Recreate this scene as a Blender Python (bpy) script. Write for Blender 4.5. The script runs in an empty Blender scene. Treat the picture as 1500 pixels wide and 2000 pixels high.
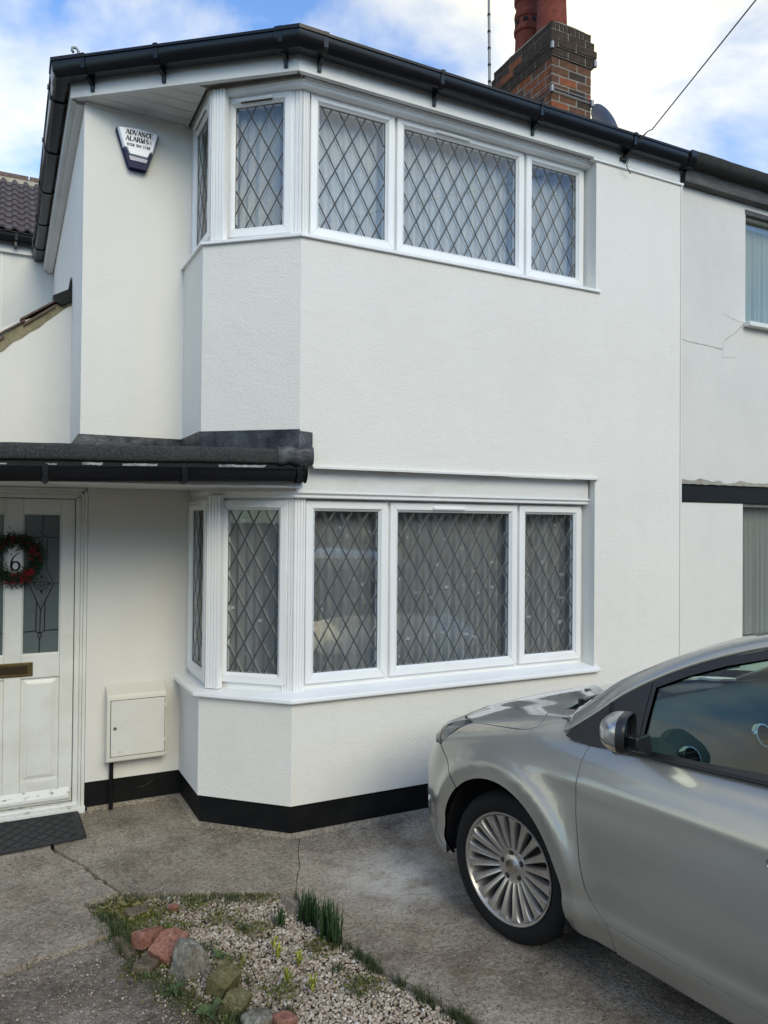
import bpy, bmesh, math, random
import numpy as np
from mathutils import Vector, Matrix, noise
from mathutils.geometry import delaunay_2d_cdt
random.seed(7); rng = np.random.default_rng(7)
K = 1.0778                      # survey units -> metres (house and ground were surveyed in units of K metres)
scene = bpy.context.scene
COL = scene.collection
R = math.radians

# ------------------------------------------------------------------ camera
cam = bpy.data.cameras.new('camera'); camo = bpy.data.objects.new('camera', cam); COL.objects.link(camo)
PSI, PIT, ROL = R(26.753), R(.7495), R(.5015)
fw = Vector((math.sin(PSI)*math.cos(PIT), math.cos(PSI)*math.cos(PIT), math.sin(PIT)))
rt = Vector((math.cos(PSI), -math.sin(PSI), 0)); up = rt.cross(fw)
r2 = rt*math.cos(ROL) + up*math.sin(ROL); u2 = -rt*math.sin(ROL) + up*math.cos(ROL)
mw = Matrix((r2, u2, -fw)).transposed().to_4x4(); mw.translation = Vector((-1.395, -3.774, 1.67))*K
camo.matrix_world = mw
cam.sensor_fit = 'VERTICAL'; cam.sensor_height = 36.0; cam.lens = 1470.4/2000*36
cam.clip_start = .02; cam.clip_end = 3000
scene.camera = camo

# ------------------------------------------------------------------ daylight
SUN_EL, SUN_AZ = R(34), R(177)          # azimuth measured clockwise from +Y: behind the camera, to the right
world = bpy.data.worlds.new('World'); scene.world = world; world.use_nodes = True
nt = world.node_tree; nt.nodes.clear()
def wn(t, **k):
    n = nt.nodes.new(t)
    for a, b in k.items(): setattr(n, a, b)
    return n
sky = wn('ShaderNodeTexSky', sky_type='NISHITA'); sky.sun_disc = False
sky.sun_elevation = SUN_EL; sky.sun_rotation = SUN_AZ; sky.altitude = 50; sky.air_density = 1.0; sky.dust_density = .6; sky.ozone_density = 1.6
tc = wn('ShaderNodeTexCoord')
mp = wn('ShaderNodeMapping'); mp.inputs['Scale'].default_value = (1, 1, 1.9); mp.inputs['Location'].default_value = (2.0, 6.1, .35)
nt.links.new(tc.outputs['Generated'], mp.inputs[0])
n1 = wn('ShaderNodeTexNoise'); n1.inputs['Scale'].default_value = 2.0; n1.inputs['Detail'].default_value = 7; n1.inputs['Roughness'].default_value = .52; n1.inputs['Distortion'].default_value = .25
nt.links.new(mp.outputs[0], n1.inputs['Vector'])
cr = wn('ShaderNodeValToRGB'); cr.color_ramp.elements[0].position = .47; cr.color_ramp.elements[1].position = .68
nt.links.new(n1.outputs['Fac'], cr.inputs[0])
n2 = wn('ShaderNodeTexNoise'); n2.inputs['Scale'].default_value = 4.5; n2.inputs['Detail'].default_value = 5
nt.links.new(mp.outputs[0], n2.inputs['Vector'])
cc = wn('ShaderNodeMixRGB'); cc.inputs[1].default_value = (6.2, 6.3, 6.5, 1); cc.inputs[2].default_value = (8.6, 8.6, 8.65, 1)
nt.links.new(n2.outputs['Fac'], cc.inputs[0])
sk2 = wn('ShaderNodeMixRGB', blend_type='MULTIPLY'); sk2.inputs[0].default_value = 1; sk2.inputs[2].default_value = (.72, 1.10, 1.90, 1)
nt.links.new(sky.outputs[0], sk2.inputs[1])
mx = wn('ShaderNodeMixRGB'); nt.links.new(cr.outputs[0], mx.inputs[0]); nt.links.new(sk2.outputs[0], mx.inputs[1]); nt.links.new(cc.outputs[0], mx.inputs[2])
bg = wn('ShaderNodeBackground'); bg.inputs['Strength'].default_value = .15
wo = wn('ShaderNodeOutputWorld'); nt.links.new(mx.outputs[0], bg.inputs[0]); nt.links.new(bg.outputs[0], wo.inputs[0])
sl = bpy.data.lights.new('sun', 'SUN'); sl.energy = .95; sl.angle = R(30); sl.color = (1, .95, .88)
so = bpy.data.objects.new('sun', sl); COL.objects.link(so)
sd = Vector((math.sin(SUN_AZ)*math.cos(SUN_EL), math.cos(SUN_AZ)*math.cos(SUN_EL), math.sin(SUN_EL)))
so.rotation_euler = sd.to_track_quat('Z', 'Y').to_euler()
vs = scene.view_settings; vs.view_transform = 'Standard'; vs.look = 'None'; vs.exposure = 0.55; vs.gamma = 1; vs.use_white_balance = True; vs.white_balance_temperature = 9900; vs.white_balance_tint = -3; vs.use_curve_mapping = False
scene.cycles.use_denoising = True; scene.cycles.max_bounces = 8; scene.cycles.transparent_max_bounces = 24
scene.cycles.caustics_reflective = False; scene.cycles.caustics_refractive = False; scene.cycles.sample_clamp_indirect = 6

# ------------------------------------------------------------------ materials
MATS = {}
class NM:
    def __init__(s, name):
        s.m = bpy.data.materials.new(name); s.m.use_nodes = True; s.t = s.m.node_tree
        s.b = s.t.nodes['Principled BSDF']; s.tc = s.t.nodes.new('ShaderNodeTexCoord'); MATS[name] = s.m
    def n(s, t, **k):
        n = s.t.nodes.new(t)
        for a, b in k.items(): setattr(n, a, b)
        return n
    def l(s, a, b): s.t.links.new(a, b)
    def noise(s, scale, detail=4, rough=.55, stretch=None, coord='Object'):
        n = s.n('ShaderNodeTexNoise'); n.inputs['Scale'].default_value = scale; n.inputs['Detail'].default_value = detail; n.inputs['Roughness'].default_value = rough
        src = s.tc.outputs[coord]
        if stretch:
            m = s.n('ShaderNodeMapping'); m.inputs['Scale'].default_value = stretch; s.l(src, m.inputs[0]); src = m.outputs[0]
        s.l(src, n.inputs['Vector']); return n.outputs['Fac']
    def voro(s, scale, feature='F1', out='Distance'):
        n = s.n('ShaderNodeTexVoronoi', feature=feature); n.inputs['Scale'].default_value = scale; s.l(s.tc.outputs['Object'], n.inputs['Vector']); return n.outputs[out]
    def ramp(s, fac, stops):
        r = s.n('ShaderNodeValToRGB'); e = r.color_ramp.elements
        while len(e) < len(stops): e.new(.5)
        for i, (p, c) in enumerate(stops):
            e[i].position = p; e[i].color = (c, c, c, 1) if not hasattr(c, '__len__') else (*c, 1)
        s.l(fac, r.inputs[0]); return r.outputs[0]
    def mix(s, fac, a, b, bt='MIX'):
        n = s.n('ShaderNodeMixRGB', blend_type=bt)
        for i, v in ((0, fac), (1, a), (2, b)):
            if hasattr(v, 'is_linked'): s.l(v, n.inputs[i])
            elif hasattr(v, '__len__'): n.inputs[i].default_value = (*v, 1)
            else: n.inputs[i].default_value = v
        return n.outputs[0]
    def col(s, v):
        if hasattr(v, 'is_linked'): s.l(v, s.b.inputs['Base Color'])
        else: s.b.inputs['Base Color'].default_value = (*v, 1)
    def set(s, **k):
        for a, v in k.items():
            i = s.b.inputs[a.replace('_', ' ')]
            if hasattr(v, 'is_linked'): s.l(v, i)
            else: i.default_value = v
    def bump(s, h, dist, strength=1, prev=None):
        b = s.n('ShaderNodeBump'); b.inputs['Distance'].default_value = dist; b.inputs['Strength'].default_value = strength
        s.l(h, b.inputs['Height'])
        if prev: s.l(prev, b.inputs['Normal'])
        s.l(b.outputs[0], s.b.inputs['Normal']); return b.outputs[0]

def simple(name, c, rough=.5, metal=0., var=.12, bump=0., vs_=6., coat=0., bscale=60., spec=.5):
    m = NM(name); f = m.noise(vs_, 4)
    lo = tuple(x*(1-var) for x in c); hi = tuple(min(1, x*(1+var)) for x in c)
    m.col(m.mix(m.ramp(f, [(.3, 0), (.7, 1)]), lo, hi)); m.set(Roughness=rough, Metallic=metal, Specular_IOR_Level=spec)
    if coat: m.set(Coat_Weight=coat, Coat_Roughness=.04)
    if bump: m.bump(m.noise(bscale, 3), bump)
    return m

def render_wall(name, base, grain=95, depth=.0022, blot=.05, warm=(1, .97, .905)):
    m = NM(name)
    big = m.ramp(m.noise(1.1, 5, .6), [(.3, 0), (.7, 1)])
    c = m.mix(big, tuple(base*(1-blot)*w for w in warm), tuple(base*w for w in (1, .97, .905)))
    streak = m.ramp(m.noise(1, 4, .6, stretch=(7, 7, .5)), [(.52, 1), (.78, .955)])
    c = m.mix(.6, c, streak, 'MULTIPLY')
    m.col(c); m.set(Roughness=.75, Specular_IOR_Level=.25)
    g = m.noise(grain, 3, .65); v = m.voro(grain*.9)
    h = m.mix(.5, g, v)
    p = m.bump(h, depth)
    m.bump(m.noise(7, 3), .004, 1, p)
    return m
render_wall('masonry_render', .80, warm=(1, .965, .895))
render_wall('masonry_smooth', .76, grain=160, depth=.0007, blot=.07)
render_wall('neighbour_render', .72, grain=45, depth=.0012, blot=.13, warm=(1, .97, .92))
simple('upvc', (.84, .84, .83), .28, var=.02)
def dirty(name, c, dirt, lo=.48, hi=.75, rough=.4, scale=3., stretch=None):
    m = NM(name); f = m.ramp(m.noise(scale, 7, .65, stretch=stretch), [(lo, 0), (hi, 1)])
    m.col(m.mix(f, c, dirt)); m.set(Roughness=rough); m.bump(m.noise(40, 3), .0006); return m
dirty('fascia_white', (.74, .74, .72), (.50, .48, .44), .5, .9, .4, 2.5, (1, 1, 3))
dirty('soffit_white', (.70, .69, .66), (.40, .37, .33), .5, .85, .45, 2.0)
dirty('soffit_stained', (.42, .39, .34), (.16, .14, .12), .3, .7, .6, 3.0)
dirty('old_white_paint', (.74, .74, .70), (.58, .56, .50), .45, .85, .38, 4)
m = NM('peeling_paint'); f = m.ramp(m.noise(20, 6, .7, stretch=(1, 1, 3)), [(.60, 0), (.63, 1)]); m.col(m.mix(f, (.74, .74, .71), (.40, .36, .30))); m.set(Roughness=.6); m.bump(f, -.002)
simple('black_upvc', (.006, .0065, .008), .25, var=.25, vs_=3, spec=.35)
m = NM('plinth_black'); m.col(m.mix(m.ramp(m.noise(5, 6, .6), [(.45, 0), (.85, 1)]), (.0035, .0042, .0045), (.014, .0135, .013))); m.set(Roughness=.6, Specular_IOR_Level=.2); m.bump(m.noise(70, 4), .003)
m = NM('roof_felt'); f = m.voro(150); g = m.noise(9, 5)
m.col(m.mix(m.ramp(f, [(.1, 1), (.5, 0)]), m.mix(g, (.015, .016, .016), (.036, .037, .035)), (.085, .088, .082))); m.set(Roughness=.9); m.bump(f, .002)
m = NM('lead_flashing'); f = m.noise(7, 5, .6); m.col(m.mix(m.ramp(f, [(.38, 0), (.72, 1)]), (.012, .013, .017), (.095, .10, .108))); m.set(Roughness=.5, Metallic=.3); m.bump(m.noise(14, 4), .012)
simple('lead_came', (.05, .053, .055), .55, .2)
simple('lead_came_inner', (.30, .31, .315), .5, .2)
m = NM('window_glass'); m.t.nodes.remove(m.b)
def facing_reflect(m, r0):
    # reflectance of a thin sheet of glass, the same from either side
    g = m.n('ShaderNodeNewGeometry'); d = m.n('ShaderNodeVectorMath', operation='DOT_PRODUCT'); m.l(g.outputs['Incoming'], d.inputs[0]); m.l(g.outputs['Normal'], d.inputs[1])
    def M(op, a, b=None):
        n = m.n('ShaderNodeMath', operation=op)
        for i, v in ((0, a), (1, b)):
            if v is None: continue
            if hasattr(v, 'is_linked'): m.l(v, n.inputs[i])
            else: n.inputs[i].default_value = v
        return n.outputs[0]
    return M('ADD', M('MULTIPLY', M('POWER', M('SUBTRACT', 1., M('ABSOLUTE', d.outputs['Value'])), 5.), 1-r0), r0)
tr = m.n('ShaderNodeBsdfTransparent'); tr.inputs[0].default_value = (.93, .96, .95, 1); gl = m.n('ShaderNodeBsdfGlossy'); gl.inputs['Roughness'].default_value = .003
ms = m.n('ShaderNodeMixShader')
bm_ = m.n('ShaderNodeBump'); bm_.inputs['Distance'].default_value = .0015; m.l(m.noise(2.2, 2), bm_.inputs['Height']); m.l(bm_.outputs[0], gl.inputs['Normal'])
m.l(facing_reflect(m, .105), ms.inputs[0]); m.l(tr.outputs[0], ms.inputs[1]); m.l(gl.outputs[0], ms.inputs[2]); m.l(ms.outputs[0], m.t.nodes['Material Output'].inputs[0])
def glassmat(name, tint, ior, rough=.002):
    m = NM(name); m.t.nodes.remove(m.b)
    tr = m.n('ShaderNodeBsdfTransparent'); tr.inputs[0].default_value = (*tint, 1); gl = m.n('ShaderNodeBsdfGlossy'); gl.inputs['Roughness'].default_value = rough
    ms = m.n('ShaderNodeMixShader')
    m.l(facing_reflect(m, ior), ms.inputs[0]); m.l(tr.outputs[0], ms.inputs[1]); m.l(gl.outputs[0], ms.inputs[2]); m.l(ms.outputs[0], m.t.nodes['Material Output'].inputs[0])
glassmat('car_glass', (.58, .74, .69), .06)
glassmat('lamp_glass', (.88, .9, .9), .06)
def voile(name, dens, c):
    m = NM(name); m.t.nodes.remove(m.b)
    tr = m.n('ShaderNodeBsdfTransparent'); df = m.n('ShaderNodeBsdfDiffuse'); df.inputs[0].default_value = (*c, 1); tl = m.n('ShaderNodeBsdfTranslucent'); tl.inputs[0].default_value = (*c, 1)
    a = m.n('ShaderNodeMixShader'); a.inputs[0].default_value = .35; m.l(df.outputs[0], a.inputs[1]); m.l(tl.outputs[0], a.inputs[2])
    b = m.n('ShaderNodeMixShader'); b.inputs[0].default_value = dens; m.l(tr.outputs[0], b.inputs[1]); m.l(a.outputs[0], b.inputs[2]); m.l(b.outputs[0], m.t.nodes['Material Output'].inputs[0])
voile('voile', .58, (.74, .75, .76)); voile('voile_upper', .93, (.92, .91, .88)); voile('voile_square', .97, (.95, .95, .95)); voile('pleated_curtain', .8, (.55, .57, .54)); voile('green_curtain', .85, (.55, .62, .54))
simple('room_wall', (.30, .29, .27), .9)
m = NM('frosted_glass'); m.col(m.mix(m.noise(1.3, 3), (.065, .085, .09), (.14, .17, .175))); m.set(Roughness=.16, Coat_Weight=.6, Coat_Roughness=.05); m.bump(m.noise(160, 2), .0005)
simple('brass_dull', (.20, .15, .07), .38, .85, var=.25, vs_=30)
simple('brass_dark', (.055, .04, .022), .45, .7)
simple('black_enamel', (.008, .008, .01), .3)
simple('plaque_white', (.78, .78, .76), .35, var=.02)
dirty('cabinet_cream', (.66, .63, .56), (.52, .49, .42), .5, .9, .42, 5)
dirty('cabinet_door', (.70, .68, .63), (.60, .58, .52), .5, .9, .38, 5)
simple('alarm_white', (.80, .82, .88), .25, var=.03); simple('alarm_grey', (.32, .33, .42), .3); simple('alarm_blue', (.004, .005, .055), .3, spec=.1)
simple('print_navy', (.006, .007, .022), .6, var=.0, spec=.1)
m = NM('rubber_mat'); m.col(m.mix(m.noise(14, 4), (.007, .008, .011), (.018, .019, .022))); m.set(Roughness=.6); m.bump(m.noise(220, 2), .001)

def concrete(name, c0, c1, dark, agg=.62, bumpd=.006, pale=0.):
    m = NM(name)
    big = m.ramp(m.noise(1.1, 6, .62), [(.32, 0), (.70, 1)])
    c = m.mix(big, c0, c1)
    st = m.ramp(m.noise(2.6, 8, .75), [(.44, 0), (.66, 1)]); c = m.mix(m.mix(.95, (0, 0, 0), st), c, dark); pl_ = m.ramp(m.noise(4.3, 8, .75, stretch=(1, 1.3, 1)), [(.56, 0), (.74, 1)]); c = m.mix(m.mix(.5, (0, 0, 0), pl_), c, tuple(min(.6, x*1.35+.05) for x in c1))
    # aggregate showing through
    n = m.n('ShaderNodeTexVoronoi'); n.inputs['Scale'].default_value = 95; m.l(m.tc.outputs['Object'], n.inputs['Vector'])
    bw = m.n('ShaderNodeSeparateColor'); m.l(n.outputs['Color'], bw.inputs[0])
    sp = m.ramp(bw.outputs[0], [(.0, (.30, .25, .19)), (.35, (.10, .085, .07)), (.7, (.20, .175, .15)), (.9, (.42, .38, .32)), (1, (.62, .60, .55))])
    near = m.ramp(n.outputs['Distance'], [(.30, 1), (.50, 0)])
    show = m.mix(1, near, m.ramp(bw.outputs[1], [(1-agg, 0), (1-agg+.08, 1)]), 'MULTIPLY')
    c = m.mix(m.mix(1, show, (.8, .8, .8), 'MULTIPLY'), c, sp)
    n3 = m.voro(260); c = m.mix(.6, c, m.ramp(n3, [(.08, .38), (.42, 1)]), 'MULTIPLY'); c = m.mix(.75, c, m.ramp(m.noise(45, 5, .75), [(.32, .36), (.50, 1.0), (.74, 1.5)]), 'MULTIPLY')
    fine = m.noise(150, 3, .7); c = m.mix(.6, c, m.ramp(fine, [(.32, .48), (.66, 1.0)]), 'MULTIPLY')
    if pale:
        g = m.n('ShaderNodeMapping'); g.inputs['Location'].default_value = (-.29*K, .66*K, 0); m.l(m.tc.outputs['Object'], g.inputs[0])
        ln = m.n('ShaderNodeVectorMath', operation='LENGTH'); m.l(g.outputs[0], ln.inputs[0])
        pf = m.ramp(ln.outputs['Value'], [(.04, 1), (.42, 0)])
        pf = m.mix(1, pf, m.ramp(m.noise(6, 7, .72), [(.34, 0), (.54, 1)]), 'MULTIPLY'); c = m.mix(m.mix(1, pf, (pale,)*3, 'MULTIPLY'), c, (.72, .70, .66))
    m.col(c); m.set(Roughness=.9, Specular_IOR_Level=.2)
    h = m.mix(.5, n.outputs['Distance'], fine); p = m.bump(h, bumpd); m.bump(m.noise(22, 5, .6), .008, 1, p)
    return m
concrete('concrete_old', (.37, .305, .235), (.54, .465, .375), (.20, .158, .118))
concrete('concrete_bay', (.33, .27, .20), (.48, .415, .33), (.18, .145, .108))
concrete('concrete_drive', (.37, .305, .235), (.53, .46, .375), (.18, .135, .098), pale=.75)
concrete('concrete_rough', (.27, .21, .165), (.43, .37, .305), (.12, .088, .065), agg=.9, bumpd=.009)
simple('ground_far', (.10, .10, .09), .95, var=.4, vs_=1)
m = NM('soil'); m.col(m.mix(m.noise(30, 6, .7), (.035, .025, .017), (.14, .105, .075))); m.set(Roughness=1); m.bump(m.noise(60, 5, .7), .012)
def stone(name, cols, sc=30):
    m = NM(name); f = m.noise(sc, 6, .7); m.col(m.ramp(f, cols)); m.set(Roughness=.95, Specular_IOR_Level=.15); g = m.noise(sc*5, 6, .75); m.col(m.mix(.8, m.ramp(f, cols), m.ramp(g, [(.32, .35), (.55, 1), (.75, 1.35)]), 'MULTIPLY')); p = m.bump(g, .010); m.bump(m.noise(sc*1.5, 5, .7), .012, 1, p); return m
stone('brick_red_worn', [(.25, (.20, .085, .055)), (.5, (.40, .18, .13)), (.75, (.52, .32, .25))], 14)
stone('stone_grey', [(.25, (.09, .08, .06)), (.45, (.24, .215, .175)), (.58, (.32, .30, .25)), (.68, (.62, .60, .53))], 12)
stone('stone_moss', [(.25, (.10, .075, .04)), (.5, (.205, .18, .085)), (.7, (.29, .26, .14)), (.85, (.42, .38, .27))], 16)
stone('stone_buff', [(.25, (.12, .085, .06)), (.6, (.27, .21, .15)), (.8, (.38, .33, .27))], 20)
# gravel: colour varies pebble by pebble through a mesh attribute
m = NM('gravel_mix'); at = m.n('ShaderNodeAttribute'); at.attribute_name = 'tone'
m.col(m.mix(.45, m.ramp(at.outputs['Fac'], [(0, (.16, .11, .075)), (.3, (.36, .275, .205)), (.6, (.53, .44, .355)), (.85, (.66, .58, .49)), (1, (.80, .76, .69))]), m.ramp(m.noise(180, 4), [(.3, .72), (.7, 1)]), 'MULTIPLY')); m.set(Roughness=.9, Specular_IOR_Level=.25); m.bump(m.noise(260, 3), .001)
def leafmat(name, a, b):
    m = NM(name); at = m.n('ShaderNodeAttribute'); at.attribute_name = 'tone'; m.col(m.mix(at.outputs['Fac'], a, b)); m.set(Roughness=.5, Specular_IOR_Level=.35, Transmission_Weight=0.)
    return m
leafmat('grass_green', (.022, .038, .012), (.10, .125, .045)); leafmat('grass_straw', (.07, .075, .025), (.30, .25, .12)); leafmat('leek_green', (.014, .036, .012), (.055, .115, .038)); leafmat('leaf_yellow', (.16, .20, .03), (.46, .46, .09)); leafmat('leaf_fresh', (.035, .065, .02), (.12, .17, .06)); leafmat('fir_dark', (.006, .022, .012), (.025, .07, .035)); leafmat('berry_red', (.11, .004, .008), (.36, .012, .022)); leafmat('moss', (.05, .065, .015), (.16, .17, .04))
def brickm(name, a, b):
    m = NM(name); oi = m.n('ShaderNodeObjectInfo'); m.col(m.mix(m.ramp(m.noise(16, 6, .7), [(.3, 0), (.7, 1)]), a, b)); m.set(Roughness=.93, Specular_IOR_Level=.2); m.bump(m.noise(60, 5, .7), .006); return m
brickm('brick_orange', (.15, .045, .022), (.32, .105, .05)); brickm('brick_brown', (.075, .034, .022), (.17, .082, .05)); brickm('brick_soot', (.030, .020, .015), (.080, .055, .042)); brickm('mortar', (.16, .14, .115), (.29, .26, .22))
stone('flaunching', [(.3, (.10, .10, .07)), (.5, (.22, .22, .16)), (.75, (.36, .35, .27))], 9)
brickm('terracotta', (.13, .032, .022), (.24, .065, .045)); brickm('roof_tile', (.075, .060, .060), (.15, .122, .122)); brickm('tile_brown', (.10, .066, .05), (.20, .14, .11)); brickm('verge_mortar', (.20, .17, .105), (.36, .31, .21)); brickm('ridge_mortar', (.28, .24, .16), (.46, .42, .32))
dirty('neigh_fascia', (.045, .042, .038), (.13, .12, .105), .45, .8, .6, 8, (1, 1, 4)); simple('band_black', (.0065, .007, .008), .55, bump=.002, spec=.25)
m = NM('grime'); m.col(m.mix(m.noise(24, 6, .7), (.14, .12, .085), (.45, .42, .36))); m.set(Roughness=.95); m.bump(m.noise(50, 5, .7), .01)
dirty('flake_grey', (.42, .43, .42), (.13, .14, .14), .4, .62, .5, 18); simple('crack_dark', (.10, .09, .08), .9); simple('steel_dull', (.22, .225, .23), .5, .6); simple('cable_black', (.015, .015, .015), .5); simple('dish_grey', (.018, .019, .026), .42, var=.1); simple('iron_grey', (.22, .23, .23), .5, .6)
# car
m = NM('car_paint'); fl = m.noise(900, 2, .5); m.col(m.mix(m.ramp(m.noise(1.2, 3), [(.3, 0), (.7, 1)]), (.36, .352, .318), (.385, .377, .343))); m.set(Metallic=.52, Roughness=m.ramp(fl, [(.3, .28), (.7, .35)]), Coat_Weight=1.0, Coat_Roughness=.035, Coat_IOR=1.5)
simple('car_black_trim', (.014, .014, .016), .38, var=.2); simple('car_gap', (.003, .003, .003), .9); simple('tyre_rubber', (.009, .009, .0095), .75, var=.35, vs_=9, bump=.0006, bscale=200, spec=.25)
simple('arch_liner', (.010, .010, .010), .95); m = NM('alloy'); m.col(m.mix(m.ramp(m.noise(12, 5, .7), [(.35, 0), (.75, 1)]), (.58, .55, .52), (.42, .38, .35))); m.set(Metallic=.8, Roughness=.36)
simple('alloy_dark', (.045, .042, .04), .5, .5); simple('lamp_bowl', (.17, .17, .165), .3, .4, var=.6, vs_=20); simple('brake_disc', (.10, .09, .085), .5, .8); simple('chrome', (.62, .63, .64), .14, 1.0, var=.03); simple('mirror_silver', (.46, .47, .48), .25, .8, var=.05); simple('mirror_glass', (.30, .34, .35), .03, 1.0, var=.02)
simple('indicator_lens', (.55, .46, .30), .15, var=.3, vs_=60); simple('dash_dark', (.035, .045, .043), .6); simple('dash_top', (.075, .09, .088), .55); simple('seat_fabric', (.14, .145, .135), .9, bump=.001); simple('door_card', (.05, .055, .055), .7); simple('underbody', (.008, .008, .008), .95); simple('lamp_red', (.30, .01, .01), .15)
simple('asphalt', (.05, .05, .05), .9, var=.3, vs_=20, bump=.004); simple('brick_wall_far', (.22, .10, .07), .9, var=.3, vs_=4); simple('roof_far', (.09, .06, .05), .9); simple('glass_far', (.03, .035, .04), .1)

# ------------------------------------------------------------------ object helpers
def thing(name, label, cat, loc=(0, 0, 0), group=None, scale=K, rotz=0):
    o = bpy.data.objects.new(name, None); COL.objects.link(o); o.empty_display_size = .05
    o.location = Vector(loc)*scale; o.rotation_euler = (0, 0, rotz)
    o['label'] = label; o['category'] = cat
    if group: o['group'] = group
    return o
def tag(o, label, cat, group=None):
    o['label'] = label; o['category'] = cat
    if group: o['group'] = group
    return o
class MB:
    """collects polygons in survey units; build() links them as one mesh"""
    def __init__(s): s.v = []; s.f = []; s.mi = []; s.cur = 0; s.tone = None
    def add(s, vs_, fs):
        b = len(s.v); s.v += [tuple(p) for p in vs_]; s.f += [tuple(i+b for i in f) for f in fs]; s.mi += [s.cur]*len(fs); return s
    def quad(s, *p): return s.add(p, [tuple(range(len(p)))])
    def hexa(s, b, t):  # 4 bottom, 4 top (ccw from above)
        return s.add(list(b)+list(t), [(3, 2, 1, 0), (4, 5, 6, 7), (0, 1, 5, 4), (1, 2, 6, 5), (2, 3, 7, 6), (3, 0, 4, 7)])
    def box(s, a, b):
        x0, x1 = sorted((a[0], b[0])); y0, y1 = sorted((a[1], b[1])); z0, z1 = sorted((a[2], b[2]))
        return s.hexa([(x0, y0, z0), (x1, y0, z0), (x1, y1, z0), (x0, y1, z0)], [(x0, y0, z1), (x1, y0, z1), (x1, y1, z1), (x0, y1, z1)])
    def obox(s, O, d, n, u0, u1, h0, h1, z0, z1):   # box in a local frame: u along d, h along n
        O = Vector(O); d = Vector(d); n = Vector(n)
        P = lambda u, h, z: O + d*u + n*h + Vector((0, 0, z))
        return s.hexa([P(u0, h0, z0), P(u1, h0, z0), P(u1, h1, z0), P(u0, h1, z0)], [P(u0, h0, z1), P(u1, h0, z1), P(u1, h1, z1), P(u0, h1, z1)])
    def prism(s, poly, z0, z1):
        n = len(poly); return s.add([(x, y, z0) for x, y in poly]+[(x, y, z1) for x, y in poly], [tuple(range(n))[::-1], tuple(range(n, 2*n))]+[(i, (i+1) % n, n+(i+1) % n, n+i) for i in range(n)])
    def extrude(s, pts, vec):
        n = len(pts); vec = Vector(vec); return s.add([Vector(p) for p in pts]+[Vector(p)+vec for p in pts], [tuple(range(n))[::-1], tuple(range(n, 2*n))]+[(i, (i+1) % n, n+(i+1) % n, n+i) for i in range(n)])
    def tube(s, pts, r, n=8, cap=True):
        pts = [Vector(p) for p in pts]; rr = r if hasattr(r, '__len__') else [r]*len(pts); vs_ = []; prev = None
        for i, p in enumerate(pts):
            t = (pts[min(i+1, len(pts)-1)]-pts[max(i-1, 0)]).normalized()
            a = Vector((0, 0, 1)) if abs(t.z) < .9 else Vector((1, 0, 0))
            if prev is None: u = t.cross(a).normalized()
            else: u = (prev - t*prev.dot(t)).normalized()
            prev = u; w = t.cross(u)
            vs_ += [p+(u*math.cos(2*math.pi*k/n)+w*math.sin(2*math.pi*k/n))*rr[i] for k in range(n)]
        fs = [(i*n+k, i*n+(k+1) % n, (i+1)*n+(k+1) % n, (i+1)*n+k) for i in range(len(pts)-1) for k in range(n)]
        if cap: fs += [tuple(range(n))[::-1], tuple(range((len(pts)-1)*n, len(pts)*n))]
        return s.add(vs_, fs)
    def lathe(s, prof, O=(0, 0, 0), ax=(0, 0, 1), n=32, a0=0, a1=2*math.pi):   # prof: (radius, along)
        O = Vector(O); ax = Vector(ax).normalized(); a = Vector((0, 0, 1)) if abs(ax.z) < .9 else Vector((1, 0, 0)); u = ax.cross(a).normalized(); w = ax.cross(u)
        vs_ = [O+ax*h+(u*math.cos(2*math.pi*k/n)+w*math.sin(2*math.pi*k/n))*r for r, h in prof for k in range(n)]
        return s.add(vs_, [(i*n+k, i*n+(k+1) % n, (i+1)*n+(k+1) % n, (i+1)*n+k) for i in range(len(prof)-1) for k in range(n)])
    def grid(s, P, nu, nv):     # P[i*nv+j]
        return s.add(P, [(i*nv+j, (i+1)*nv+j, (i+1)*nv+j+1, i*nv+j+1) for i in range(nu-1) for j in range(nv-1)])
    def build(s, name, mat, parent=None, scale=K, smooth=False, bevel=0, kind=None, recalc=True, autosm=None, segs=2):
        me = bpy.data.meshes.new(name); me.from_pydata([(x*scale, y*scale, z*scale) for x, y, z in s.v], [], s.f)
        for mt in (mat if isinstance(mat, (list, tuple)) else [mat]): me.materials.append(MATS[mt])
        me.polygons.foreach_set('material_index', s.mi)
        if recalc:
            b = bmesh.new(); b.from_mesh(me); bmesh.ops.recalc_face_normals(b, faces=b.faces); b.to_mesh(me); b.free()
        if s.tone is not None:
            at = me.attributes.new('tone', 'FLOAT', 'POINT'); at.data.foreach_set('value', np.asarray(s.tone, dtype=np.float32))
        if smooth or autosm: me.polygons.foreach_set('use_smooth', [True]*len(me.polygons))
        if autosm: me.set_sharp_from_angle(angle=R(autosm))
        o = bpy.data.objects.new(name, me); COL.objects.link(o); attach(o, parent)
        if bevel:
            md = o.modifiers.new('bevel', 'BEVEL'); md.width = bevel; md.segments = segs; md.limit_method = 'ANGLE'; md.angle_limit = R(35); md.harden_normals = False
            me.polygons.foreach_set('use_smooth', [True]*len(me.polygons)); me.set_sharp_from_angle(angle=R(30))
        if kind: o['kind'] = kind
        return o
def rootof(p):
    while p.parent: p = p.parent
    return p
def attach(o, parent):
    if parent is None: return
    o.parent = parent
    if parent.type == 'EMPTY':
        M = Matrix.Translation(parent.location) @ parent.rotation_euler.to_matrix().to_4x4()
        o.matrix_parent_inverse = M.inverted()
def struct(o): o['kind'] = 'structure'; return o

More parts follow.
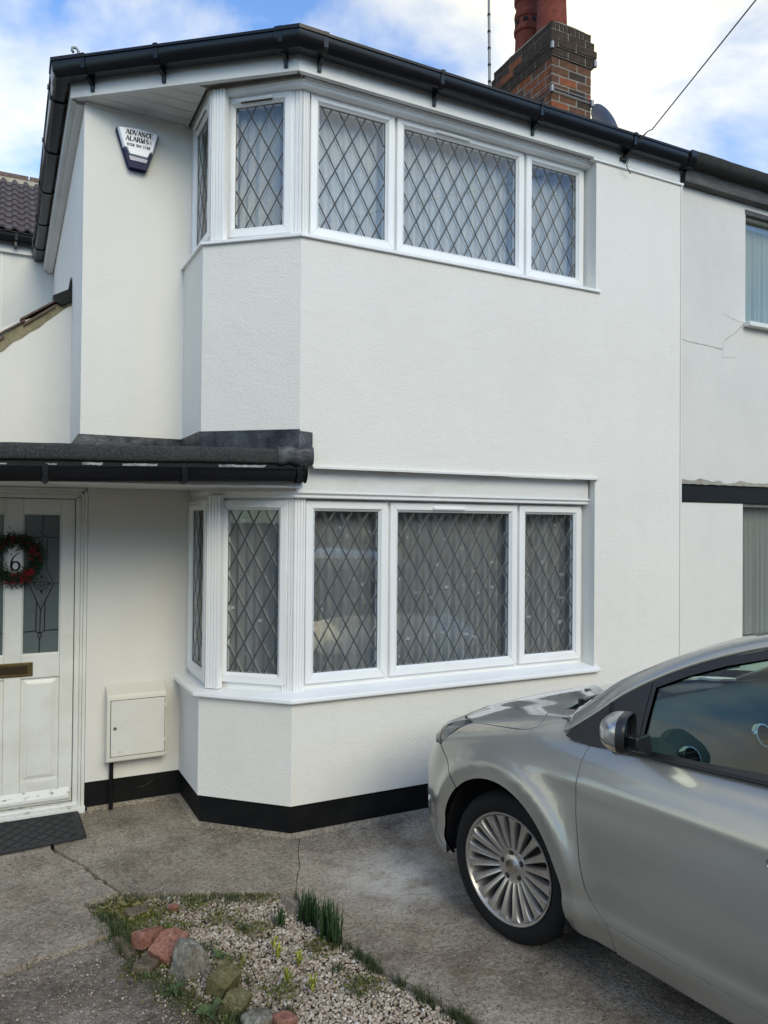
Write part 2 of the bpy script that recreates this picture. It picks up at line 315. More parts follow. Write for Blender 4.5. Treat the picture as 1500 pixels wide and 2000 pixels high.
def offset_poly(poly, d):
    """closed polygon (ccw) moved inward by d, mitred"""
    n = len(poly); out = []
    area = sum(poly[i][0]*poly[(i+1) % n][1]-poly[(i+1) % n][0]*poly[i][1] for i in range(n)); sg = 1 if area > 0 else -1
    for i in range(n):
        a, b, c = Vector(poly[i-1]), Vector(poly[i]), Vector(poly[(i+1) % n])
        e1 = (b-a); e2 = (c-b)
        if e1.length < 1e-9: e1 = e2
        if e2.length < 1e-9: e2 = e1
        e1.normalize(); e2.normalize(); n1_ = Vector((-e1.y, e1.x)); n2_ = Vector((-e2.y, e2.x)); m_ = n1_+n2_
        if m_.length < .2: m_ = n1_
        m_.normalize(); k = d/max(.35, m_.dot(n1_)); out.append(tuple(b+m_*k*sg))
    return out
def offset_line(line, d):
    """open polyline offset to the LEFT of travel by d"""
    out = []
    for i, p in enumerate(line):
        p = Vector(p); e1 = (p-Vector(line[i-1])).normalized() if i else None; e2 = (Vector(line[i+1])-p).normalized() if i < len(line)-1 else None
        e1 = e1 or e2; e2 = e2 or e1
        a = Vector((-e1.y, e1.x)); b = Vector((-e2.y, e2.x)); m_ = (a+b).normalized(); out.append(tuple(p+m_*d/m_.dot(a)))
    return out
def wallstrip(mb, line, th, z0, z1):
    """line walked with the outside on its LEFT"""
    inn = offset_line(line, -th); mb.prism(list(line)+inn[::-1], z0, z1)
def sweep(mb, line, prof, closed=True, dz=None):
    """profile points (out, z) swept along a plan polyline (outside on its left)"""
    n = len(prof); offs = [offset_line(line, o) for o, z in prof]; m_ = len(line); dz = dz or [0]*m_
    vs_ = [(offs[j][i][0], offs[j][i][1], prof[j][1]+dz[i]) for i in range(m_) for j in range(n)]
    fs = [(i*n+j, i*n+(j+1) % n, (i+1)*n+(j+1) % n, (i+1)*n+j) for i in range(m_-1) for j in range(n if closed else n-1)]
    if closed: fs += [tuple(range(n)), tuple(range((m_-1)*n, m_*n))[::-1]]
    mb.add(vs_, fs)
def pip(P, poly):
    P = np.asarray(P); x, y = P[:, 0], P[:, 1]; ins = np.zeros(len(P), bool); n = len(poly)
    for i in range(n):
        x1, y1 = poly[i]; x2, y2 = poly[(i+1) % n]
        c = ((y1 > y) != (y2 > y))
        with np.errstate(divide='ignore', invalid='ignore'): xi = (x2-x1)*(y-y1)/(y2-y1+1e-30)+x1
        ins ^= c & (x < xi)
    return ins
def resample(poly, step, closed=True):
    out = []; n = len(poly)
    for i in range(n if closed else n-1):
        a = np.array(poly[i], float); b = np.array(poly[(i+1) % n], float); k = max(1, int(math.ceil(np.linalg.norm(b-a)/step)))
        out += [tuple(a+(b-a)*j/k) for j in range(k)]
    if not closed: out.append(tuple(poly[-1]))
    return out
def bdist(P, poly):
    P = np.asarray(P); d = np.full(len(P), 1e9); n = len(poly)
    for i in range(n):
        a = np.array(poly[i]); b = np.array(poly[(i+1) % n]); ab = b-a; L = ab@ab+1e-30; t = np.clip(((P-a)@ab)/L, 0, 1); d = np.minimum(d, np.linalg.norm(P-(a+t[:, None]*ab), axis=1))
    return d
def fill(poly, step, holes=()):
    """constrained triangulation of a polygon (with holes) plus interior grid points -> verts2d, tris, boundary loops"""
    P = np.array(poly); lo = P.min(0); hi = P.max(0)
    gx = np.arange(lo[0]+step/2, hi[0], step); gy = np.arange(lo[1]+step/2, hi[1], step)
    G = np.array([(x+(step*.5 if j % 2 else 0), y) for j, y in enumerate(gy) for x in gx]).reshape(-1, 2)
    if len(G):
        k = pip(G, poly) & (bdist(G, poly) > step*.45)
        for h in holes: k &= ~pip(G, h) & (bdist(G, h) > step*.45)
        G = G[k]
    vs_ = [Vector(p) for p in poly]; ed = [(i, (i+1) % len(poly)) for i in range(len(poly))]; loops = [list(range(len(poly)))]
    for h in holes:
        b = len(vs_); vs_ += [Vector(p) for p in h]; ed += [(b+i, b+(i+1) % len(h)) for i in range(len(h))]; loops.append([b+i for i in range(len(h))])
    nb = len(vs_); vs_ += [Vector(p) for p in G]
    v2, e2, f2, ov, oe, of_ = delaunay_2d_cdt(vs_, ed, [], 0, 1e-7, True)
    V = np.array([tuple(v) for v in v2]); T = np.array([tuple(f) for f in f2 if len(f) == 3]); c = V[T].mean(1)
    k = pip(c, poly)
    for h in holes: k &= ~pip(c, h)
    T = T[k]; mp_ = {}
    for i, l in enumerate(ov):
        for j in l: mp_[j] = i
    return V, T, [[mp_.get(j, 0) for j in l] for l in loops]

# ================================================================== GROUND
gm = MB(); gm.quad((-400, -400, -.09), (400, -400, -.09), (400, 400, -.09), (-400, 400, -.09))
struct(gm.build('ground', 'ground_far'))
so_ = MB(); so_.quad((-3.5, -5.0, -.05), (7, -5.0, -.05), (7, 1.2, -.05), (-3.5, 1.2, -.05)); struct(so_.build('soil', 'soil'))
def jag(p, a=.006, f=22): 
    q = Vector((p[0]*f, p[1]*f, 3.3)); w = noise.noise_vector(q); q2 = noise.noise_vector(q*3.1); return (p[0]+w.x*a+q2.x*a*.5, p[1]+w.y*a+q2.y*a*.5)
drive = bpy.data.objects.new('driveway', None); COL.objects.link(drive); struct(drive)
def slab(name, poly, mat, gap=.003, z=0., step=.045, amp=.0025, a=.006):
    pp = [jag(p, a) for p in resample(poly, .018)]
    pp = offset_poly(pp, gap)
    V, T, loops = fill(pp, step)
    mb = MB(); Z = [z+amp*noise.noise(Vector((x*2.2, y*2.2, 1)))+amp*.5*noise.noise(Vector((x*9, y*9, 5))) for x, y in V]
    mb.add([(x, y, zz) for (x, y), zz in zip(V, Z)], [tuple(t) for t in T])
    l = loops[0]; n = len(l); b = len(mb.v)
    mid = offset_poly(pp, -.002)
    # worn edge: small shoulder then a rough vertical face
    mb.v += [(p[0], p[1], Z[i]-.006-.004*noise.noise(Vector((p[0]*40, p[1]*40, 0)))) for p, i in zip(mid, l)] + [(p[0], p[1], -.10) for p in mid]
    fs = [(l[i], l[(i+1) % n], b+(i+1) % n, b+i) for i in range(n)] + [(b+i, b+(i+1) % n, b+n+(i+1) % n, b+n+i) for i in range(n)]
    mb.f += fs; mb.mi += [0]*len(fs)
    o = mb.build(name, mat, drive, autosm=50); return o
crk = [(-1.16, .95), (-1.148, .414), (-1.097, .279), (-1.027, .134), (-.967, -.056), (-.898, -.205)]
stepl = [(-.962, -.552), (-1.121, -.606), (-1.231, -.625), (-1.302, -.655), (-1.387, -.672), (-2.0, -.80), (-3.4, -1.0)]
slab('slab', [(-3.4, .95)]+crk+[(-1.046, -.235), (-1.040, -.315), (-.985, -.46)]+stepl, 'concrete_old', gap=.0155, a=.014)
slab('slab', crk[::-1]+[(.02, .95), (.012, -.035), (-.051, -.178), (-.091, -.315), (-.159, -.456), (-.190, -.53), (-.266, -.515), (-.483, -.408), (-.70, -.312)], 'concrete_bay', gap=.0035)
rck = [(-.132, -1.07), (-.018, -1.052), (.084, -1.062), (.188, -1.042), (.277, -1.02), (.42, -1.06), (.6, -1.03), (6.8, -1.0)]
slab('slab', [(.02, .95), (.012, -.035), (-.051, -.178), (-.091, -.315), (-.159, -.456), (-.19, -.53), (-.205, -.60), (-.222, -.78), (-.166, -.98)]+rck+[(6.8, .95)], 'concrete_drive', gap=.0018, a=.0045)
rck2 = [(.03, -1.60), (.064, -1.445), (.199, -1.442), (.347, -1.461), (.60, -1.43), (6.8, -1.5)]
slab('slab', [rck[0], (-.105, -1.248), (-.02, -1.48), (.03, -1.60)]+rck2[1:]+[(6.8, -1.0)]+rck[::-1][1:-1], 'concrete_drive', gap=.0014, a=.0045)
slab('slab', rck2+[(6.8, -4.8), (.6, -4.8), (.3, -2.6), (.09, -1.78)], 'concrete_drive', gap=.0014, a=.0045, step=.09)
slab('slab', stepl+[(-3.4, -4.8), (-.3, -4.8), (-.5, -2.4), (-.62, -1.55), (-.755, -1.30), (-.80, -1.15), (-.866, -.96), (-.935, -.78), (-.962, -.70)], 'concrete_rough', gap=.006, z=-.012, amp=.007, a=.011)
# wedge of concrete at the corner of the bed
w = MB(); w.add([(-.268, -.535, .004), (-.195, -.70, .004), (-.262, -.705, .03), (-.285, -.70, -.05), (-.175, -.72, -.05), (-.275, -.545, -.05)], [(0, 2, 1), (0, 5, 3, 2), (2, 3, 4, 1), (1, 4, 5, 0)])
w.build('edging_stone', 'concrete_bay', drive, bevel=.004)
street = MB(); street.box((-60, -13, -.10), (60, -7, -.075)); struct(street.build('road', 'asphalt'))

# ================================================================== HOUSE
A, B, D, E_, G_ = (0., 0.), (-.435, .38), (-.44, .85), (-1.015, .85), (-1.0, 4.2)
Al, Bl, Dl = (-.027, 0.), (-.43, .38), (-.437, .85)
PIER = 2.05; PARTY = 2.832
house = thing('house', 'white rendered house with two-storey splay bay, leaded windows and black guttering', 'house', (1, 2, 0))
w = MB()
w.prism([(PIER, 0), (PARTY, 0), (PARTY, .22), (PIER, .22)], .165, 4.07)
wallstrip(w, [(PIER, 0), A, B, D], .16, 2.145, 3.188)
w.box((.075, 0, 1.965), (PIER, .16, 2.145))
wallstrip(w, [(PIER, 0), Al, Bl, Dl], .16, .165, .712)
wallstrip(w, [(D[0]+.1, .85), E_, G_], .2, 2.155, 4.075)
w.build('wall', 'masonry_render', house)
w = MB(); w.box((-.34, .85, .165), (-.965, 1.05, 1.85)); w.box((-1.72, .85, .0), (-3.2, 1.05, 1.85))
w.build('wall', 'masonry_smooth', house)
w = MB(); w.box((-.34, .862, 0), (-.962, 1.05, .165)); wallstrip(w, [(PARTY, .012), (Al[0]+.006, .012), (Bl[0]+.012, .386), (Dl[0]+.012, .9)], .14, -.02, .165)
w.build('plinth', 'plinth_black', house)
# cement fillet where the slab meets the plinth
w = MB(); sweep(w, [(PARTY, .012), (Al[0]+.006, .012), (Bl[0]+.012, .386), (Dl[0]+.012, .858), (-.95, .862)], [(-.01, .022), (.004, .018), (.022, .004), (.03, -.01), (-.01, -.01)])
w.build('cement_fillet', 'concrete_bay', house, autosm=60)
# vertical stop beads and joint
w = MB(); w.box((PARTY-.008, -.006, 0), (PARTY+.006, .05, 4.07)); w.build('corner_bead', 'masonry_smooth', house)
w = MB(); w.box((2.015, -.014, 4.052), (PARTY+.01, .02, 4.069)); w.build('top_bead', 'upvc', house, bevel=.003)
# catslide side wall
w = MB(); w.extrude([(-3.2, 1.66, 2.0), (-1.01, 1.66, 2.0), (-1.01, 1.66, 3.10), (-3.2, 1.66, 2.07)], (0, .2, 0)); w.build('wall', 'masonry_render', house)
ang = math.atan2(.39, .42)
ux, uz = .733, .68
def cs(t, h): return (-1.012-ux*t*.0 - t, 3.105 + h - t*.925)   # t to the left, h up; slope .925
w = MB()
top = [(-1.012-t, 1.655+.0, 3.175-t*.80) for t in np.linspace(0, 2.2, 45)]
bot = [(-1.012-t, 1.655, 3.105-t*.86+.006*math.sin(t*60)+.005*math.sin(t*23)) for t in np.linspace(0, 2.2, 45)]
w.extrude(top+bot[::-1], (0, .12, 0)); w.build('verge_mortar', 'verge_mortar', house)
rf = MB(); rf.extrude([(-1.01, 1.66, 3.18), (-3.2, 1.66, 3.18-2.19*.80), (-3.2, 1.66, 3.13-2.19*.80), (-1.01, 1.66, 3.13)], (0, 2.55, 0)); csr = rf.build('catslide_roof', 'roof_tile', house)
for i in range(6):
    t0 = -.02+.30*i
    for (a, b_, h0, h1) in ((t0, t0+.33, .004, .018), (t0+.12, t0+.31, -.022, -.004)):
        w = MB(); P = lambda t, h: (-1.012-t, 3.175-t*.80+h+ (.022*((t-t0)/.30) if h > 0 else 0))
        w.extrude([(P(a, h0)[0], 1.635, P(a, h0)[1]), (P(b_, h0)[0], 1.635, P(b_, h0)[1]), (P(b_, h1)[0], 1.635, P(b_, h1)[1]), (P(a, h1)[0], 1.635, P(a, h1)[1])], (0, .2, 0))
        w.build('verge_tile', 'tile_brown', house, bevel=.002)
w = MB(); w.extrude([(-1.005, 1.63, 3.13), (-1.07, 1.63, 3.085), (-1.115, 1.63, 3.105), (-1.13, 1.63, 3.145), (-1.035, 1.63, 3.20), (-1.02, 1.63, 3.29), (-1.005, 1.63, 3.19)], (0, .10, 0)); w.build('lead_soaker', 'band_black', house, bevel=.003)

# windows -----------------------------------------------------------
def ring4(mb, F, u0, u1, z0, z1, prof, gap=.0006):
    """four mitred members; profile = (inset, out)"""
    cs_ = lambda i: [(u0+i, z0+i), (u1-i, z0+i), (u1-i, z1-i), (u0+i, z1-i)]
    for k in range(4):
        vs_ = []
        for ins, o in prof:
            a = cs_(ins)[k]; b = cs_(ins)[(k+1) % 4]; dx, dz = b[0]-a[0], b[1]-a[1]; L = math.hypot(dx, dz); dx, dz = dx/L*gap, dz/L*gap
            vs_ += [F(a[0]+dx, o, a[1]+dz), F(b[0]-dx, o, b[1]-dz)]
        n = len(prof); mb.add(vs_, [(2*i, 2*i+1, 2*((i+1) % n)+1, 2*((i+1) % n)) for i in range(n)]+[tuple(2*i for i in range(n)), tuple(2*i+1 for i in range(n))[::-1]])
def lattice(mb, F, u0, u1, z0, z1, a, b, wd, h, ph=None):
    uc, zc = (u0+u1)/2, (z0+z1)/2
    if ph: uc, zc = uc+ph[0], zc+ph[1]
    sl = b/a
    for sg in (1, -1):
        c = Vector((1, sl*sg)).normalized(); nrm = Vector((-c.y, c.x))
        per = abs(2*b*c.x)    # perpendicular spacing between parallel bars
        N = int(((u1-u0)+(z1-z0))/per)+3
        for k in range(-N, N+1):
            base = Vector((uc, zc))+nrm*(k*per)
            ts = [];
            lo, hi = -1e9, 1e9
            for (p0, dd, mn, mxx) in ((base.x, c.x, u0, u1), (base.y, c.y, z0, z1)):
                t1, t2 = (mn-p0)/dd, (mxx-p0)/dd; lo = max(lo, min(t1, t2)); hi = min(hi, max(t1, t2))
            if hi-lo < .004: continue
            p, q = base+c*lo, base+c*hi; o = nrm*wd/2
            mb.add([F(p.x-o.x, h, p.y-o.y), F(q.x-o.x, h, q.y-o.y), F(q.x+o.x, h, q.y+o.y), F(p.x+o.x, h, p.y+o.y), F(p.x, h+.0016, p.y), F(q.x, h+.0016, q.y)], [(0, 1, 5, 4), (4, 5, 2, 3)])
SASH = [(0, -.004), (0, .016), (.004, .020), (.040, .020), (.045, .012), (.055, .004), (.055, -.03), (0, -.03)]
def window(name, O, d, n, u0, u1, z0, z1, vent=None, ph=None, lead=True, la=.0525, lb=.095):
    O, d, n = Vector(O), Vector(d).normalized(), Vector(n).normalized()
    F = lambda u, h, z: tuple(O+d*u+n*h+Vector((0, 0, z)))
    w = MB(); ring4(w, F, u0, u1, z0, z1, SASH); fr_ = w.build('window', 'upvc', house, bevel=.0012, segs=1)
    g0, g1, g2, g3 = u0+.055, u1-.055, z0+.055, z1-.055
    w = MB(); w.quad(F(g0-.003, -.006, g2-.003), F(g1+.003, -.006, g2-.003), F(g1+.003, -.006, g3+.003), F(g0-.003, -.006, g3+.003)); w.build('pane', 'window_glass', fr_)
    w = MB(); ring4(w, F, g0-.002, g1+.002, g2-.002, g3+.002, [(0, -.0035), (.004, -.0035), (.004, -.0055), (0, -.0055)], 0); w.build('gasket', 'black_upvc', fr_)
    if lead:
        w = MB(); lattice(w, F, g0, g1, g2, g3, la, lb, .0076, -.0045, ph); w.build('leading', 'lead_came', fr_)
        w = MB(); lattice(w, F, g0, g1, g2, g3, la, lb, .0050, -.030, ph); w.build('inner_leading', 'lead_came_inner', fr_)
    if vent:
        a, b = vent; w = MB(); zz = z1-.035
        w.add([F(u, h, z) for u in (a, b) for h, z in ((.018, zz+.016), (.030, zz+.013), (.034, zz+.004), (.030, zz-.004), (.018, zz-.002))], [(0, 1, 6, 5), (1, 2, 7, 6), (2, 3, 8, 7), (3, 4, 9, 8), (0, 4, 3, 2, 1), (5, 6, 7, 8, 9)])
        w.build('trickle_vent', 'upvc', fr_, bevel=.001)
        if z0 > 2 and n[0] < -.3: w = MB(); w.add([F(a+.006, .0215, zz-.010), F(b-.006, .0215, zz-.010), F(b-.006, .0215, zz+.004), F(a+.006, .0215, zz+.004)], [(0, 1, 2, 3)]); w.build('vent_slot', 'car_gap', fr_)
    return fr_
n2_ = (-.658, -.753); d2 = (-.753, .658)
def f2off(Ac, h): return (Ac[0]+n2_[0]*h, Ac[1]+n2_[1]*h, 0)
OF = (0, .115, 0)
for z0, z1, zs, zt, xs, f2, f3 in ((.778, 1.782, .748, 1.80, [(.08, .582), (.600, 1.502), (1.520, 2.022)], (.068, .480), (.012, .445)), (3.248, 4.040, 3.22, 4.06, [(.084, .607), (.622, 1.538), (1.556, 2.030)], (.094, .490), (.012, .452))):
    low = z0 < 2
    for i, (a, b) in enumerate(xs):
        c = (a+b)/2
        window('w', OF, (1, 0, 0), (0, -1, 0), a, b, z0, z1, vent=((c-.20, c+.04) if (i == 1 and not low) else (c-.17, c+.05) if i == 1 else None))
    cu = sum(f2)/2
    window('w', f2off(Al if low else A, -.098), d2+(0,), n2_+(0,), f2[0], f2[1], z0, z1, vent=(cu-.09, cu+.11))
    window('w', (-.395+.012, .38, 0), (0, 1, 0), (-1, 0, 0), f3[0], f3[1], z0, z1, vent=(.10, .36))
    # fixed outer frame (boards, mullions) behind the sashes
    w = MB()
    for a, b in ((.05, .086 if low else .09), (xs[0][1]-.006, xs[1][0]+.006), (xs[1][1]-.006, xs[2][0]+.006), (xs[2][1]-.006, PIER)): w.box((a, .1185, zs), (b, .17, zt))
    w.box((.05, .1195, zs), (PIER, .17, z0+.006)); w.box((.05, .1195, z1-.006), (PIER, .17, zt))
    Ac = Al if low else A; O2 = f2off(Ac, -.098)
    for a, b in ((.03, f2[0]+.006), (f2[1]-.006, f2[1]+.045)): w.obox(O2, d2+(0,), n2_+(0,), a, b, -.05, -.0035, zs, zt)
    w.obox(O2, d2+(0,), n2_+(0,), .03, .52, -.05, -.0045, zs, z0+.006); w.obox(O2, d2+(0,), n2_+(0,), .03, .52, -.05, -.0045, z1-.006, zt)
    O3 = (-.383, .38, 0)
    for a, b in ((-.01, f3[0]+.006), (f3[1]-.006, .48)): w.obox(O3, (0, 1, 0), (-1, 0, 0), a, b, -.05, -.0035, zs, zt)
    w.obox(O3, (0, 1, 0), (-1, 0, 0), -.01, .48, -.05, -.0045, zs, z0+.006); w.obox(O3, (0, 1, 0), (-1, 0, 0), -.01, .48, -.05, -.0045, z1-.006, zt)
    w.build('window_frame', 'upvc', house, bevel=.001, segs=1)
    # fluted corner posts
    def post(P0, da, db, ta, tb, dep):
        # teeth along two directions from the corner point
        pts = []
        da, db = Vector(da).normalized(), Vector(db).normalized()
        na = Vector((da.y, -da.x)); nb = Vector((-db.y, db.x))
        if na.dot(Vector((-.3, -1))) < 0: na = -na
        if nb.dot(Vector((-1, -.4))) < 0: nb = -nb
        C0 = Vector(P0)
        for k, t in enumerate(np.linspace(ta, 0, 5)[:-1]):
            for q, hh in ((t, 0), (t-.003, .007), (t-ta/4+.004, .007), (t-ta/4+.001, 0)): pts.append(C0+da*q+na*hh)
        pts.append(C0+(na+nb).normalized()*.010)
        for k, t in enumerate(np.linspace(0, tb, 5)[:-1]):
            for q, hh in ((t+.001, 0), (t+.004, .007), (t+tb/4-.003, .007), (t+tb/4, 0)): pts.append(C0+db*q+nb*hh)
        inn = (-(na+nb)).normalized()*dep; pts += [C0+db*tb-nb*.02+inn*.3, C0+inn, C0+da*ta-na*.02+inn*.3]
        w = MB(); w.prism([tuple(p) for p in pts], zs, zt); w.build('corner_post', 'upvc', house)
    h = .093; cx = Ac[0]+.0; CA = (Ac[0]+h*.38, h)     # corner of the inset plan line
    post(CA, (1, 0), d2, .074-CA[0]+.0, .062 if low else .085, .05)
    post((-.388, .372), (.753, -.658), (0, 1), .072, .012, .04)
    # mouldings over the heads
    line = [(PIER, 0), (Ac[0]+.0, 0), B if not low else Bl, D if not low else Dl]
    if low:
        w = MB(); sweep(w, line, [(-.10, 1.795), (-.062, 1.795), (-.058, 1.800), (-.058, 1.812), (-.05, 1.820), (-.044, 1.822), (-.044, 1.832), (-.12, 1.832)]); w.build('head_moulding', 'upvc', house, bevel=.001, segs=1)
        w = MB(); sweep(w, [(PIER-.012, 0), Al], [(-.12, 1.8325), (-.050, 1.8325), (-.050, 1.956), (-.12, 1.956)]); w.build('head_board', 'fascia_white', house)
        w = MB(); sweep(w, [(Al[0]-.004, Al[1]+.004), Bl, Dl], [(-.12, 1.8325), (-.048, 1.8325), (-.048, 1.852), (-.12, 1.852)]); w.build('head_board', 'fascia_white', house)
        w = MB(); w.add([(.075, .05, 1.957), (.075, -.018, 1.952), (.075, -.018, 1.9635), (.075, .05, 1.966), (2.066, .05, 1.957), (2.066, -.018, 1.955), (2.066, -.018, 1.9665), (2.066, .05, 1.968)], [(0, 1, 5, 4), (1, 2, 6, 5), (2, 3, 7, 6), (0, 3, 2, 1), (4, 5, 6, 7)]); w.build('head_bead', 'fascia_white', house)
    else:
        w = MB(); sweep(w, line, [(-.12, 4.034), (-.055, 4.034), (-.048, 4.040), (-.046, 4.050), (-.036, 4.054), (-.034, 4.064), (-.12, 4.064)]); w.build('head_moulding', 'upvc', house, bevel=.001, segs=1)
        w = MB(); sweep(w, [(PIER+.0, 0), A], [(-.12, 4.0645), (-.024, 4.0645), (-.024, 4.095), (-.12, 4.095)]); w.build('head_board', 'fascia_white', house)
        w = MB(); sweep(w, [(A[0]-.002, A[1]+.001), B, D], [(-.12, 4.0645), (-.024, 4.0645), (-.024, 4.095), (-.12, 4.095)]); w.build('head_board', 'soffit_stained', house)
# sills
w = MB(); sweep(w, [(2.078, 0), Al, Bl, (Dl[0], .86)], [(-.125, .752), (.022, .737), (.034, .730), (.036, .714), (.031, .707), (-.10, .707)]); w.build('window_sill', 'upvc', house, bevel=.003)
w = MB(); sweep(w, [(2.082, 0), A, B, (D[0], .86)], [(-.125, 3.232), (.012, 3.206), (.018, 3.202), (.018, 3.187), (-.10, 3.184)]); w.build('window_sill', 'upvc', house, bevel=.002)
# fascia + soffit
FL = [(2.80, -.015), (-.03, -.015), (-1.09, .84), (-1.09, 4.2)]
w = MB(); sweep(w, FL[:2], [(0, 4.068), (0, 4.20), (-.03, 4.20), (-.03, 4.068)]); w.build('fascia', 'fascia_white', house)
w = MB(); sweep(w, [(-.0325, -.013)]+FL[2:3], [(0, 4.068), (0, 4.20), (-.03, 4.20), (-.03, 4.068)]); w.build('fascia', 'fascia_white', house)
w = MB(); sweep(w, [(-1.09, .845), (-1.09, 4.2)], [(0, 4.068), (0, 4.20), (-.03, 4.20), (-.03, 4.068)]); sweep(w, [(-1.06, .87), (-1.06, 4.2)], [(0, 4.055), (0, 4.075), (-.05, 4.075), (-.05, 4.055)]); w.build('fascia', 'fascia_white', house)
xd = lambda y: -.03-(y+.015)*1.24+.03
ys = [.385, .48, .575, .67, .765, .855]
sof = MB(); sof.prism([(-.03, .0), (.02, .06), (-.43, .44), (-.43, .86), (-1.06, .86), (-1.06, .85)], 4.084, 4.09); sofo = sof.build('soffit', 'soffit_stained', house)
for a, b in zip(ys[:-1], ys[1:]):
    w = MB(); a2 = a+.003; w.prism([(xd(a2), a2), (-.425, a2), (-.425, b), (xd(b), b)], 4.0715, 4.080); w.build('soffit_board', 'soffit_white', sofo, bevel=.0015, segs=1)
w = MB(); w.box((-1.06, .86, 4.076), (-.99, 4.2, 4.083)); w.build('soffit_board', 'soffit_white', sofo)
w = MB(); sweep(w, [(-.45, .85), (-1.012, .85)], [(0, 4.055), (.014, 4.058), (.014, 4.071), (0, 4.071)]); w.build('soffit_trim', 'soffit_white', house)
# gutters
GP = [(.004, .088), (.004, .015), (.022, 0), (.075, 0), (.094, .022), (.100, .074), (.108, .076), (.108, .088), (.096, .088), (.090, .024), (.073, .007), (.024, .007), (.011, .018), (.011, .088)]
GZ = 4.148
w = MB(); sweep(w, FL, [(o, z+GZ) for o, z in GP]); gut = w.build('gutter', 'black_upvc', house, autosm=35)
w = MB(); sweep(w, [(2.84, -.015), (-.03, -.015), (-1.09, .84), (-1.09, 4.2)], [(-.05, 4.222), (.060, 4.236), (.074, 4.240), (.074, 4.262), (-.05, 4.285)]); w.build('eaves_trim', 'black_upvc', house, autosm=30)
def dpt(p, q, L): v = Vector(q)-Vector(p); return tuple(Vector(p)+v*(L/v.length))
for c, pa, pb, l1, l2 in ((FL[1], FL[0], FL[2], .11, .10), (FL[2], FL[1], FL[3], .13, .09)):
    w = MB(); sweep(w, [dpt(c, pa, l1), c, dpt(c, pb, l2)], [(.0, GZ+.09), (.0, GZ+.012), (.020, GZ-.005), (.077, GZ-.005), (.099, GZ+.02), (.105, GZ+.072), (.113, GZ+.075), (.113, GZ+.0935), (.0, GZ+.0935)])
    w.build('gutter_union', 'black_upvc', gut, autosm=35)
def bracket(p, q, L, parent, z=GZ, arm=True):
    p, q = Vector(p), Vector(q); d = (q-p).normalized(); n = Vector((-d.y, d.x)); O = p+d*L; w = MB()
    S = [(.0, .086), (.0, .010), (.020, -.007), (.078, -.007), (.100, .02), (.106, .07), (.114, .074), (.114, .094), (.106, .096), (.098, .089)]
    vs_ = []
    for u in (-.012, .012):
        for o, zz in S: vs_.append((O.x+d.x*u+n.x*o, O.y+d.y*u+n.y*o, z+zz))
    m_ = len(S); w.add(vs_, [(j, j+1, m_+j+1, m_+j) for j in range(m_-1)]+[tuple(range(m_)), tuple(range(m_, 2*m_))[::-1]])
    if arm:
        T = [(.0, 0), (.060, -.004), (.052, -.016), (.014, -.034), (.010, -.062), (.0, -.064)]
        vs_ = [(O.x+d.x*u+n.x*o, O.y+d.y*u+n.y*o, z+zz) for u in (-.010, .010) for o, zz in T]; m_ = len(T)
        w.add(vs_, [tuple(range(m_)), tuple(range(m_, 2*m_))[::-1]]+[(j, (j+1) % m_, m_+(j+1) % m_, m_+j) for j in range(m_)])
    w.build('bracket', 'black_upvc', parent)
for xx in (.085, .80, 1.51, 2.28): bracket(FL[0], FL[1], FL[0][0]-xx, gut)
for L in (.07, .78, 1.22): bracket(FL[1], FL[2], L, gut)
for L in (.25, .95, 1.65, 2.35, 3.0): bracket(FL[2], FL[3], L, gut, arm=False)
w = MB(); sweep(w, [(2.845, -.015), (2.785, -.015)], [(-.0, GZ+.095), (-.0, GZ-.004), (.078, GZ-.008), (.104, GZ+.02), (.118, GZ+.074), (.118, GZ+.098)]); w.build('stop_end', 'black_upvc', gut, bevel=.004)
# main roof (mono slope behind the eaves, hipped on the diagonal), mostly hidden from the street
w = MB(); zr = 4.285; tr_ = math.tan(R(27)); ry = 3.1
w.add([(PARTY+.02, .02, zr), (-.01, .02, zr), (-1.03, .86, zr), (-1.03, 4.4, zr), (1.2, ry, zr+tr_*3.0), (PARTY+.02, ry, zr+tr_*3.0), (PARTY+.02, 6.0, zr)], [(0, 1, 4, 5), (1, 2, 4), (2, 3, 4), (3, 6, 5, 4)])
w.build('roof', 'roof_tile', house)
w = MB(); w.box((-.95, .9, 4.10), (2.80, 4.1, 4.14)); w.build('ceiling', 'room_wall', house)
# rooms behind the windows
for z0, z1 in ((.02, 1.95), (2.1, 4.06)):
    w = MB(); pl = [(2.81, .18), (.07, .18), (-.30, .50), (-.30, .95), (-.30, 3.2), (2.81, 3.2)]
    w.add([(x, y, z) for z in (z0, z1) for x, y in pl], [tuple(range(6)), tuple(range(6, 12)), (3, 4, 10, 9), (4, 5, 11, 10), (5, 0, 6, 11)])
    w.build('room', 'room_wall', house)
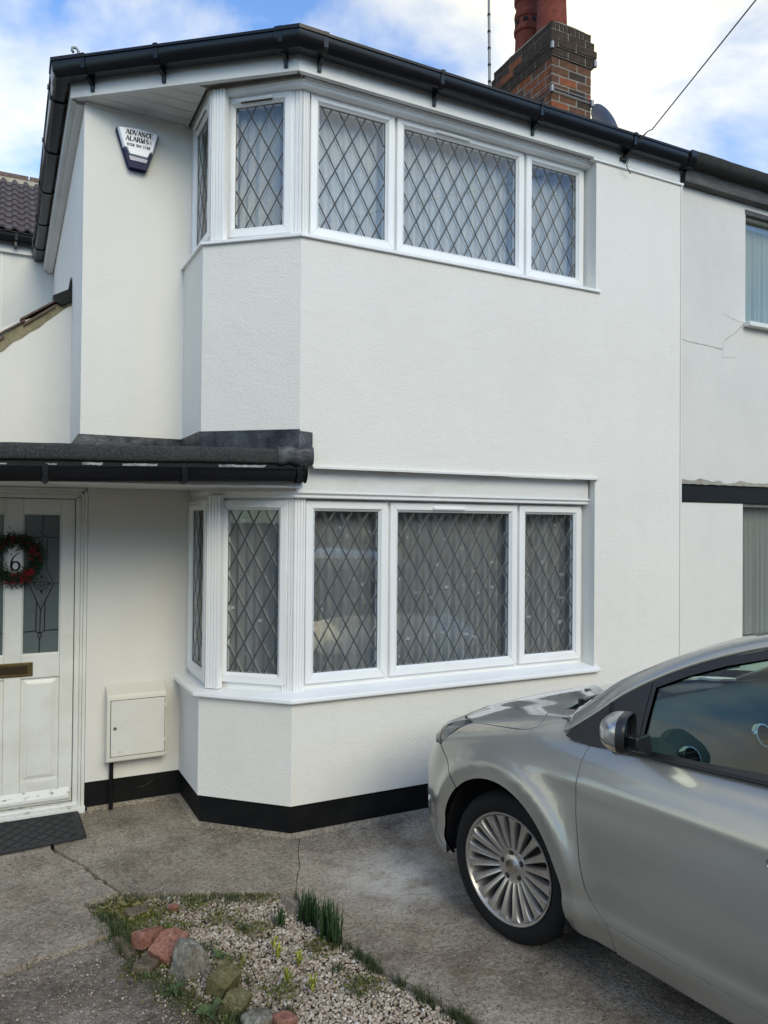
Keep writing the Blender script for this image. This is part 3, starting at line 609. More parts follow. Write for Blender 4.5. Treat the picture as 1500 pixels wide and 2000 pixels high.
# net curtains: one hung behind each bank of windows
def curtain(label, pts, z0, z1, mat, per=.05, amp=.014, squares=True, sq=.017, seed=0, group=None, cat='curtain', density=60):
    r_ = random.Random(seed); L = [0]
    for a, b in zip(pts[:-1], pts[1:]): L.append(L[-1]+(Vector(b)-Vector(a)).length)
    T = L[-1]; nu = int(T/.006); P = []; nv = 9
    ph = [r_.uniform(0, 6.28) for _ in range(6)]
    def pos(t, f):
        i = max(j for j in range(len(pts)-1) if t >= L[j]-1e-9); a, b = Vector(pts[i]), Vector(pts[i+1]); d = (b-a).normalized(); n = Vector((-d.y, d.x))
        q = t/per*6.283; w_ = amp*(math.sin(q+1.4*math.sin(t*9+ph[0])+.5*f*math.sin(t*17+ph[3]))+.45*math.sin(q*.53+ph[1])+.3*math.sin(q*2.1+ph[2]))*(.35+.65*f)
        c = a+d*(t-L[i])+n*w_; return c
    for i in range(nu+1):
        for j in range(nv):
            f = j/(nv-1); c = pos(min(T-1e-6, T*i/nu), f); P.append((c.x, c.y, z1-(z1-z0)*f))
    w = MB(); w.grid(P, nu+1, nv)
    if squares:
        w.cur = 1
        for _ in range(int(density*T*(z1-z0))):
            t = r_.uniform(.01, T-.03); z = r_.uniform(z0, z1-sq); f = (z1-z)/(z1-z0)
            a, b = pos(t, f), pos(min(T-1e-6, t+sq), f); d = (b-a).normalized() if (b-a).length > 1e-6 else Vector((1, 0)); n = Vector((-d.y, d.x))
            if n.y > 0: n = -n
            a, b = a+n*.002, b+n*.002; w.quad((a.x, a.y, z), (b.x, b.y, z), (b.x, b.y, z+sq), (a.x, a.y, z+sq))
    o = w.build('net_curtain', [mat, 'voile_square'], None, smooth=True, recalc=False); tag(o, label, cat, group); return o
curtain('dark pleated net curtain with small woven squares behind the ground-floor bay window', [(2.03, .22), (.09, .22)], .77, 1.80, 'voile', seed=1, density=44, amp=.019)
curtain('short net curtain behind the narrow ground-floor bay side windows', [(.06, .24), (-.31, .47), (-.31, .84)], .77, 1.80, 'voile', seed=2, density=40)
curtain('pale pleated net curtain with small woven squares behind the upstairs bay window', [(2.03, .22), (.09, .22)], 3.23, 4.05, 'voile_upper', seed=3, density=34, per=.045)
curtain('short net curtain behind the narrow upstairs bay side windows', [(.06, .24), (-.31, .47), (-.31, .84)], 3.23, 4.05, 'voile_upper', seed=4, density=24)

# porch canopy -----------------------------------------------------
tilt = lambda x: .028*x
def tl(line): return [tilt(p[0]) for p in line]
cl = [(.0, -.03), (-3.2, -.03)]
can = MB(); can.add([(-.0, -.03, 1.975), (-3.2, -.03, 1.885), (-3.2, 1.66, 1.93), (-.4, 1.66, 2.03), (0., .3, 2.03), (.0, -.03, 2.03), (-3.2, -.03, 1.94)], [(5, 6, 2, 3, 4)]); cano = can.build('canopy', 'roof_felt', house)
w = MB(); sweep(w, [(-.125, -.03)]+resample([(-.125, -.03), (-3.2, -.03)], .06, False)[1:], [(-.06, 2.046), (.0, 2.049), (.012, 2.045), (.018, 2.033), (.019, 1.985), (.015, 1.975), (.004, 1.970), (-.06, 1.970)], dz=[tilt(x)+.0015*math.sin(x*9) + .0008*math.sin(x*31) for x, y in [(-.125, -.03)]+resample([(-.125, -.03), (-3.2, -.03)], .06, False)[1:]]); w.build('felt_kerb', 'roof_felt', cano, autosm=60)
w = MB()
lp = resample([(.062, -.03), (-.135, -.03)], .012, False)
sweep(w, lp, [(-.06, 2.060), (.0, 2.062), (.018, 2.054), (.026, 2.035), (.027, 1.99), (.020, 1.972), (.006, 1.962), (-.06, 1.960)], dz=[.006*math.sin(x*70)+.03*max(0, (x+.0)/.06)*.3 for x, y in lp])
w.add([(-.02, -.006, 2.03), (.066, -.012, 1.985), (.068, -.010, 2.145), (-.004, -.008, 2.15), (-.02, .02, 2.15), (.066, -.03, 1.99), (.04, -.045, 2.0), (-.02, -.04, 2.055), (.060, -.030, 2.07)], [(0, 1, 2, 3), (7, 8, 2, 3), (6, 5, 8, 7), (5, 1, 2, 8)])
w.build('lead_corner', 'lead_flashing', cano, autosm=50)
w = MB(); sweep(w, [(.0, -.006), (A[0]-.004, A[1]-.004), (B[0]-.0, B[1]-.002), (D[0], D[1]-.0), E_, (-1.006, 1.655), (-3.2, 1.655)], [(.004, 2.0), (.012, 2.0), (.010, 2.158), (-.02, 2.160), (-.02, 2.0)]); w.build('lead_upstand', 'lead_flashing', cano)
w = MB(); sweep(w, cl, [(0, 1.887), (0, 1.972), (-.03, 1.972), (-.03, 1.887)], dz=tl(cl)); w.build('fascia', 'band_black', cano)
# curled, peeling white flakes on that fascia
for x0, x1, zz, hh in ((-1.235, -1.185, 1.947, .020), (-1.08, -.985, 1.958, .012), (-.90, -.735, 1.950, .022), (-.44, -.19, 1.952, .020), (-1.42, -1.39, 1.95, .012)):
    w = MB(); n = 14; pts = [(x0+(x1-x0)*i/n, zz+hh*.5*(1+.5*noise.noise(Vector((i*.7, x0*9, 0))))) for i in range(n+1)]; bts = [(x0+(x1-x0)*(i/n)*.9+.004, zz-hh*.45*(1+.8*noise.noise(Vector((i*.9, x0*5, 3))))) for i in range(n+1)]
    w.extrude([(x, -.034, z+tilt(x)) for x, z in pts]+[(x, -.0335, z+tilt(x)) for x, z in bts[::-1]], (0, .0025, 0)); w.build('paint_flake', 'flake_grey', cano)
cg = [(.012, -.031), (-3.2, -.031)]
w = MB(); sweep(w, cg, [(.003, 1.945), (.003, 1.905), (.012, 1.884), (.026, 1.874), (.040, 1.884), (.048, 1.905), (.050, 1.938), (.056, 1.940), (.056, 1.947), (.044, 1.947), (.042, 1.906), (.036, 1.890), (.026, 1.882), (.015, 1.890), (.010, 1.906), (.009, 1.945)], dz=tl(cg)); cgo = w.build('gutter', 'black_upvc', cano, autosm=40)
for xx in (-.03, -.62, -1.235):
    w = MB(); w.box((xx-.014, -.092, 1.868+tilt(xx)), (xx+.014, -.032, 1.890+tilt(xx))); w.box((xx-.012, -.094, 1.885+tilt(xx)), (xx+.012, -.084, 1.952+tilt(xx))); w.tube([(xx, -.085, 1.872+tilt(xx)), (xx, -.085, 1.860+tilt(xx))], .007, 8); w.build('bracket', 'black_upvc', cano, bevel=.003)
w = MB(); sweep(w, [(.018, -.031), (.006, -.031)], [(.0, 1.95), (.0, 1.90), (.012, 1.878), (.026, 1.868), (.042, 1.878), (.053, 1.90), (.060, 1.95)]); w.build('stop_end', 'black_upvc', cgo, bevel=.002)
w = MB(); sweep(w, [(.018, -.012), (-3.2, -.012)], [(0, 1.846), (0, 1.884), (-.019, 1.884), (-.019, 1.99), (-.05, 1.99), (-.05, 1.846)], dz=[0, tilt(-3.2)*.15]); w.build('beam', 'fascia_white', cano, bevel=.002)
w = MB(); w.prism([(-.01, .0), (-3.2, .0), (-3.2, 1.2), (-.38, 1.2), (-.38, .42), (.04, .06)], 1.8485, 1.858); w.build('soffit', 'soffit_white', cano)
w = MB(); w.box((-.37, .835, 1.815), (-.97, .85, 1.848)); w.build('cover_strip', 'old_white_paint', cano)

# front door ---------------------------------------------------------
w = MB()
for sx in (1, -1):
    X = lambda x: -1.345+sx*(x+1.345)
    w.box((X(-1.028), .876, .0), (X(-1.000), .95, 1.80)); w.box((X(-1.0), .864, .0), (X(-.985), .95, 1.83)); w.box((X(-.985), .852, .0), (X(-.966), .93, 1.845))
w.box((-1.69, .876, 1.787), (-1.0, .95, 1.812)); w.box((-1.705, .864, 1.812), (-.985, .95, 1.83)); w.box((-1.72, .852, 1.83), (-.966, .93, 1.847))
w.build('door_frame', 'old_white_paint', house, bevel=.003)
w = MB(); w.box((-1.72, .835, -.02), (-.962, .96, .034)); w.box((-1.69, .870, .034), (-1.0, .95, .052)); w.build('threshold', 'peeling_paint', house, bevel=.004)
w = MB(); yf = .897
for a in ((-1.662, -1.587, .06, 1.783), (-1.103, -1.031, .06, 1.783), (-1.387, -1.301, .06, 1.783)): w.box((a[0], yf, a[2]), (a[1], yf+.044, a[3]))
for a in ((-1.5865, -1.3875, 1.700, 1.783), (-1.3005, -1.1035, 1.700, 1.783), (-1.5865, -1.3875, .775, .905), (-1.3005, -1.1035, .775, .905), (-1.5865, -1.3875, .06, .195), (-1.3005, -1.1035, .06, .195)): w.box((a[0], yf, a[2]), (a[1], yf+.044, a[3]))
door = w.build('door', 'old_white_paint', house, bevel=.0025)
w = MB(); w.add([(x, y, z) for x in (-1.655, -1.04) for y, z in ((yf, .075), (yf-.022, .082), (yf-.024, .10), (yf-.004, .135), (yf, .14))], [(0, 1, 6, 5), (1, 2, 7, 6), (2, 3, 8, 7), (3, 4, 9, 8), (0, 4, 3, 2, 1), (5, 6, 7, 8, 9)]); w.build('weatherboard', 'peeling_paint', door, bevel=.002)
for x0, x1 in ((-1.5865, -1.3875), (-1.3005, -1.1035)):
    w = MB(); w.box((x0, yf+.012, .195), (x1, yf+.03, .775)); F = lambda u, h, z: (u, yf+.012-h, z)
    ring4(w, F, x0+.012, x1-.012, .207, .763, [(0, 0), (.022, .009), (.024, .009), (.024, 0)], 0); w.box((x0+.036, yf+.003, .231), (x1-.036, yf+.014, .739)); w.build('door_panel', 'old_white_paint', door, bevel=.0015)
    w = MB(); w.box((x0, yf+.016, .905), (x1, yf+.024, 1.70)); gp = w.build('door_glass', 'frosted_glass', door)
    w = MB(); F = lambda u, h, z: (u, yf+.016-h, z); ring4(w, F, x0, x1, .905, 1.70, [(0, .014), (.006, .010), (.008, 0), (0, 0)], 0); w.build('glazing_bead', 'old_white_paint', door)
    mir = x0 < -1.4
    def gz(u, v): 
        X = x0+(u-250)/400*(x1-x0)
        if mir: X = x1-(u-250)/400*(x1-x0)
        return (X, yf+.0150, 1.70-(v-230)/1470*.795)
    lines = [[(457, 230), (457, 390)], [(457, 390), (440, 415), (445, 440), (475, 445), (478, 465)], [(505, 480), (650, 480)], [(415, 480), (250, 480)], [(415, 480), (440, 468), (480, 468), (505, 480)], [(505, 480), (500, 810), (580, 965), (650, 965)], [(415, 480), (412, 810), (320, 965), (250, 965)], [(458, 480), (456, 640)], [(320, 965), (443, 1240), (580, 965)], [(400, 1150), (397, 1450), (410, 1472), (440, 1475), (470, 1472), (487, 1450), (490, 1150)], [(443, 1240), (439, 1470)], [(250, 1464), (396, 1455)], [(488, 1455), (650, 1450)], [(439, 1470), (419, 1505), (437, 1542), (458, 1505), (439, 1470)], [(437, 1542), (434, 1700)]]
    for a in range(4):
        ca, sa = math.cos(a*math.pi/2+math.pi/4), math.sin(a*math.pi/2+math.pi/4)
        lines.append([(450+ca*r_*1.0-sa*t_, 965+(sa*r_+ca*t_)) for r_, t_ in ((12, 0), (40, 18), (66, 16), (76, 0), (66, -16), (40, -18), (12, 0))])
    w = MB()
    for l in lines:
        P = [Vector(gz(*p)) for p in l]
        for p, q in zip(P[:-1], P[1:]):
            d = (q-p).normalized(); n = Vector((-d.z, 0, d.x))*.0026; w.add([p-n, q-n, q+n, p+n, p-n+Vector((0, -.0015, 0)), q-n+Vector((0, -.0015, 0)), q+n+Vector((0, -.0015, 0)), p+n+Vector((0, -.0015, 0))], [(4, 5, 6, 7), (0, 1, 5, 4), (3, 2, 6, 7)])
    for a in range(4):
        ca, sa = math.cos(a*math.pi/2), math.sin(a*math.pi/2); L_ = 100 if a in (0, 1) else 80
        pts = [(450+ca*r_-sa*t_, 965+(sa*r_+ca*t_)) for r_, t_ in ((55, 0), (66, 20), (82, 16), (L_+12, 0), (82, -16), (66, -20))]
        w.add([(x, y-.0008, z) for x, y, z in (gz(*p) for p in pts)], [tuple(range(6))])
    w.build('leading', 'black_enamel', door, recalc=False)
F = lambda u, h, z: (u, yf-h, z)
w = MB(); ring4(w, F, -1.447, -1.241, .787, .866, [(0, 0), (0, .004), (.003, .006), (.014, .006), (.016, .003), (.016, 0)], 0); w.box((-1.434, yf-.0035, .800), (-1.254, yf, .853)); lb = w.build('letterbox', 'brass_dull', door)
w = MB(); w.box((-1.428, yf-.0065, .806), (-1.268, yf-.0036, .848)); w.build('letter_flap', 'brass_dark', door, bevel=.001)
w = MB(); w.box((-1.377, yf-.007, 1.345), (-1.301, yf-.0005, 1.530)); w.build('number_plate', 'plaque_white', door, bevel=.0015)
# painted figure 6
w = MB(); c6 = (-1.336, 1.418); six = [(c6[0]+.020, c6[1]+.062), (c6[0]+.002, c6[1]+.052), (c6[0]-.014, c6[1]+.032), (c6[0]-.022, c6[1]+.008), (c6[0]-.021, c6[1]-.010)]
six += [(c6[0]-.001+.021*math.cos(a), c6[1]-.012+.024*math.sin(a)) for a in np.linspace(math.pi, 3*math.pi, 22)]
wd = [.0016, .0028, .0042, .0056, .006]+[.0045+.0022*abs(math.cos(a)) for a in np.linspace(math.pi, 3*math.pi, 22)]
vs_ = []
for i, p in enumerate(six):
    a, b = six[max(0, i-1)], six[min(len(six)-1, i+1)]; d = Vector((b[0]-a[0], b[1]-a[1])).normalized(); n = Vector((-d.y, d.x))*wd[i]; vs_ += [(p[0]+n.x, yf-.0075, p[1]+n.y), (p[0]-n.x, yf-.0075, p[1]-n.y)]
w.add(vs_, [(2*i, 2*i+1, 2*i+3, 2*i+2) for i in range(len(six)-1)]); w.build('number_six', 'black_enamel', door, recalc=False)

w = MB(); w.quad((-1.75, .955, 0), (-.95, .955, 0), (-.95, .955, 1.86), (-1.75, .955, 1.86)); w.build('hallway', 'room_wall', house)
# wreath
wr = thing('wreath', 'dark green fir wreath with red berries hanging on the white front door', 'wreath', (-1.339, .87, 1.445))
def blades(mb, tones, n, fn, r=rng):
    """little folded leaves: fn(i) -> base, direction, length, width, tone"""
    for i in range(n):
        b, d, L, wd_, tn = fn(i); b = Vector(b); d = Vector(d).normalized(); s = d.cross(Vector(r.normal(size=3))).normalized()*wd_
        mb.add([b-s*.6, b+s*.6, b+d*L*.55+s, b+d*L, b+d*L*.55-s], [(0, 1, 2, 3, 4)]); tones += [tn*.7, tn*.7, tn, min(1, tn+.15), tn]
mb = MB(); tn = []
def fwr(i):
    a = rng.uniform(0, 6.283); rr = .112+rng.normal()*.014; ph = rng.uniform(0, 6.283); q = .027*rng.uniform(.2, 1)
    c = Vector((-1.339+math.cos(a)*rr, .862+math.sin(ph)*q, 1.445+math.sin(a)*rr))+Vector((math.cos(a), 0, math.sin(a)))*math.cos(ph)*q
    o = Vector((math.cos(a), 0, math.sin(a))); t = Vector((-math.sin(a), 0, math.cos(a)))
    return c, t*rng.uniform(-.2, 1)+o*rng.normal()*.8+Vector((0, -abs(rng.normal())*.7, 0)), rng.uniform(.014, .034), rng.uniform(.0012, .0030), rng.uniform(0, 1)
blades(mb, tn, 4200, fwr); mb.tone = tn; mb.build('foliage', 'fir_dark', wr, recalc=False, kind='stuff')
mb = MB(); mb.lathe([(.0075*math.cos(t), .0075*math.sin(t)) for t in np.linspace(-1.57, 1.57, 2)], n=3); mb = MB()
mb.add(*((lambda V: (V, [(i*12+k, i*12+(k+1) % 12, ((i+1) % 30)*12+(k+1) % 12, ((i+1) % 30)*12+k) for i in range(30) for k in range(12)]))([(-1.339+math.cos(a)*(.112+.016*math.cos(b)), .868+.014*math.sin(b), 1.445+math.sin(a)*(.112+.016*math.cos(b))) for a in np.linspace(0, 6.283, 31)[:30] for b in np.linspace(0, 6.283, 13)[:12]]))); mb.build('wreath_ring', 'fir_dark', wr, smooth=True)
bme = bmesh.new(); bmesh.ops.create_icosphere(bme, subdivisions=2, radius=1); ICO_V = np.array([v.co[:] for v in bme.verts]); ICO_F = np.array([[v.index for v in f.verts] for f in bme.faces]); bme.free()
bme = bmesh.new(); bmesh.ops.create_icosphere(bme, subdivisions=1, radius=1); ICO1_V = np.array([v.co[:] for v in bme.verts]); ICO1_F = np.array([[v.index for v in f.verts] for f in bme.faces]); bme.free()
mb = MB(); tn = []
for cl_ in range(52):
    a = rng.uniform(0, 6.283) if cl_ > 18 else rng.choice([-.7, .3, 3.9, 4.6, 5.4, 1.7])+rng.normal()*.22; rr = .112+rng.normal()*.014
    for k in range(8):
        p = Vector((-1.339+math.cos(a)*rr+rng.normal()*.009, .838+rng.normal()*.004, 1.445+math.sin(a)*rr+rng.normal()*.009)); s = rng.uniform(.0028, .0048)
        mb.add([tuple(Vector(v)*s+p) for v in ICO1_V], [tuple(f) for f in ICO1_F]); tn += [rng.uniform(0, 1)]*len(ICO1_V)
mb.tone = tn; mb.build('berries', 'berry_red', wr, smooth=True, kind='stuff')

# doormat
w = MB(); mo = [(-1.70, .835), (-1.012, .845), (-1.003, .452), (-1.70, .40)]
w.prism(mo[::-1], .004, .010)
mt = w.build('doormat', 'rubber_mat', None, bevel=.002); tag(mt, 'black rubber doormat with a raised lattice lying outside the front door', 'doormat')
w = MB(); mi_ = offset_poly(mo, .0)
F = lambda u, v: Vector(mo[0])*(1-u)*(v)+Vector(mo[1])*u*v+Vector(mo[2])*u*(1-v)+Vector(mo[3])*(1-u)*(1-v)
def bar(p, q, wd_, h0, h1):
    p, q = F(*p), F(*q); d = (q-p).normalized(); n = Vector((-d.y, d.x))*wd_
    w.hexa([(p.x-n.x, p.y-n.y, h0), (q.x-n.x, q.y-n.y, h0), (q.x+n.x, q.y+n.y, h0), (p.x+n.x, p.y+n.y, h0)], [(p.x-n.x*.5, p.y-n.y*.5, h1), (q.x-n.x*.5, q.y-n.y*.5, h1), (q.x+n.x*.5, q.y+n.y*.5, h1), (p.x+n.x*.5, p.y+n.y*.5, h1)])
for p, q in (((0, 0.02), (1, .02)), ((1, 0), (1, 1)), ((0, .98), (1, .98)), ((.02, 0), (.02, 1))): bar(p, q, .016, .009, .0155)
for k in range(-6, 16):
    for sg in (1, -1):
        u0 = k/9; p, q = (u0, .06), (u0+sg*.42, .94)
        lo, hi = 0, 1
        for (a, b) in ((p[0], q[0]),):
            t1, t2 = (.04-a)/(b-a), (.96-a)/(b-a); lo, hi = max(lo, min(t1, t2)), min(hi, max(t1, t2))
        if hi-lo < .05: continue
        bar((p[0]+(q[0]-p[0])*lo, p[1]+(q[1]-p[1])*lo), (p[0]+(q[0]-p[0])*hi, p[1]+(q[1]-p[1])*hi), .0045, .0095, .0135)
w.build('tread_pattern', 'rubber_mat', mt)

# electricity meter cabinet
mc = thing('meter_cabinet', 'cream meter cabinet with locked door on the wall between the front door and the bay', 'cabinet', (-.69, .85, .26))
w = MB(); x0, x1 = -.860, -.528
w.extrude([(x0, .85, .262), (x0, .765, .285), (x0, .760, .292), (x0, .760, .645), (x0, .768, .668), (x0, .85, .712)], (x1-x0, 0, 0)); w.build('body', 'cabinet_cream', mc, bevel=.004)
w = MB(); w.box((x0+.022, .7535, .318), (x1-.012, .7595, .634)); md_ = w.build('cabinet_door', 'cabinet_door', mc, bevel=.002)
F = lambda u, h, z: (u, .7595-h, z)
w = MB(); ring4(w, F, x0+.019, x1-.009, .315, .637, [(0, .0006), (.003, .0006), (.003, 0), (0, 0)], 0); w.build('door_gap', 'car_gap', mc)
w = MB(); w.lathe([(0, -.004), (.0085, -.004), (.0095, 0), (.0095, .003)], (x0+.044, .7535, .478), (0, 1, 0), 20); w.build('lock', 'steel_dull', md_, autosm=40)
w = MB(); w.lathe([(0, -.0045), (.0035, -.0045), (.0035, 0)], (x0+.044, .7535, .478), (0, 1, 0), 12); w.build('keyhole', 'car_gap', md_)
for zz in (.385, .585):
    w = MB(); w.box((x1-.013, .750, zz-.012), (x1-.002, .760, zz+.012)); w.tube([(x1-.012, .751, zz-.011), (x1-.012, .751, zz+.011)], .003, 8); w.build('hinge', 'cabinet_cream', mc, bevel=.001)
w = MB(); w.tube([(x0+.072, .751, .340), (x0+.066, .751, .344), (x0+.072, .751, .348), (x0+.078, .751, .344), (x0+.072, .751, .340)], .0006, 4); w.build('moulded_mark', 'steel_dull', md_)
w = MB(); w.tube([(-.826, .815, .272), (-.826, .815, -.01)], .0125, 16); w.build('conduit', 'black_upvc', mc, autosm=40)
w = MB(); w.tube([(-.70, .855, .098), (-.66, .850, .094), (-.62, .848, .104), (-.585, .850, .128), (-.575, .856, .136)], .0022, 6); tag(w.build('cable', 'cable_black', None, smooth=True), 'short loop of thin black cable on the black plinth below the cabinet', 'cable')

# alarm bell box
al = thing('alarm_box', 'white and navy blue burglar alarm box high on the white wall beside the bay', 'alarm box', (-.715, .85, 3.72))
def rnd(poly, r, n=4):
    out = []
    for i in range(len(poly)):
        a, b, c = Vector(poly[i-1]), Vector(poly[i]), Vector(poly[(i+1) % len(poly)]); e1 = (a-b).normalized(); e2 = (c-b).normalized()
        p, q = b+e1*r, b+e2*r
        for t in np.linspace(0, 1, n): out.append(tuple(p.lerp(b, t).lerp(b.lerp(q, t), t)))
    return out
ol = [(-.852, 3.958), (-.715, 3.985), (-.598, 3.962), (-.672, 3.724), (-.775, 3.728)]
ol[1] = (-.722, 3.972)
olr = rnd(ol, .02)
w = MB(); w.extrude([(x, .849, z) for x, z in olr], (0, -.030, 0)); w.build('back_plate', 'alarm_blue', al, bevel=.004)
cut = lambda pts: [(x, .806, z) for x, z in pts]
up_ = rnd([(-.842, 3.955), (-.722, 3.968), (-.606, 3.956), (-.637, 3.835), (-.652, 3.832), (-.668, 3.795), (-.775, 3.800), (-.790, 3.836), (-.808, 3.838)], .006, 3)
w = MB(); b0 = [(x, .820, z) for x, z in up_]; cx_, cz_ = -.722, 3.89; b1 = [(cx_+(x-cx_)*.93, .796, cz_+(z-cz_)*.93) for x, z in up_]; n = len(up_)
w.add(b0+b1, [tuple(range(n, 2*n))]+[(i, (i+1) % n, n+(i+1) % n, n+i) for i in range(n)]); w.build('cover', 'alarm_white', al, bevel=.003)
lo_ = [(-.775, 3.797), (-.668, 3.792), (-.676, 3.768), (-.769, 3.770)]; w = MB(); w.extrude([(x, .812, z) for x, z in lo_], (0, -.012, 0)); w.build('lens_band', 'alarm_grey', al, bevel=.002)
lo_ = [(-.806, 3.834), (-.790, 3.832), (-.778, 3.799), (-.7725, 3.767), (-.672, 3.765), (-.664, 3.795), (-.652, 3.829), (-.640, 3.832), (-.674, 3.728), (-.773, 3.731)]; w = MB(); b0 = [(x, .821, z) for x, z in lo_]; b1 = [(x*.98-.715*.02, .803 if z < 3.75 or True else .8, z) for x, z in lo_]; n = len(lo_); w.add(b0+b1, [tuple(range(n, 2*n))]+[(i, (i+1) % n, n+(i+1) % n, n+i) for i in range(n)]); w.build('lens', 'alarm_blue', al)
# stroke alphabet (thick and thin strokes with slab serifs) for the printed name and number
GL = {'A': (1.0, [((.05, 0), (.48, 1), .06), ((.48, 1), (.93, 0), .13), ((.2, .36), (.75, .36), .06)], [.05, .93], []), 'D': (1.0, [((.18, 0), (.18, 1), .13), ((.1, .97), (.5, .97), .06), ((.1, .03), (.5, .03), .06), ((.5, .97), (.82, .78), .09), ((.82, .78), (.88, .5), .13), ((.88, .5), (.82, .22), .13), ((.82, .22), (.5, .03), .09)], [.1], [.1]),
      'V': (1.0, [((.07, 1), (.5, 0), .13), ((.5, 0), (.93, 1), .06)], [], [.07, .93]), 'N': (1.05, [((.14, 0), (.14, 1), .06), ((.14, 1), (.86, 0), .13), ((.86, 0), (.86, 1), .06)], [.14], [.1, .86]), 'C': (.9, [((.85, .78), (.6, .98), .08), ((.6, .98), (.25, .86), .09), ((.25, .86), (.12, .5), .13), ((.12, .5), (.25, .14), .13), ((.25, .14), (.6, .02), .09), ((.6, .02), (.88, .22), .07), ((.86, .98), (.86, .7), .05)], [], []),
      'E': (.85, [((.18, 0), (.18, 1), .13), ((.1, .97), (.78, .97), .06), ((.1, .03), (.82, .03), .06), ((.2, .5), (.6, .5), .06), ((.78, .97), (.78, .75), .05), ((.82, .03), (.82, .27), .05)], [], []), 'L': (.8, [((.18, 0), (.18, 1), .13), ((.1, .03), (.78, .03), .06), ((.78, .03), (.78, .28), .05)], [], [.18]), 'R': (1.0, [((.18, 0), (.18, 1), .13), ((.1, .97), (.55, .97), .06), ((.55, .97), (.76, .76), .12), ((.76, .76), (.55, .5), .10), ((.55, .5), (.2, .5), .06), ((.5, .5), (.9, 0), .13)], [.18, .92], []),
      'M': (1.2, [((.1, 0), (.12, 1), .06), ((.12, 1), (.5, 0), .13), ((.5, 0), (.88, 1), .06), ((.88, 1), (.9, 0), .13)], [.1, .9], [.08, .92]), 'S': (.75, [((.72, .78), (.5, .98), .07), ((.5, .98), (.2, .8), .10), ((.2, .8), (.3, .58), .12), ((.3, .58), (.66, .38), .13), ((.66, .38), (.7, .16), .12), ((.7, .16), (.4, .02), .09), ((.4, .02), (.12, .22), .06)], [], []),
      '0': (.7, [((.35, 1), (.12, .75), .1), ((.12, .75), (.12, .25), .13), ((.12, .25), (.35, 0), .1), ((.35, 0), (.58, .25), .1), ((.58, .25), (.58, .75), .13), ((.58, .75), (.35, 1), .1)], [], []), '2': (.7, [((.12, .75), (.35, 1), .09), ((.35, 1), (.6, .75), .12), ((.6, .75), (.1, .04), .1), ((.1, .04), (.62, .04), .09)], [], []), '8': (.7, [((.35, 1), (.14, .76), .1), ((.14, .76), (.58, .28), .12), ((.58, .28), (.35, 0), .1), ((.35, 0), (.12, .26), .1), ((.12, .26), (.56, .76), .1), ((.56, .76), (.35, 1), .1)], [], []),
      '3': (.7, [((.12, .85), (.4, 1), .09), ((.4, 1), (.58, .76), .12), ((.58, .76), (.32, .53), .09), ((.32, .53), (.6, .28), .12), ((.6, .28), (.35, 0), .11), ((.35, 0), (.1, .12), .08)], [], []), '4': (.7, [((.48, 0), (.48, 1), .13), ((.48, 1), (.08, .3), .07), ((.08, .3), (.65, .3), .08)], [], []), '5': (.7, [((.2, .97), (.6, .97), .1), ((.2, .97), (.16, .56), .07), ((.16, .56), (.5, .58), .09), ((.5, .58), (.6, .28), .12), ((.6, .28), (.38, .02), .1), ((.38, .02), (.1, .1), .08)], [], []), '7': (.7, [((.1, .96), (.62, .96), .1), ((.62, .96), (.28, 0), .11)], [], []), ' ': (.4, [], [], [])}
def textmesh(name, txt, x0, z0, h, y, parent, mat, fit=None, slope=0.):
    w = MB(); tot = sum(GL[c][0]*.98+.06 for c in txt); sx = (fit/(tot*h)) if fit else .9; cx = 0
    def st(a, b, t):
        a = Vector((x0+(cx+a[0])*h*sx, z0+a[1]*h)); b = Vector((x0+(cx+b[0])*h*sx, z0+b[1]*h)); d = (b-a).normalized(); n = Vector((-d.y, d.x))*t*h*.85; a = a-d*t*h*.2; b = b+d*t*h*.2
        w.quad(*[(p.x, y, p.y) for p in (a-n, b-n, b+n, a+n)])
    for c in txt:
        W_, ss, lo, hi = GL[c]
        for s in ss: st(*s)
        for xx in lo: st((xx-.13, .02), (xx+.13, .02), .05)
        for xx in hi: st((xx-.13, .98), (xx+.13, .98), .05)
        cx += W_*.98+.06
    for i, v in enumerate(w.v): w.v[i] = (v[0], v[1]-i*1e-6, v[2])
    w.build(name, mat, parent, recalc=False)
textmesh('printed_name', 'ADVANCE', -.795, 3.917, .028, .7945, al, 'print_navy', fit=.152)
textmesh('printed_name', 'ALARMS', -.795, 3.880, .028, .7945, al, 'print_navy', fit=.128)
textmesh('printed_number', '0208 304 5740', -.788, 3.850, .016, .7945, al, 'print_navy', fit=.132)
w = MB()
for r_ in (.005, .009, .013): w.tube([(-.664+r_*math.cos(a), .7945, 3.892+r_*1.3*math.sin(a)) for a in np.linspace(-.9, .9, 6)], .0008, 4)
w.build('sound_wave_mark', 'print_navy', al)

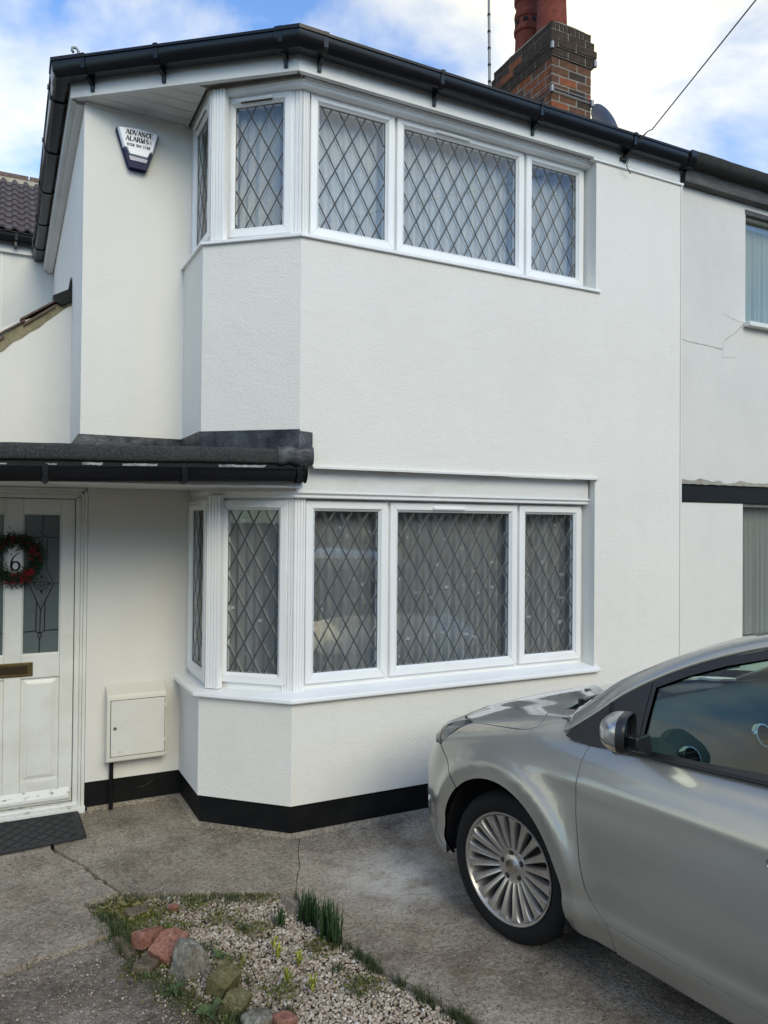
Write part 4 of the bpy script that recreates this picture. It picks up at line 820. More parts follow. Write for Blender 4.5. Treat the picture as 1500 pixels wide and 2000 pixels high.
# ================================================================== CHIMNEY (part of the house)
cx0, cx1, cy0, cy1, cz1 = 3.057, 3.531, 1.70, 2.62, 6.315; hc_ = .0815
w = MB(); w.box((cx0+.003, cy0+.003, 4.9), (cx1-.003, cy1-.003, cz1)); w.box((cx0-.015, cy0-.015, cz1-.082-3*hc_), (cx1+.015, cy1+.015, cz1-.082)); w.box((cx0-.029, cy0-.029, cz1-.082-2*hc_), (cx1+.029, cy1+.029, cz1-.082-hc_)); ch = w.build('chimney', 'mortar', house)
def brickmesh(L, D_, H_, seed):
    w = MB(); r_ = random.Random(seed); w.box((0, 0, 0), (L, D_, H_)); me = bpy.data.meshes.new('brick')
    v = [(x*K+r_.uniform(-.002, .002), y*K+r_.uniform(-.002, .002), z*K+r_.uniform(-.0015, .0015)) for x, y, z in w.v]; me.from_pydata(v, [], w.f)
    b = bmesh.new(); b.from_mesh(me); bmesh.ops.bevel(b, geom=b.edges[:], offset=.004, segments=1, affect='EDGES'); bmesh.ops.recalc_face_normals(b, faces=b.faces); b.to_mesh(me); b.free(); return me
BM = {}
def brick(L, H_, mat, seed):
    k = (round(L, 3), round(H_, 3), mat, seed % 3)
    if k not in BM: BM[k] = brickmesh(L, .05, H_, seed % 3); BM[k].materials.append(MATS[mat])
    return BM[k]
ci = 0; hc = .0815
for c in range(12):
    z = cz1-.082-(c+1)*hc+.006
    pr = .038 if c == 1 else (.022 if c in (0, 2) else 0.)
    for face in range(4):
        W_ = (cx1-cx0) if face in (0, 2) else (cy1-cy0)
        Wt = W_+2*pr; t = 0; st_ = (c+face) % 2; first = True
        while t < Wt-.02:
            L = (.098 if st_ and first else .208); first = False; L = min(L, Wt-t-(.0))
            if Wt-t-L < .05: L = Wt-t
            mat = 'brick_soot' if (c < 3 and random.random() < .75) or random.random() < .13 else random.choice(['brick_brown']*3+['brick_orange']*(6 if face == 3 else 1))
            if c >= 3 and face == 3 and t > Wt-.30 and random.random() < .75: mat = 'brick_orange'
            o = bpy.data.objects.new('brick', brick(L-.011, hc-.012, mat, ci)); COL.objects.link(o); ci += 1
            if face == 0: p = (cx0-pr+t, cy0-pr, z); a = 0
            elif face == 1: p = (cx1+pr, cy0-pr+t, z); a = math.pi/2
            elif face == 2: p = (cx1+pr-t, cy1+pr, z); a = math.pi
            else: p = (cx0-pr, cy1+pr-t, z); a = -math.pi/2
            o.location = Vector(p)*K; o.rotation_euler = (random.uniform(-.006, .006), 0, a+random.uniform(-.008, .008)); o.parent = ch; t += L
# soldier course of tile edges on top
for face, W_ in ((0, cx1-cx0), (3, cy1-cy0)):
    n = int(W_/.045)
    for i in range(n):
        t = W_*i/n; o = bpy.data.objects.new('brick', brick(W_/n-.007, .078, 'brick_soot', i)); COL.objects.link(o); o.parent = ch
        if face == 0: o.location = Vector((cx0+t, cy0-.004+random.uniform(-.003, .003), cz1-.080))*K
        else: o.location = Vector((cx0-.004+random.uniform(-.003, .003), cy1-t, cz1-.080))*K; o.rotation_euler = (0, 0, -math.pi/2)
w = MB(); nx_, ny_ = 15, 25; P = []
for i in range(nx_):
    for j in range(ny_):
        u, v = i/(nx_-1)*2-1, j/(ny_-1)*2-1; e = max(abs(u), abs(v)); hgt = .085*math.sqrt(max(0, 1-abs(u)**2.6))*math.sqrt(max(0, 1-abs(v)**4)) + .006*noise.noise(Vector((u*5, v*9, 0)))*(e < .98)
        P.append(((cx0+cx1)/2+u*(cx1-cx0)/2*1.015, (cy0+cy1)/2+v*(cy1-cy0)/2*1.01, cz1-.004+hgt))
w.grid(P, nx_, ny_); w.build('flaunching', 'flaunching', ch, smooth=True)
def pot(x, y, r, kind):
    w = MB(); z0 = 6.34
    pf = [(r*1.0, 0), (r*.96, .16), (r*.93, .30), (r*.93, .315), (r*1.04, .325), (r*1.06, .35), (r*1.04, .375), (r*.92, .385), (r*.91, .46), (r*1.0, .47), (r*1.03, .50), (r*1.0, .53), (r*.9, .54), (r*.9, .62), (r*1.04, .64), (r*1.04, .70), (r*.9, .71), (r*.8, .71), (r*.8, .3)] if kind else [(r*1.12, 0), (r*1.08, .2), (r*1.0, .5), (r*.96, .8), (r*1.08, .82), (r*1.08, .90), (r*.94, .91), (r*.84, .91), (r*.84, .4)]
    w.lathe([(a, h) for a, h in pf], (x, y, z0), (0, 0, 1), 32); o = w.build('chimney_pot', 'terracotta', ch, autosm=40)
    if kind:
        for k in range(8):
            a = k*math.pi/4; w = MB(); c_, s_ = math.cos(a), math.sin(a); w.obox((x+c_*r*.915, y+s_*r*.915, z0), (-s_, c_, 0), (c_, s_, 0), -.022, .022, 0, .006, .405, .445); w.build('pot_vent', 'car_gap', ch)
pot(3.315, 2.02, .135, 0); pot(3.315, 2.41, .128, 1)
# straps and insulators where the aerial and dish leads cross the stack
w = MB()
for zz in (5.66, 5.69): w.tube([(cx0-.01, cy1, zz), (cx0-.012, cy0-.008, zz), (cx0-.006, cy0-.014, zz), (cx1+.008, cy0-.012, zz-.004)], .005, 6)
for p in ((cx0-.004, cy0-.012, 5.675), (cx1, cy0-.012, 5.655), (cx0-.022, cy0-.035, 6.06), (cx1+.02, cy0-.03, 6.03)): w.lathe([(0, -.03), (.017, -.03), (.019, 0), (.017, .03), (0, .03)], p, (0, 0, 1), 12)
w.build('lashing_wire', 'steel_dull', ch, autosm=40)

ae = thing('television_aerial', 'thin grey television aerial mast strapped to the left side of the brick chimney', 'aerial', (2.985, 2.60, 5.9))
w = MB(); w.tube([(2.992, 2.60, 5.85), (2.985, 2.60, 6.3), (2.955, 2.60, 8.0)], .014, 10); w.build('mast', 'steel_dull', ae, autosm=40)
w = MB()
for i in range(11): zz = 6.02+i*.172; w.lathe([(.015, -.010), (.017, -.010), (.017, .010), (.015, .010)], (2.992-(zz-5.85)*.0172, 2.60, zz), (0, 0, 1), 12)
w.build('cable_clip', 'band_black', ae)
w = MB(); w.tube([(2.90, 2.57, 6.10), (3.12, 2.62, 6.055)], .014, 8); w.tube([(3.0, 2.60, 5.99), (3.10, 2.62, 5.965)], .011, 8); w.tube([(2.90, 2.55, 6.085), (2.90, 2.62, 6.12)], .02, 8); w.tube([(3.03, 2.56, 6.02), (3.05, 2.56, 5.88), (3.08, 2.58, 5.80)], .006, 6); w.build('bracket', 'band_black', ae)
ds = thing('satellite_dish', 'dark grey satellite dish on the roof edge just right of the chimney', 'dish', (3.86, 1.95, 5.6))
w = MB(); axd = Vector((.18, -.95, .22)).normalized(); w.lathe([(r_, .05*(r_/.215)**2) for r_ in np.linspace(.001, .215, 9)]+[(.222, .054), (.222, .046), (.2, .036), (.001, -.008)], (4.00, 1.95, 5.73), tuple(-axd), 40); w.build('reflector', 'dish_grey', ds, autosm=40)
w = MB(); w.tube([(3.86, 1.97, 5.6), (3.86, 2.1, 5.5), (3.54, 2.15, 5.45)], .02, 8); w.build('dish_mount', 'dish_grey', ds)
w = MB(); w.tube([Vector((3.885, 1.95, 5.45)), Vector((3.885, 1.95, 5.45))-axd*.1+Vector((0, -.0, -.05))], .010, 8); w.build('feed_arm', 'dish_grey', ds)
# hip iron at the left eaves corner
w = MB(); w.tube([(-1.045, .93, 4.24), (-1.045, .93, 4.36), (-1.047, .93, 4.40), (-1.060, .93, 4.416), (-1.078, .93, 4.412), (-1.082, .93, 4.395), (-1.072, .93, 4.385)], .008, 8)
w.build('hip_iron', 'iron_grey', house, smooth=True)
# overhead wire
w = MB(); pts = [(2.455, -.035, 4.27), (2.40, -.13, 4.262), (2.38, -.16, 4.27)]; st_ = Vector((2.38, -.16, 4.27)); en = st_+Vector((-.31, -1.03, .156+.0))*13
wl = []
for i in range(1, 60):
    t = i/59; p = st_.lerp(en, t); p.z -= 0*.0; wl.append(tuple(p))
w.tube([(2.262, -.02, 4.105), (2.252, -.045, 4.11), (2.262, -.085, 4.13), (2.30, -.125, 4.20), (2.36, -.14, 4.262)]+[tuple(st_)]+wl, .0038, 6); w.tube([(2.36, -.14, 4.262), (2.30, -.10, 4.17), (2.262, -.07, 4.09), (2.27, -.045, 4.05), (2.32, -.03, 4.015)], .0032, 6)
tag(w.build('telephone_wire', 'cable_black', None, smooth=True), 'thin dark telephone wire looping from the eaves at the right up into the sky', 'wire')
w = MB(); w.box((2.235, -.035, 4.095), (2.285, -.016, 4.11)); w.tube([(2.25, -.02, 4.11), (2.252, -.04, 4.13), (2.27, -.03, 4.135), (2.285, -.02, 4.12)], .004, 6); w.tube([(2.24, -.022, 4.098), (2.275, -.05, 4.128)], .004, 6); w.build('wire_hook', 'cable_black', house)

# ================================================================== NEIGHBOUR (right)
ne = thing('house', 'older cream rendered house adjoining on the right with cracked wall and black band', 'house', (4.5, 1, 0))
nx0, nx1 = PARTY+.006, 6.6; yn = .03
def wl_box(mb, x0, x1, z0, z1, y=yn): mb.box((x0, y, z0), (x1, y+.2, z1))
w = MB(); wl_box(w, nx0, 3.537, 1.957, 4.13); wl_box(w, 3.537, nx1, 1.957, 3.178); wl_box(w, 5.3, nx1, 3.178, 4.13); wl_box(w, 3.537, 5.3, 4.036, 4.13); w.build('wall', 'neighbour_render', ne)
w = MB(); wl_box(w, nx0, 3.515, 0, 1.828); wl_box(w, 3.515, nx1, 0, .80); wl_box(w, 5.3, nx1, .80, 1.828); w.build('wall', 'masonry_smooth', ne)
w = MB(); w.box((nx0+.002, yn-.008, 1.829), (nx1, yn+.15, 1.9565)); w.build('band', 'band_black', ne, bevel=.004)
# broken, grimy bottom edge of the upper render
w = MB(); n = 90; xs_ = np.linspace(nx0+.003, nx1, n); up__ = [(x, yn-.004, 1.985+.022*noise.noise(Vector((x*7, 0, 0)))+.012*noise.noise(Vector((x*31, 2, 0)))) for x in xs_]; lo__ = [(x, yn-.022, 1.958+.006*noise.noise(Vector((x*25, 5, 0)))) for x in xs_]
w.add(up__+lo__+[(x, yn+.02, 1.9575) for x in xs_], [(i, i+1, n+i+1, n+i) for i in range(n-1)]+[(n+i, n+i+1, 2*n+i+1, 2*n+i) for i in range(n-1)]); w.build('broken_drip_edge', 'grime', ne, autosm=60)
def crack(pts, wd_, name='wall_crack'):
    w = MB(); q = []
    for a, b in zip(pts[:-1], pts[1:]):
        for k in range(8): t = k/8; q.append((a[0]+(b[0]-a[0])*t+.006*noise.noise(Vector((a[0]*50+k, a[1]*30, 1))), a[1]+(b[1]-a[1])*t+.006*noise.noise(Vector((a[0]*20, k+a[1]*30, 7)))))
    q.append(pts[-1]); n = len(q); vs_ = []
    for i, (x, z) in enumerate(q): ww = wd_*(.5+.6*abs(noise.noise(Vector((x*40, z*40, 2))))); vs_ += [(x, yn-.0012, z+ww), (x+ww*.4, yn-.0012, z-ww)]
    w.add(vs_, [(2*i, 2*i+1, 2*i+3, 2*i+2) for i in range(n-1)]); w.build(name, 'crack_dark', ne, recalc=False)
crack([(nx0, 2.985), (2.98, 2.972), (3.12, 2.968), (3.29, 2.955), (3.31, 3.02), (3.38, 3.07), (3.44, 3.10), (3.53, 3.185)], .0022)
crack([(3.29, 2.955), (3.30, 2.86)], .0012); crack([(3.30, 3.22), (3.42, 3.19), (3.53, 3.18)], .0012); crack([(3.29, 2.90), (3.44, 2.91)], .0009)
# windows with curtains
for nm, z0, z1, x0 in (('w', 3.185, 4.02, 3.537), ('w', .80, 1.828, 3.515)):
    w = MB(); F = lambda u, h, z: (u, yn+.065-h, z); th = .022
    ring4(w, F, x0, 5.3, z0, z1, [(0, 0), (0, .03), (th-.004, .03), (th, .02), (th, -.02), (0, -.02)], 0); fr_ = w.build('window', 'old_white_paint', ne, bevel=.001)
    w = MB(); w.box((4.15, yn+.04, z0+.01), (4.2, yn+.08, z1-.01)); w.build('mullion', 'old_white_paint', fr_)
    w = MB(); w.quad((x0+.01, yn+.062, z0+.01), (5.29, yn+.062, z0+.01), (5.29, yn+.062, z1-.01), (x0+.01, yn+.062, z1-.01)); w.build('pane', 'window_glass', fr_)
    w = MB(); w.add([(x0, .26, z0), (5.3, .26, z0), (5.3, 1.6, z0), (x0, 1.6, z0), (x0, .26, z1), (5.3, .26, z1), (5.3, 1.6, z1), (x0, 1.6, z1)], [(3, 2, 6, 7), (0, 1, 2, 3), (4, 5, 6, 7), (0, 3, 7, 4), (1, 2, 6, 5)]); w.build('room', 'room_wall', ne)
w = MB(); w.box((3.515, -.03, 3.150), (5.33, yn+.06, 3.184)); w.build('window_sill', 'old_white_paint', ne, bevel=.004)
w = MB(); w.box((3.53, yn-.004, 4.0), (5.32, yn+.06, 4.035)); w.build('lintel_strip', 'neigh_fascia', ne)
curtain('pale green pleated curtain in the upstairs window of the right-hand house', [(5.28, .15), (3.56, .15)], 3.21, 4.0, 'green_curtain', per=.055, amp=.012, squares=False, seed=8)
curtain('grey pleated curtain in the ground-floor window of the right-hand house', [(5.28, .15), (3.54, .15)], .83, 1.80, 'pleated_curtain', per=.06, amp=.013, squares=False, seed=9)
w = MB(); n = 40; xs_ = np.linspace(2.84, 6.6, n); f1 = [(x, -.028+.004*noise.noise(Vector((x*9, 0, 0))), 4.082+.006*noise.noise(Vector((x*13, 0, 0)))) for x in xs_]; f2_ = [(x, -.03, 4.175) for x in xs_]; f3_ = [(x, yn, 4.075) for x in xs_]
w.add(f1+f2_+f3_, [(i, i+1, n+i+1, n+i) for i in range(n-1)]+[(2*n+i, 2*n+i+1, i+1, i) for i in range(n-1)]+[(0, n, 2*n)]); w.build('fascia', 'neigh_fascia', ne, autosm=50)
w = MB(); ln = resample([(6.6, -.028), (2.835, -.028)], .05, False); sweep(w, ln, [(0, 4.178), (.03, 4.178), (.070, 4.186), (.092, 4.212), (.098, 4.250), (.085, 4.256), (0, 4.262)], dz=[.0015*math.sin(x*13)+.001*math.sin(x*37) for x, y in ln]); w.build('felted_gutter', 'roof_felt', ne, autosm=60)
w = MB(); w.add([(2.86, .0, 4.27), (6.6, .0, 4.27), (6.6, 3.1, 4.27+3.1*tr_), (2.86, 3.1, 4.27+3.1*tr_), (2.86, 6, 4.3), (6.6, 6, 4.3)], [(0, 1, 2, 3), (3, 2, 5, 4)]); w.build('roof', 'roof_tile', ne)

# ================================================================== TILED HOUSE (behind, left)
th_ = thing('house', 'white rendered house behind on the left with a brown interlocking tiled roof', 'house', (-2.5, 5, 0))
w = MB(); w.box((-3.6, 4.2, 0), (-1.0, 4.4, 4.215)); w.build('wall', 'masonry_smooth', th_)
w = MB(); w.box((-1.452, 4.188, 0), (-1.446, 4.2, 4.2)); w.build('corner_bead', 'upvc', th_)
w = MB(); sweep(w, [(-1.0, 4.16), (-3.6, 4.16)], [(0, 4.19), (0, 4.275), (-.05, 4.275), (-.05, 4.19)]); w.build('fascia', 'fascia_white', th_)
w = MB(); sweep(w, [(-1.0, 4.155), (-3.6, 4.155)], [(o, z+4.262) for o, z in GP]); tg = w.build('gutter', 'black_upvc', th_, autosm=35)
bracket((-1.0, 4.155), (-3.6, 4.155), .33, tg, z=4.262, arm=False); w = MB(); w.box((-1.345, 4.05, 4.225), (-1.325, 4.15, 4.262)); w.build('bracket', 'black_upvc', tg)
pit = R(39); e0 = Vector((0, 4.03, 4.345)); sd_ = Vector((0, math.cos(pit), math.sin(pit))); nn = Vector((0, -math.sin(pit), math.cos(pit)))
NR = 9; row = .158; tw = .213
w = MB(); a, b = e0, e0+sd_*(NR*row+.08); w.add([(-3.6, a.y, a.z), (-.6, a.y, a.z), (-.6, b.y, b.z), (-3.6, b.y, b.z), (-3.6, b.y+1.4, 4.4), (-.6, b.y+1.4, 4.4)], [(0, 1, 2, 3), (3, 2, 5, 4)]); rt_ = w.build('roof', 'roof_tile', th_)
prof = []
for i in range(17):
    u = i/16; hh = .006+.024*max(0, math.sin(((u*2) % 1)*math.pi*1.0))**.6*(1 if ((u*2) % 1) < .62 else .0)
    x = (u*2) % 1; hh = .006+(.026*math.sin(math.pi*min(1, x/.55))**.7 if x < .55 else 0); prof.append((u*tw, hh))
tm = bpy.data.meshes.new('tile'); V = []; 
for t, lift in ((0, .020), (row*1.25, .0)):
    for (x, h_) in prof: p = Vector((x, 0, 0))+sd_*t+nn*(h_+lift); V.append(tuple(p*K))
for (x, h_) in prof: p = Vector((x, 0, 0))+nn*(h_+.0); V.append(tuple(p*K))
m_ = len(prof); Fc = [(i, i+1, m_+i+1, m_+i) for i in range(m_-1)]+[(2*m_+i, 2*m_+i+1, i+1, i) for i in range(m_-1)]+[(m_-1, 2*m_-1, 3*m_-1), (0, 2*m_, m_)]
tm.from_pydata(V, [], Fc); tm.materials.append(MATS['roof_tile']); tm.polygons.foreach_set('use_smooth', [True]*len(tm.polygons)); tm.set_sharp_from_angle(angle=R(45))
for r_ in range(NR):
    for c_ in range(13):
        p = Vector((-3.55+c_*tw+.045, 0, 0))+e0+sd_*(r_*row)+nn*.0; o = bpy.data.objects.new('tile', tm); COL.objects.link(o); o.location = p*K+Vector((0, 0, random.uniform(-.0015, .0015))); o.parent = rt_
q = e0+sd_*(NR*row+.02)
w = MB(); n = 60; xs_ = np.linspace(-3.6, -.6, n); w.add([(x, q.y-.03, q.z-.01+.012*noise.noise(Vector((x*19, 0, 0)))) for x in xs_]+[(x, q.y+.03, q.z+.075) for x in xs_], [(i, i+1, n+i+1, n+i) for i in range(n-1)]); w.build('ridge_mortar', 'ridge_mortar', th_, autosm=60)
for i in range(8):
    x0 = -3.6+i*.40; w = MB(); w.lathe([(.075, 0), (.075, .388), (.066, .388), (.066, 0)], (x0, q.y+.09, q.z+.055), (1, 0, 0), 20); w.build('ridge_tile', 'tile_brown', th_, autosm=40)

# ================================================================== GRAVEL BED
bed = [(-1.046, -.235), (-.91, -.212), (-.70, -.314), (-.483, -.408), (-.266, -.515), (-.255, -.69), (-.222, -.78), (-.166, -.98), (-.132, -1.07), (-.105, -1.248), (-.02, -1.48), (.05, -1.70), (.28, -2.6), (.6, -4.8), (-.3, -4.8), (-.5, -2.4), (-.62, -1.55), (-.72, -1.30), (-.80, -1.15), (-.866, -.96), (-.935, -.78), (-.975, -.60), (-1.036, -.36)]
bedn = [(x, y) for x, y in bed if y > -2.2]+[]
bx = [(-1.046, -.235), (-.91, -.212), (-.70, -.314), (-.483, -.408), (-.266, -.515), (-.255, -.69), (-.222, -.78), (-.166, -.98), (-.132, -1.07), (-.105, -1.248), (-.02, -1.48), (.05, -1.70), (.17, -2.15), (-.53, -2.15), (-.62, -1.55), (-.76, -1.30), (-.83, -1.15), (-.89, -.96), (-.945, -.78), (-.975, -.60), (-1.036, -.36)]
def hsoil(x, y): return -.030+.012*noise.noise(Vector((x*3, y*3, 0)))+.005*noise.noise(Vector((x*14, y*14, 3)))
bb = offset_poly(bx, -.03); V, T, lp_ = fill(resample(bb, .03), .03)
w = MB(); w.add([(x, y, hsoil(x, y)-.004) for x, y in V], [tuple(t) for t in T]); o = w.build('bed_soil', 'soil', None, smooth=True); struct(o)
gnum = 52000; P = np.stack([rng.uniform(-1.08, .2, gnum), rng.uniform(-2.15, -.2, gnum)], 1); P = P[pip(P, offset_poly(bx, .004))]
P = P[bdist(P, bx) > .004]
# thinner towards the weedy top left corner and along the stones
dens = np.array([.5+.5*noise.noise(Vector((x*2.2, y*2.2, 8))) for x, y in P]); left = np.clip(1-(P[:, 0]+.95)/.28, 0, 1)
keep = rng.uniform(0, 1, len(P)) > left*.80+np.clip(.44-dens, 0, 1)*1.5; P = P[keep]
def pebbles(name, P, mat, smin, smax, zf, tonef, parent=None):
    n = len(P); var = []
    for k in range(14):
        v = ICO1_V.copy(); q = v.copy()
        for i in range(len(v)): v[i] *= 1+.45*noise.noise(Vector(tuple(q[i]*1.7+k*7)))
        v[:, 2] *= .66; var.append(v)
    nv, nf = len(ICO1_V), len(ICO1_F); VV = np.zeros((n*nv, 3)); FF = np.zeros((n*nf, 3), int); TT = np.zeros(n*nv)
    for i, (x, y) in enumerate(P):
        s = smin+(smax-smin)*rng.beta(1.3, 3.4); a = rng.uniform(0, 6.283); b = rng.normal()*.45; c_, s_ = math.cos(a), math.sin(a); v = var[i % 14]*s*np.array([1, rng.uniform(.6, .95), 1])
        Rz = np.array([[c_, -s_, 0], [s_, c_, 0], [0, 0, 1]]); cb_, sb = math.cos(b), math.sin(b); Rx = np.array([[1, 0, 0], [0, cb_, -sb], [0, sb, cb_]])
        VV[i*nv:(i+1)*nv] = v@Rx.T@Rz.T+np.array([x, y, zf(x, y, s)]); FF[i*nf:(i+1)*nf] = ICO1_F+i*nv; TT[i*nv:(i+1)*nv] = tonef()
    me = bpy.data.meshes.new(name); me.vertices.add(n*nv); me.vertices.foreach_set('co', (VV*K).ravel()); me.loops.add(n*nf*3); me.loops.foreach_set('vertex_index', FF.ravel()); me.polygons.add(n*nf); me.polygons.foreach_set('loop_start', np.arange(n*nf)*3); me.polygons.foreach_set('use_smooth', np.ones(n*nf, bool))
    me.update(calc_edges=True); me.set_sharp_from_angle(angle=R(38)); at = me.attributes.new('tone', 'FLOAT', 'POINT'); at.data.foreach_set('value', TT.astype(np.float32)); me.materials.append(MATS[mat]); o = bpy.data.objects.new(name, me); COL.objects.link(o); return o
g = pebbles('gravel', P, 'gravel_mix', .0030, .0118, lambda x, y, s: hsoil(x, y)+s*rng.uniform(.0, .9), lambda: min(1, max(0, rng.normal(.52, .24))))
tag(g, 'pinkish grey gravel covering the small front garden bed', 'gravel'); g['kind'] = 'stuff'
# loose grit on the concrete and in the broken corner bottom left
P2 = np.stack([rng.uniform(-1.42, -.72, 900), rng.uniform(-1.3, -.62, 900)], 1); d_ = np.array([noise.noise(Vector((x*5, y*5, 4))) for x, y in P2]); P2 = P2[d_ > -.05]
P3 = np.stack([rng.normal(.25, .35, 60), rng.normal(-.85, .3, 60)], 1); P4 = np.stack([rng.uniform(-.9, -.6, 500), rng.uniform(-1.35, -1.0, 500)], 1); P4 = P4[P4[:, 0] < -.70-(-1.25-P4[:, 1])*.35]
P5 = np.stack([rng.uniform(-1.3, .2, 160), rng.uniform(-.6, .6, 160)], 1); LN = resample([(2.0, .0), (Al[0], 0.), Bl, (Dl[0], .82), (-.95, .845)], .004, False); LN = np.array(LN)[rng.integers(0, len(LN), 420)]; P5 = np.concatenate([P5, LN+np.array([-.012, -.028])+rng.normal(size=(420, 2))*.016])
g2_ = pebbles('grit', np.concatenate([P2, P3, P4, P5]), 'gravel_mix', .0018, .0075, lambda x, y, s: (-.008 if y < -.65 and x < -.7 else .001)+s*.3, lambda: min(1, max(0, rng.normal(.30, .24))))
tag(g2_, 'loose grit and crumbs scattered over the worn concrete', 'grit'); g2_['kind'] = 'stuff'

def rock(name, pts, mat, label, cat, bev=.004, rough=.0035, c=(0, 0, 0), rot=(0, 0, 0), scale=1.):
    """angular broken stone: hull of a few corner points, chipped edges, roughened faces (survey units)"""
    M = Matrix.Translation(Vector(c)) @ Matrix.Rotation(rot[2], 4, 'Z') @ Matrix.Rotation(rot[1], 4, 'Y') @ Matrix.Rotation(rot[0], 4, 'X')
    b = bmesh.new()
    for p in pts: b.verts.new(tuple((M @ (Vector(p)*scale))*K))
    r_ = bmesh.ops.convex_hull(b, input=b.verts[:]); bmesh.ops.delete(b, geom=[g for g in r_['geom_interior'] if isinstance(g, bmesh.types.BMVert)], context='VERTS')
    bmesh.ops.dissolve_limit(b, angle_limit=R(6), verts=b.verts[:], edges=b.edges[:])
    bmesh.ops.bevel(b, geom=b.edges[:], offset=bev, segments=2, affect='EDGES', profile=.6)
    bmesh.ops.triangulate(b, faces=b.faces[:]); 
    for _ in range(3):
        le = [e for e in b.edges if e.calc_length() > .011]
        if not le: break
        bmesh.ops.subdivide_edges(b, edges=le, cuts=1); bmesh.ops.triangulate(b, faces=b.faces[:])
    b.normal_update()
    for v in b.verts:
        d = noise.noise(v.co*32)*1.0+noise.noise(v.co*85)*.6+noise.noise(v.co*190)*.25; v.co += v.normal*d*rough
    bmesh.ops.recalc_face_normals(b, faces=b.faces); me = bpy.data.meshes.new(name); b.to_mesh(me); b.free(); me.materials.append(MATS[mat]); me.polygons.foreach_set('use_smooth', [True]*len(me.polygons)); me.set_sharp_from_angle(angle=R(50))
    o = bpy.data.objects.new(name, me); COL.objects.link(o); return tag(o, label, cat)
def blk(x, y, z, cut=0):
    P = [(sx*x, sy*y, sz*z) for sx in (-1, 1) for sy in (-1, 1) for sz in (-1, 1)]
    if cut: P.remove((x, y, z)); P += [(x*.35, y, z), (x, y*.3, z*.9), (x, y, z*.2)]
    if cut > 1: P.remove((-x, -y, z)); P += [(-x*.6, -y, z), (-x, -y*.5, z*.8), (-x, -y, z*.4)]
    return P
rock('broken_brick', blk(.062, .050, .048, 2), 'brick_red_worn', 'broken red brick on its side at the left edge of the gravel bed', 'brick', c=(-.800, -.775, .005), rot=(.25, -.42, .65))
rock('broken_brick', blk(.050, .036, .030, 1), 'brick_red_worn', 'flatter piece of red brick resting just behind the broken red brick', 'brick', c=(-.868, -.690, .022), rot=(-.30, .12, .35))
rock('stone', [(-.07, -.055, -.06), (.075, -.06, -.06), (.07, .05, -.06), (-.06, .06, -.06), (-.062, -.035, .035), (-.030, -.045, .088), (.020, -.048, .080), (.060, -.050, .03), (.035, .035, .10), (-.015, .05, .11), (-.05, .045, .06), (.068, .02, .04)], 'stone_grey', 'tall rounded grey stone with pale lichen beside the red brick', 'stone', c=(-.752, -.915, -.005), rot=(-.16, .10, .5), bev=.010, rough=.006, scale=.93)
rock('stone_block', blk(.050, .041, .050), 'stone_moss', 'squarish block covered in olive moss next to the tall grey stone', 'stone', c=(-.672, -1.085, .006), rot=(.34, -.16, .62), bev=.009, rough=.004)
rock('stone_block', blk(.047, .040, .042, 1), 'stone_moss', 'lower mossy block in front of the taller mossy block', 'stone', c=(-.658, -1.195, -.016), rot=(.30, -.10, .85), bev=.009, rough=.004)
rock('stone', blk(.050, .035, .03, 2), 'stone_grey', 'small flat grey stone in the gravel at the bottom of the picture', 'stone', c=(-.612, -1.310, -.018), rot=(.1, .1, .3), bev=.008)
rock('brick_fragment', blk(.036, .028, .028, 1), 'brick_red_worn', 'small pinkish brick fragment lying in the gravel at the bottom edge', 'brick', c=(-.530, -1.345, -.022), rot=(.1, .05, .2), bev=.006)
rock('stone', blk(.040, .035, .03, 2), 'stone_buff', 'low buff stone half buried in grass left of the red brick', 'stone', c=(-.900, -.835, -.016), rot=(.15, .1, .9), bev=.008)
rock('stone', blk(.020, .070, .035, 2), 'stone_buff', 'rough buff stone set along the left edge of the gravel bed', 'stone', c=(-.952, -.665, -.030), rot=(.05, .2, .25), bev=.006)
rock('stone', blk(.045, .030, .02, 2), 'stone_buff', 'flat brown stone among dead leaves at the top left of the bed', 'stone', c=(-.865, -.40, -.020), rot=(.1, .05, .3), bev=.006)
rock('brick_fragment', blk(.020, .014, .014, 1), 'brick_red_worn', 'tiny orange brick fragment near the top of the gravel bed', 'brick', c=(-.715, -.43, -.014), rot=(.1, .1, .3), bev=.003)
# hairline cracks wandering over the slabs
def gcrack(pts, wd_=.0016):
    w = MB(); q = resample(pts, .012, False); q = [(x+.012*noise.noise(Vector((x*18, y*18, 2)))+.004*noise.noise(Vector((x*70, y*70, 2))), y+.012*noise.noise(Vector((x*18, y*18, 9)))+.004*noise.noise(Vector((x*70, y*70, 9)))) for x, y in q]; vs_ = []
    for i, p in enumerate(q):
        a, b_ = Vector(q[max(0, i-1)]), Vector(q[min(len(q)-1, i+1)]); d = (b_-a).normalized(); n = Vector((-d.y, d.x))*wd_*(.35+.9*abs(noise.noise(Vector((p[0]*30, p[1]*30, 4))))); z = .0050
        vs_ += [(p[0]+n.x, p[1]+n.y, z), (p[0]-n.x, p[1]-n.y, z)]
    w.add(vs_, [(2*i, 2*i+1, 2*i+3, 2*i+2) for i in range(len(q)-1)]); w.build('hairline_crack', 'soil', drive, recalc=False)
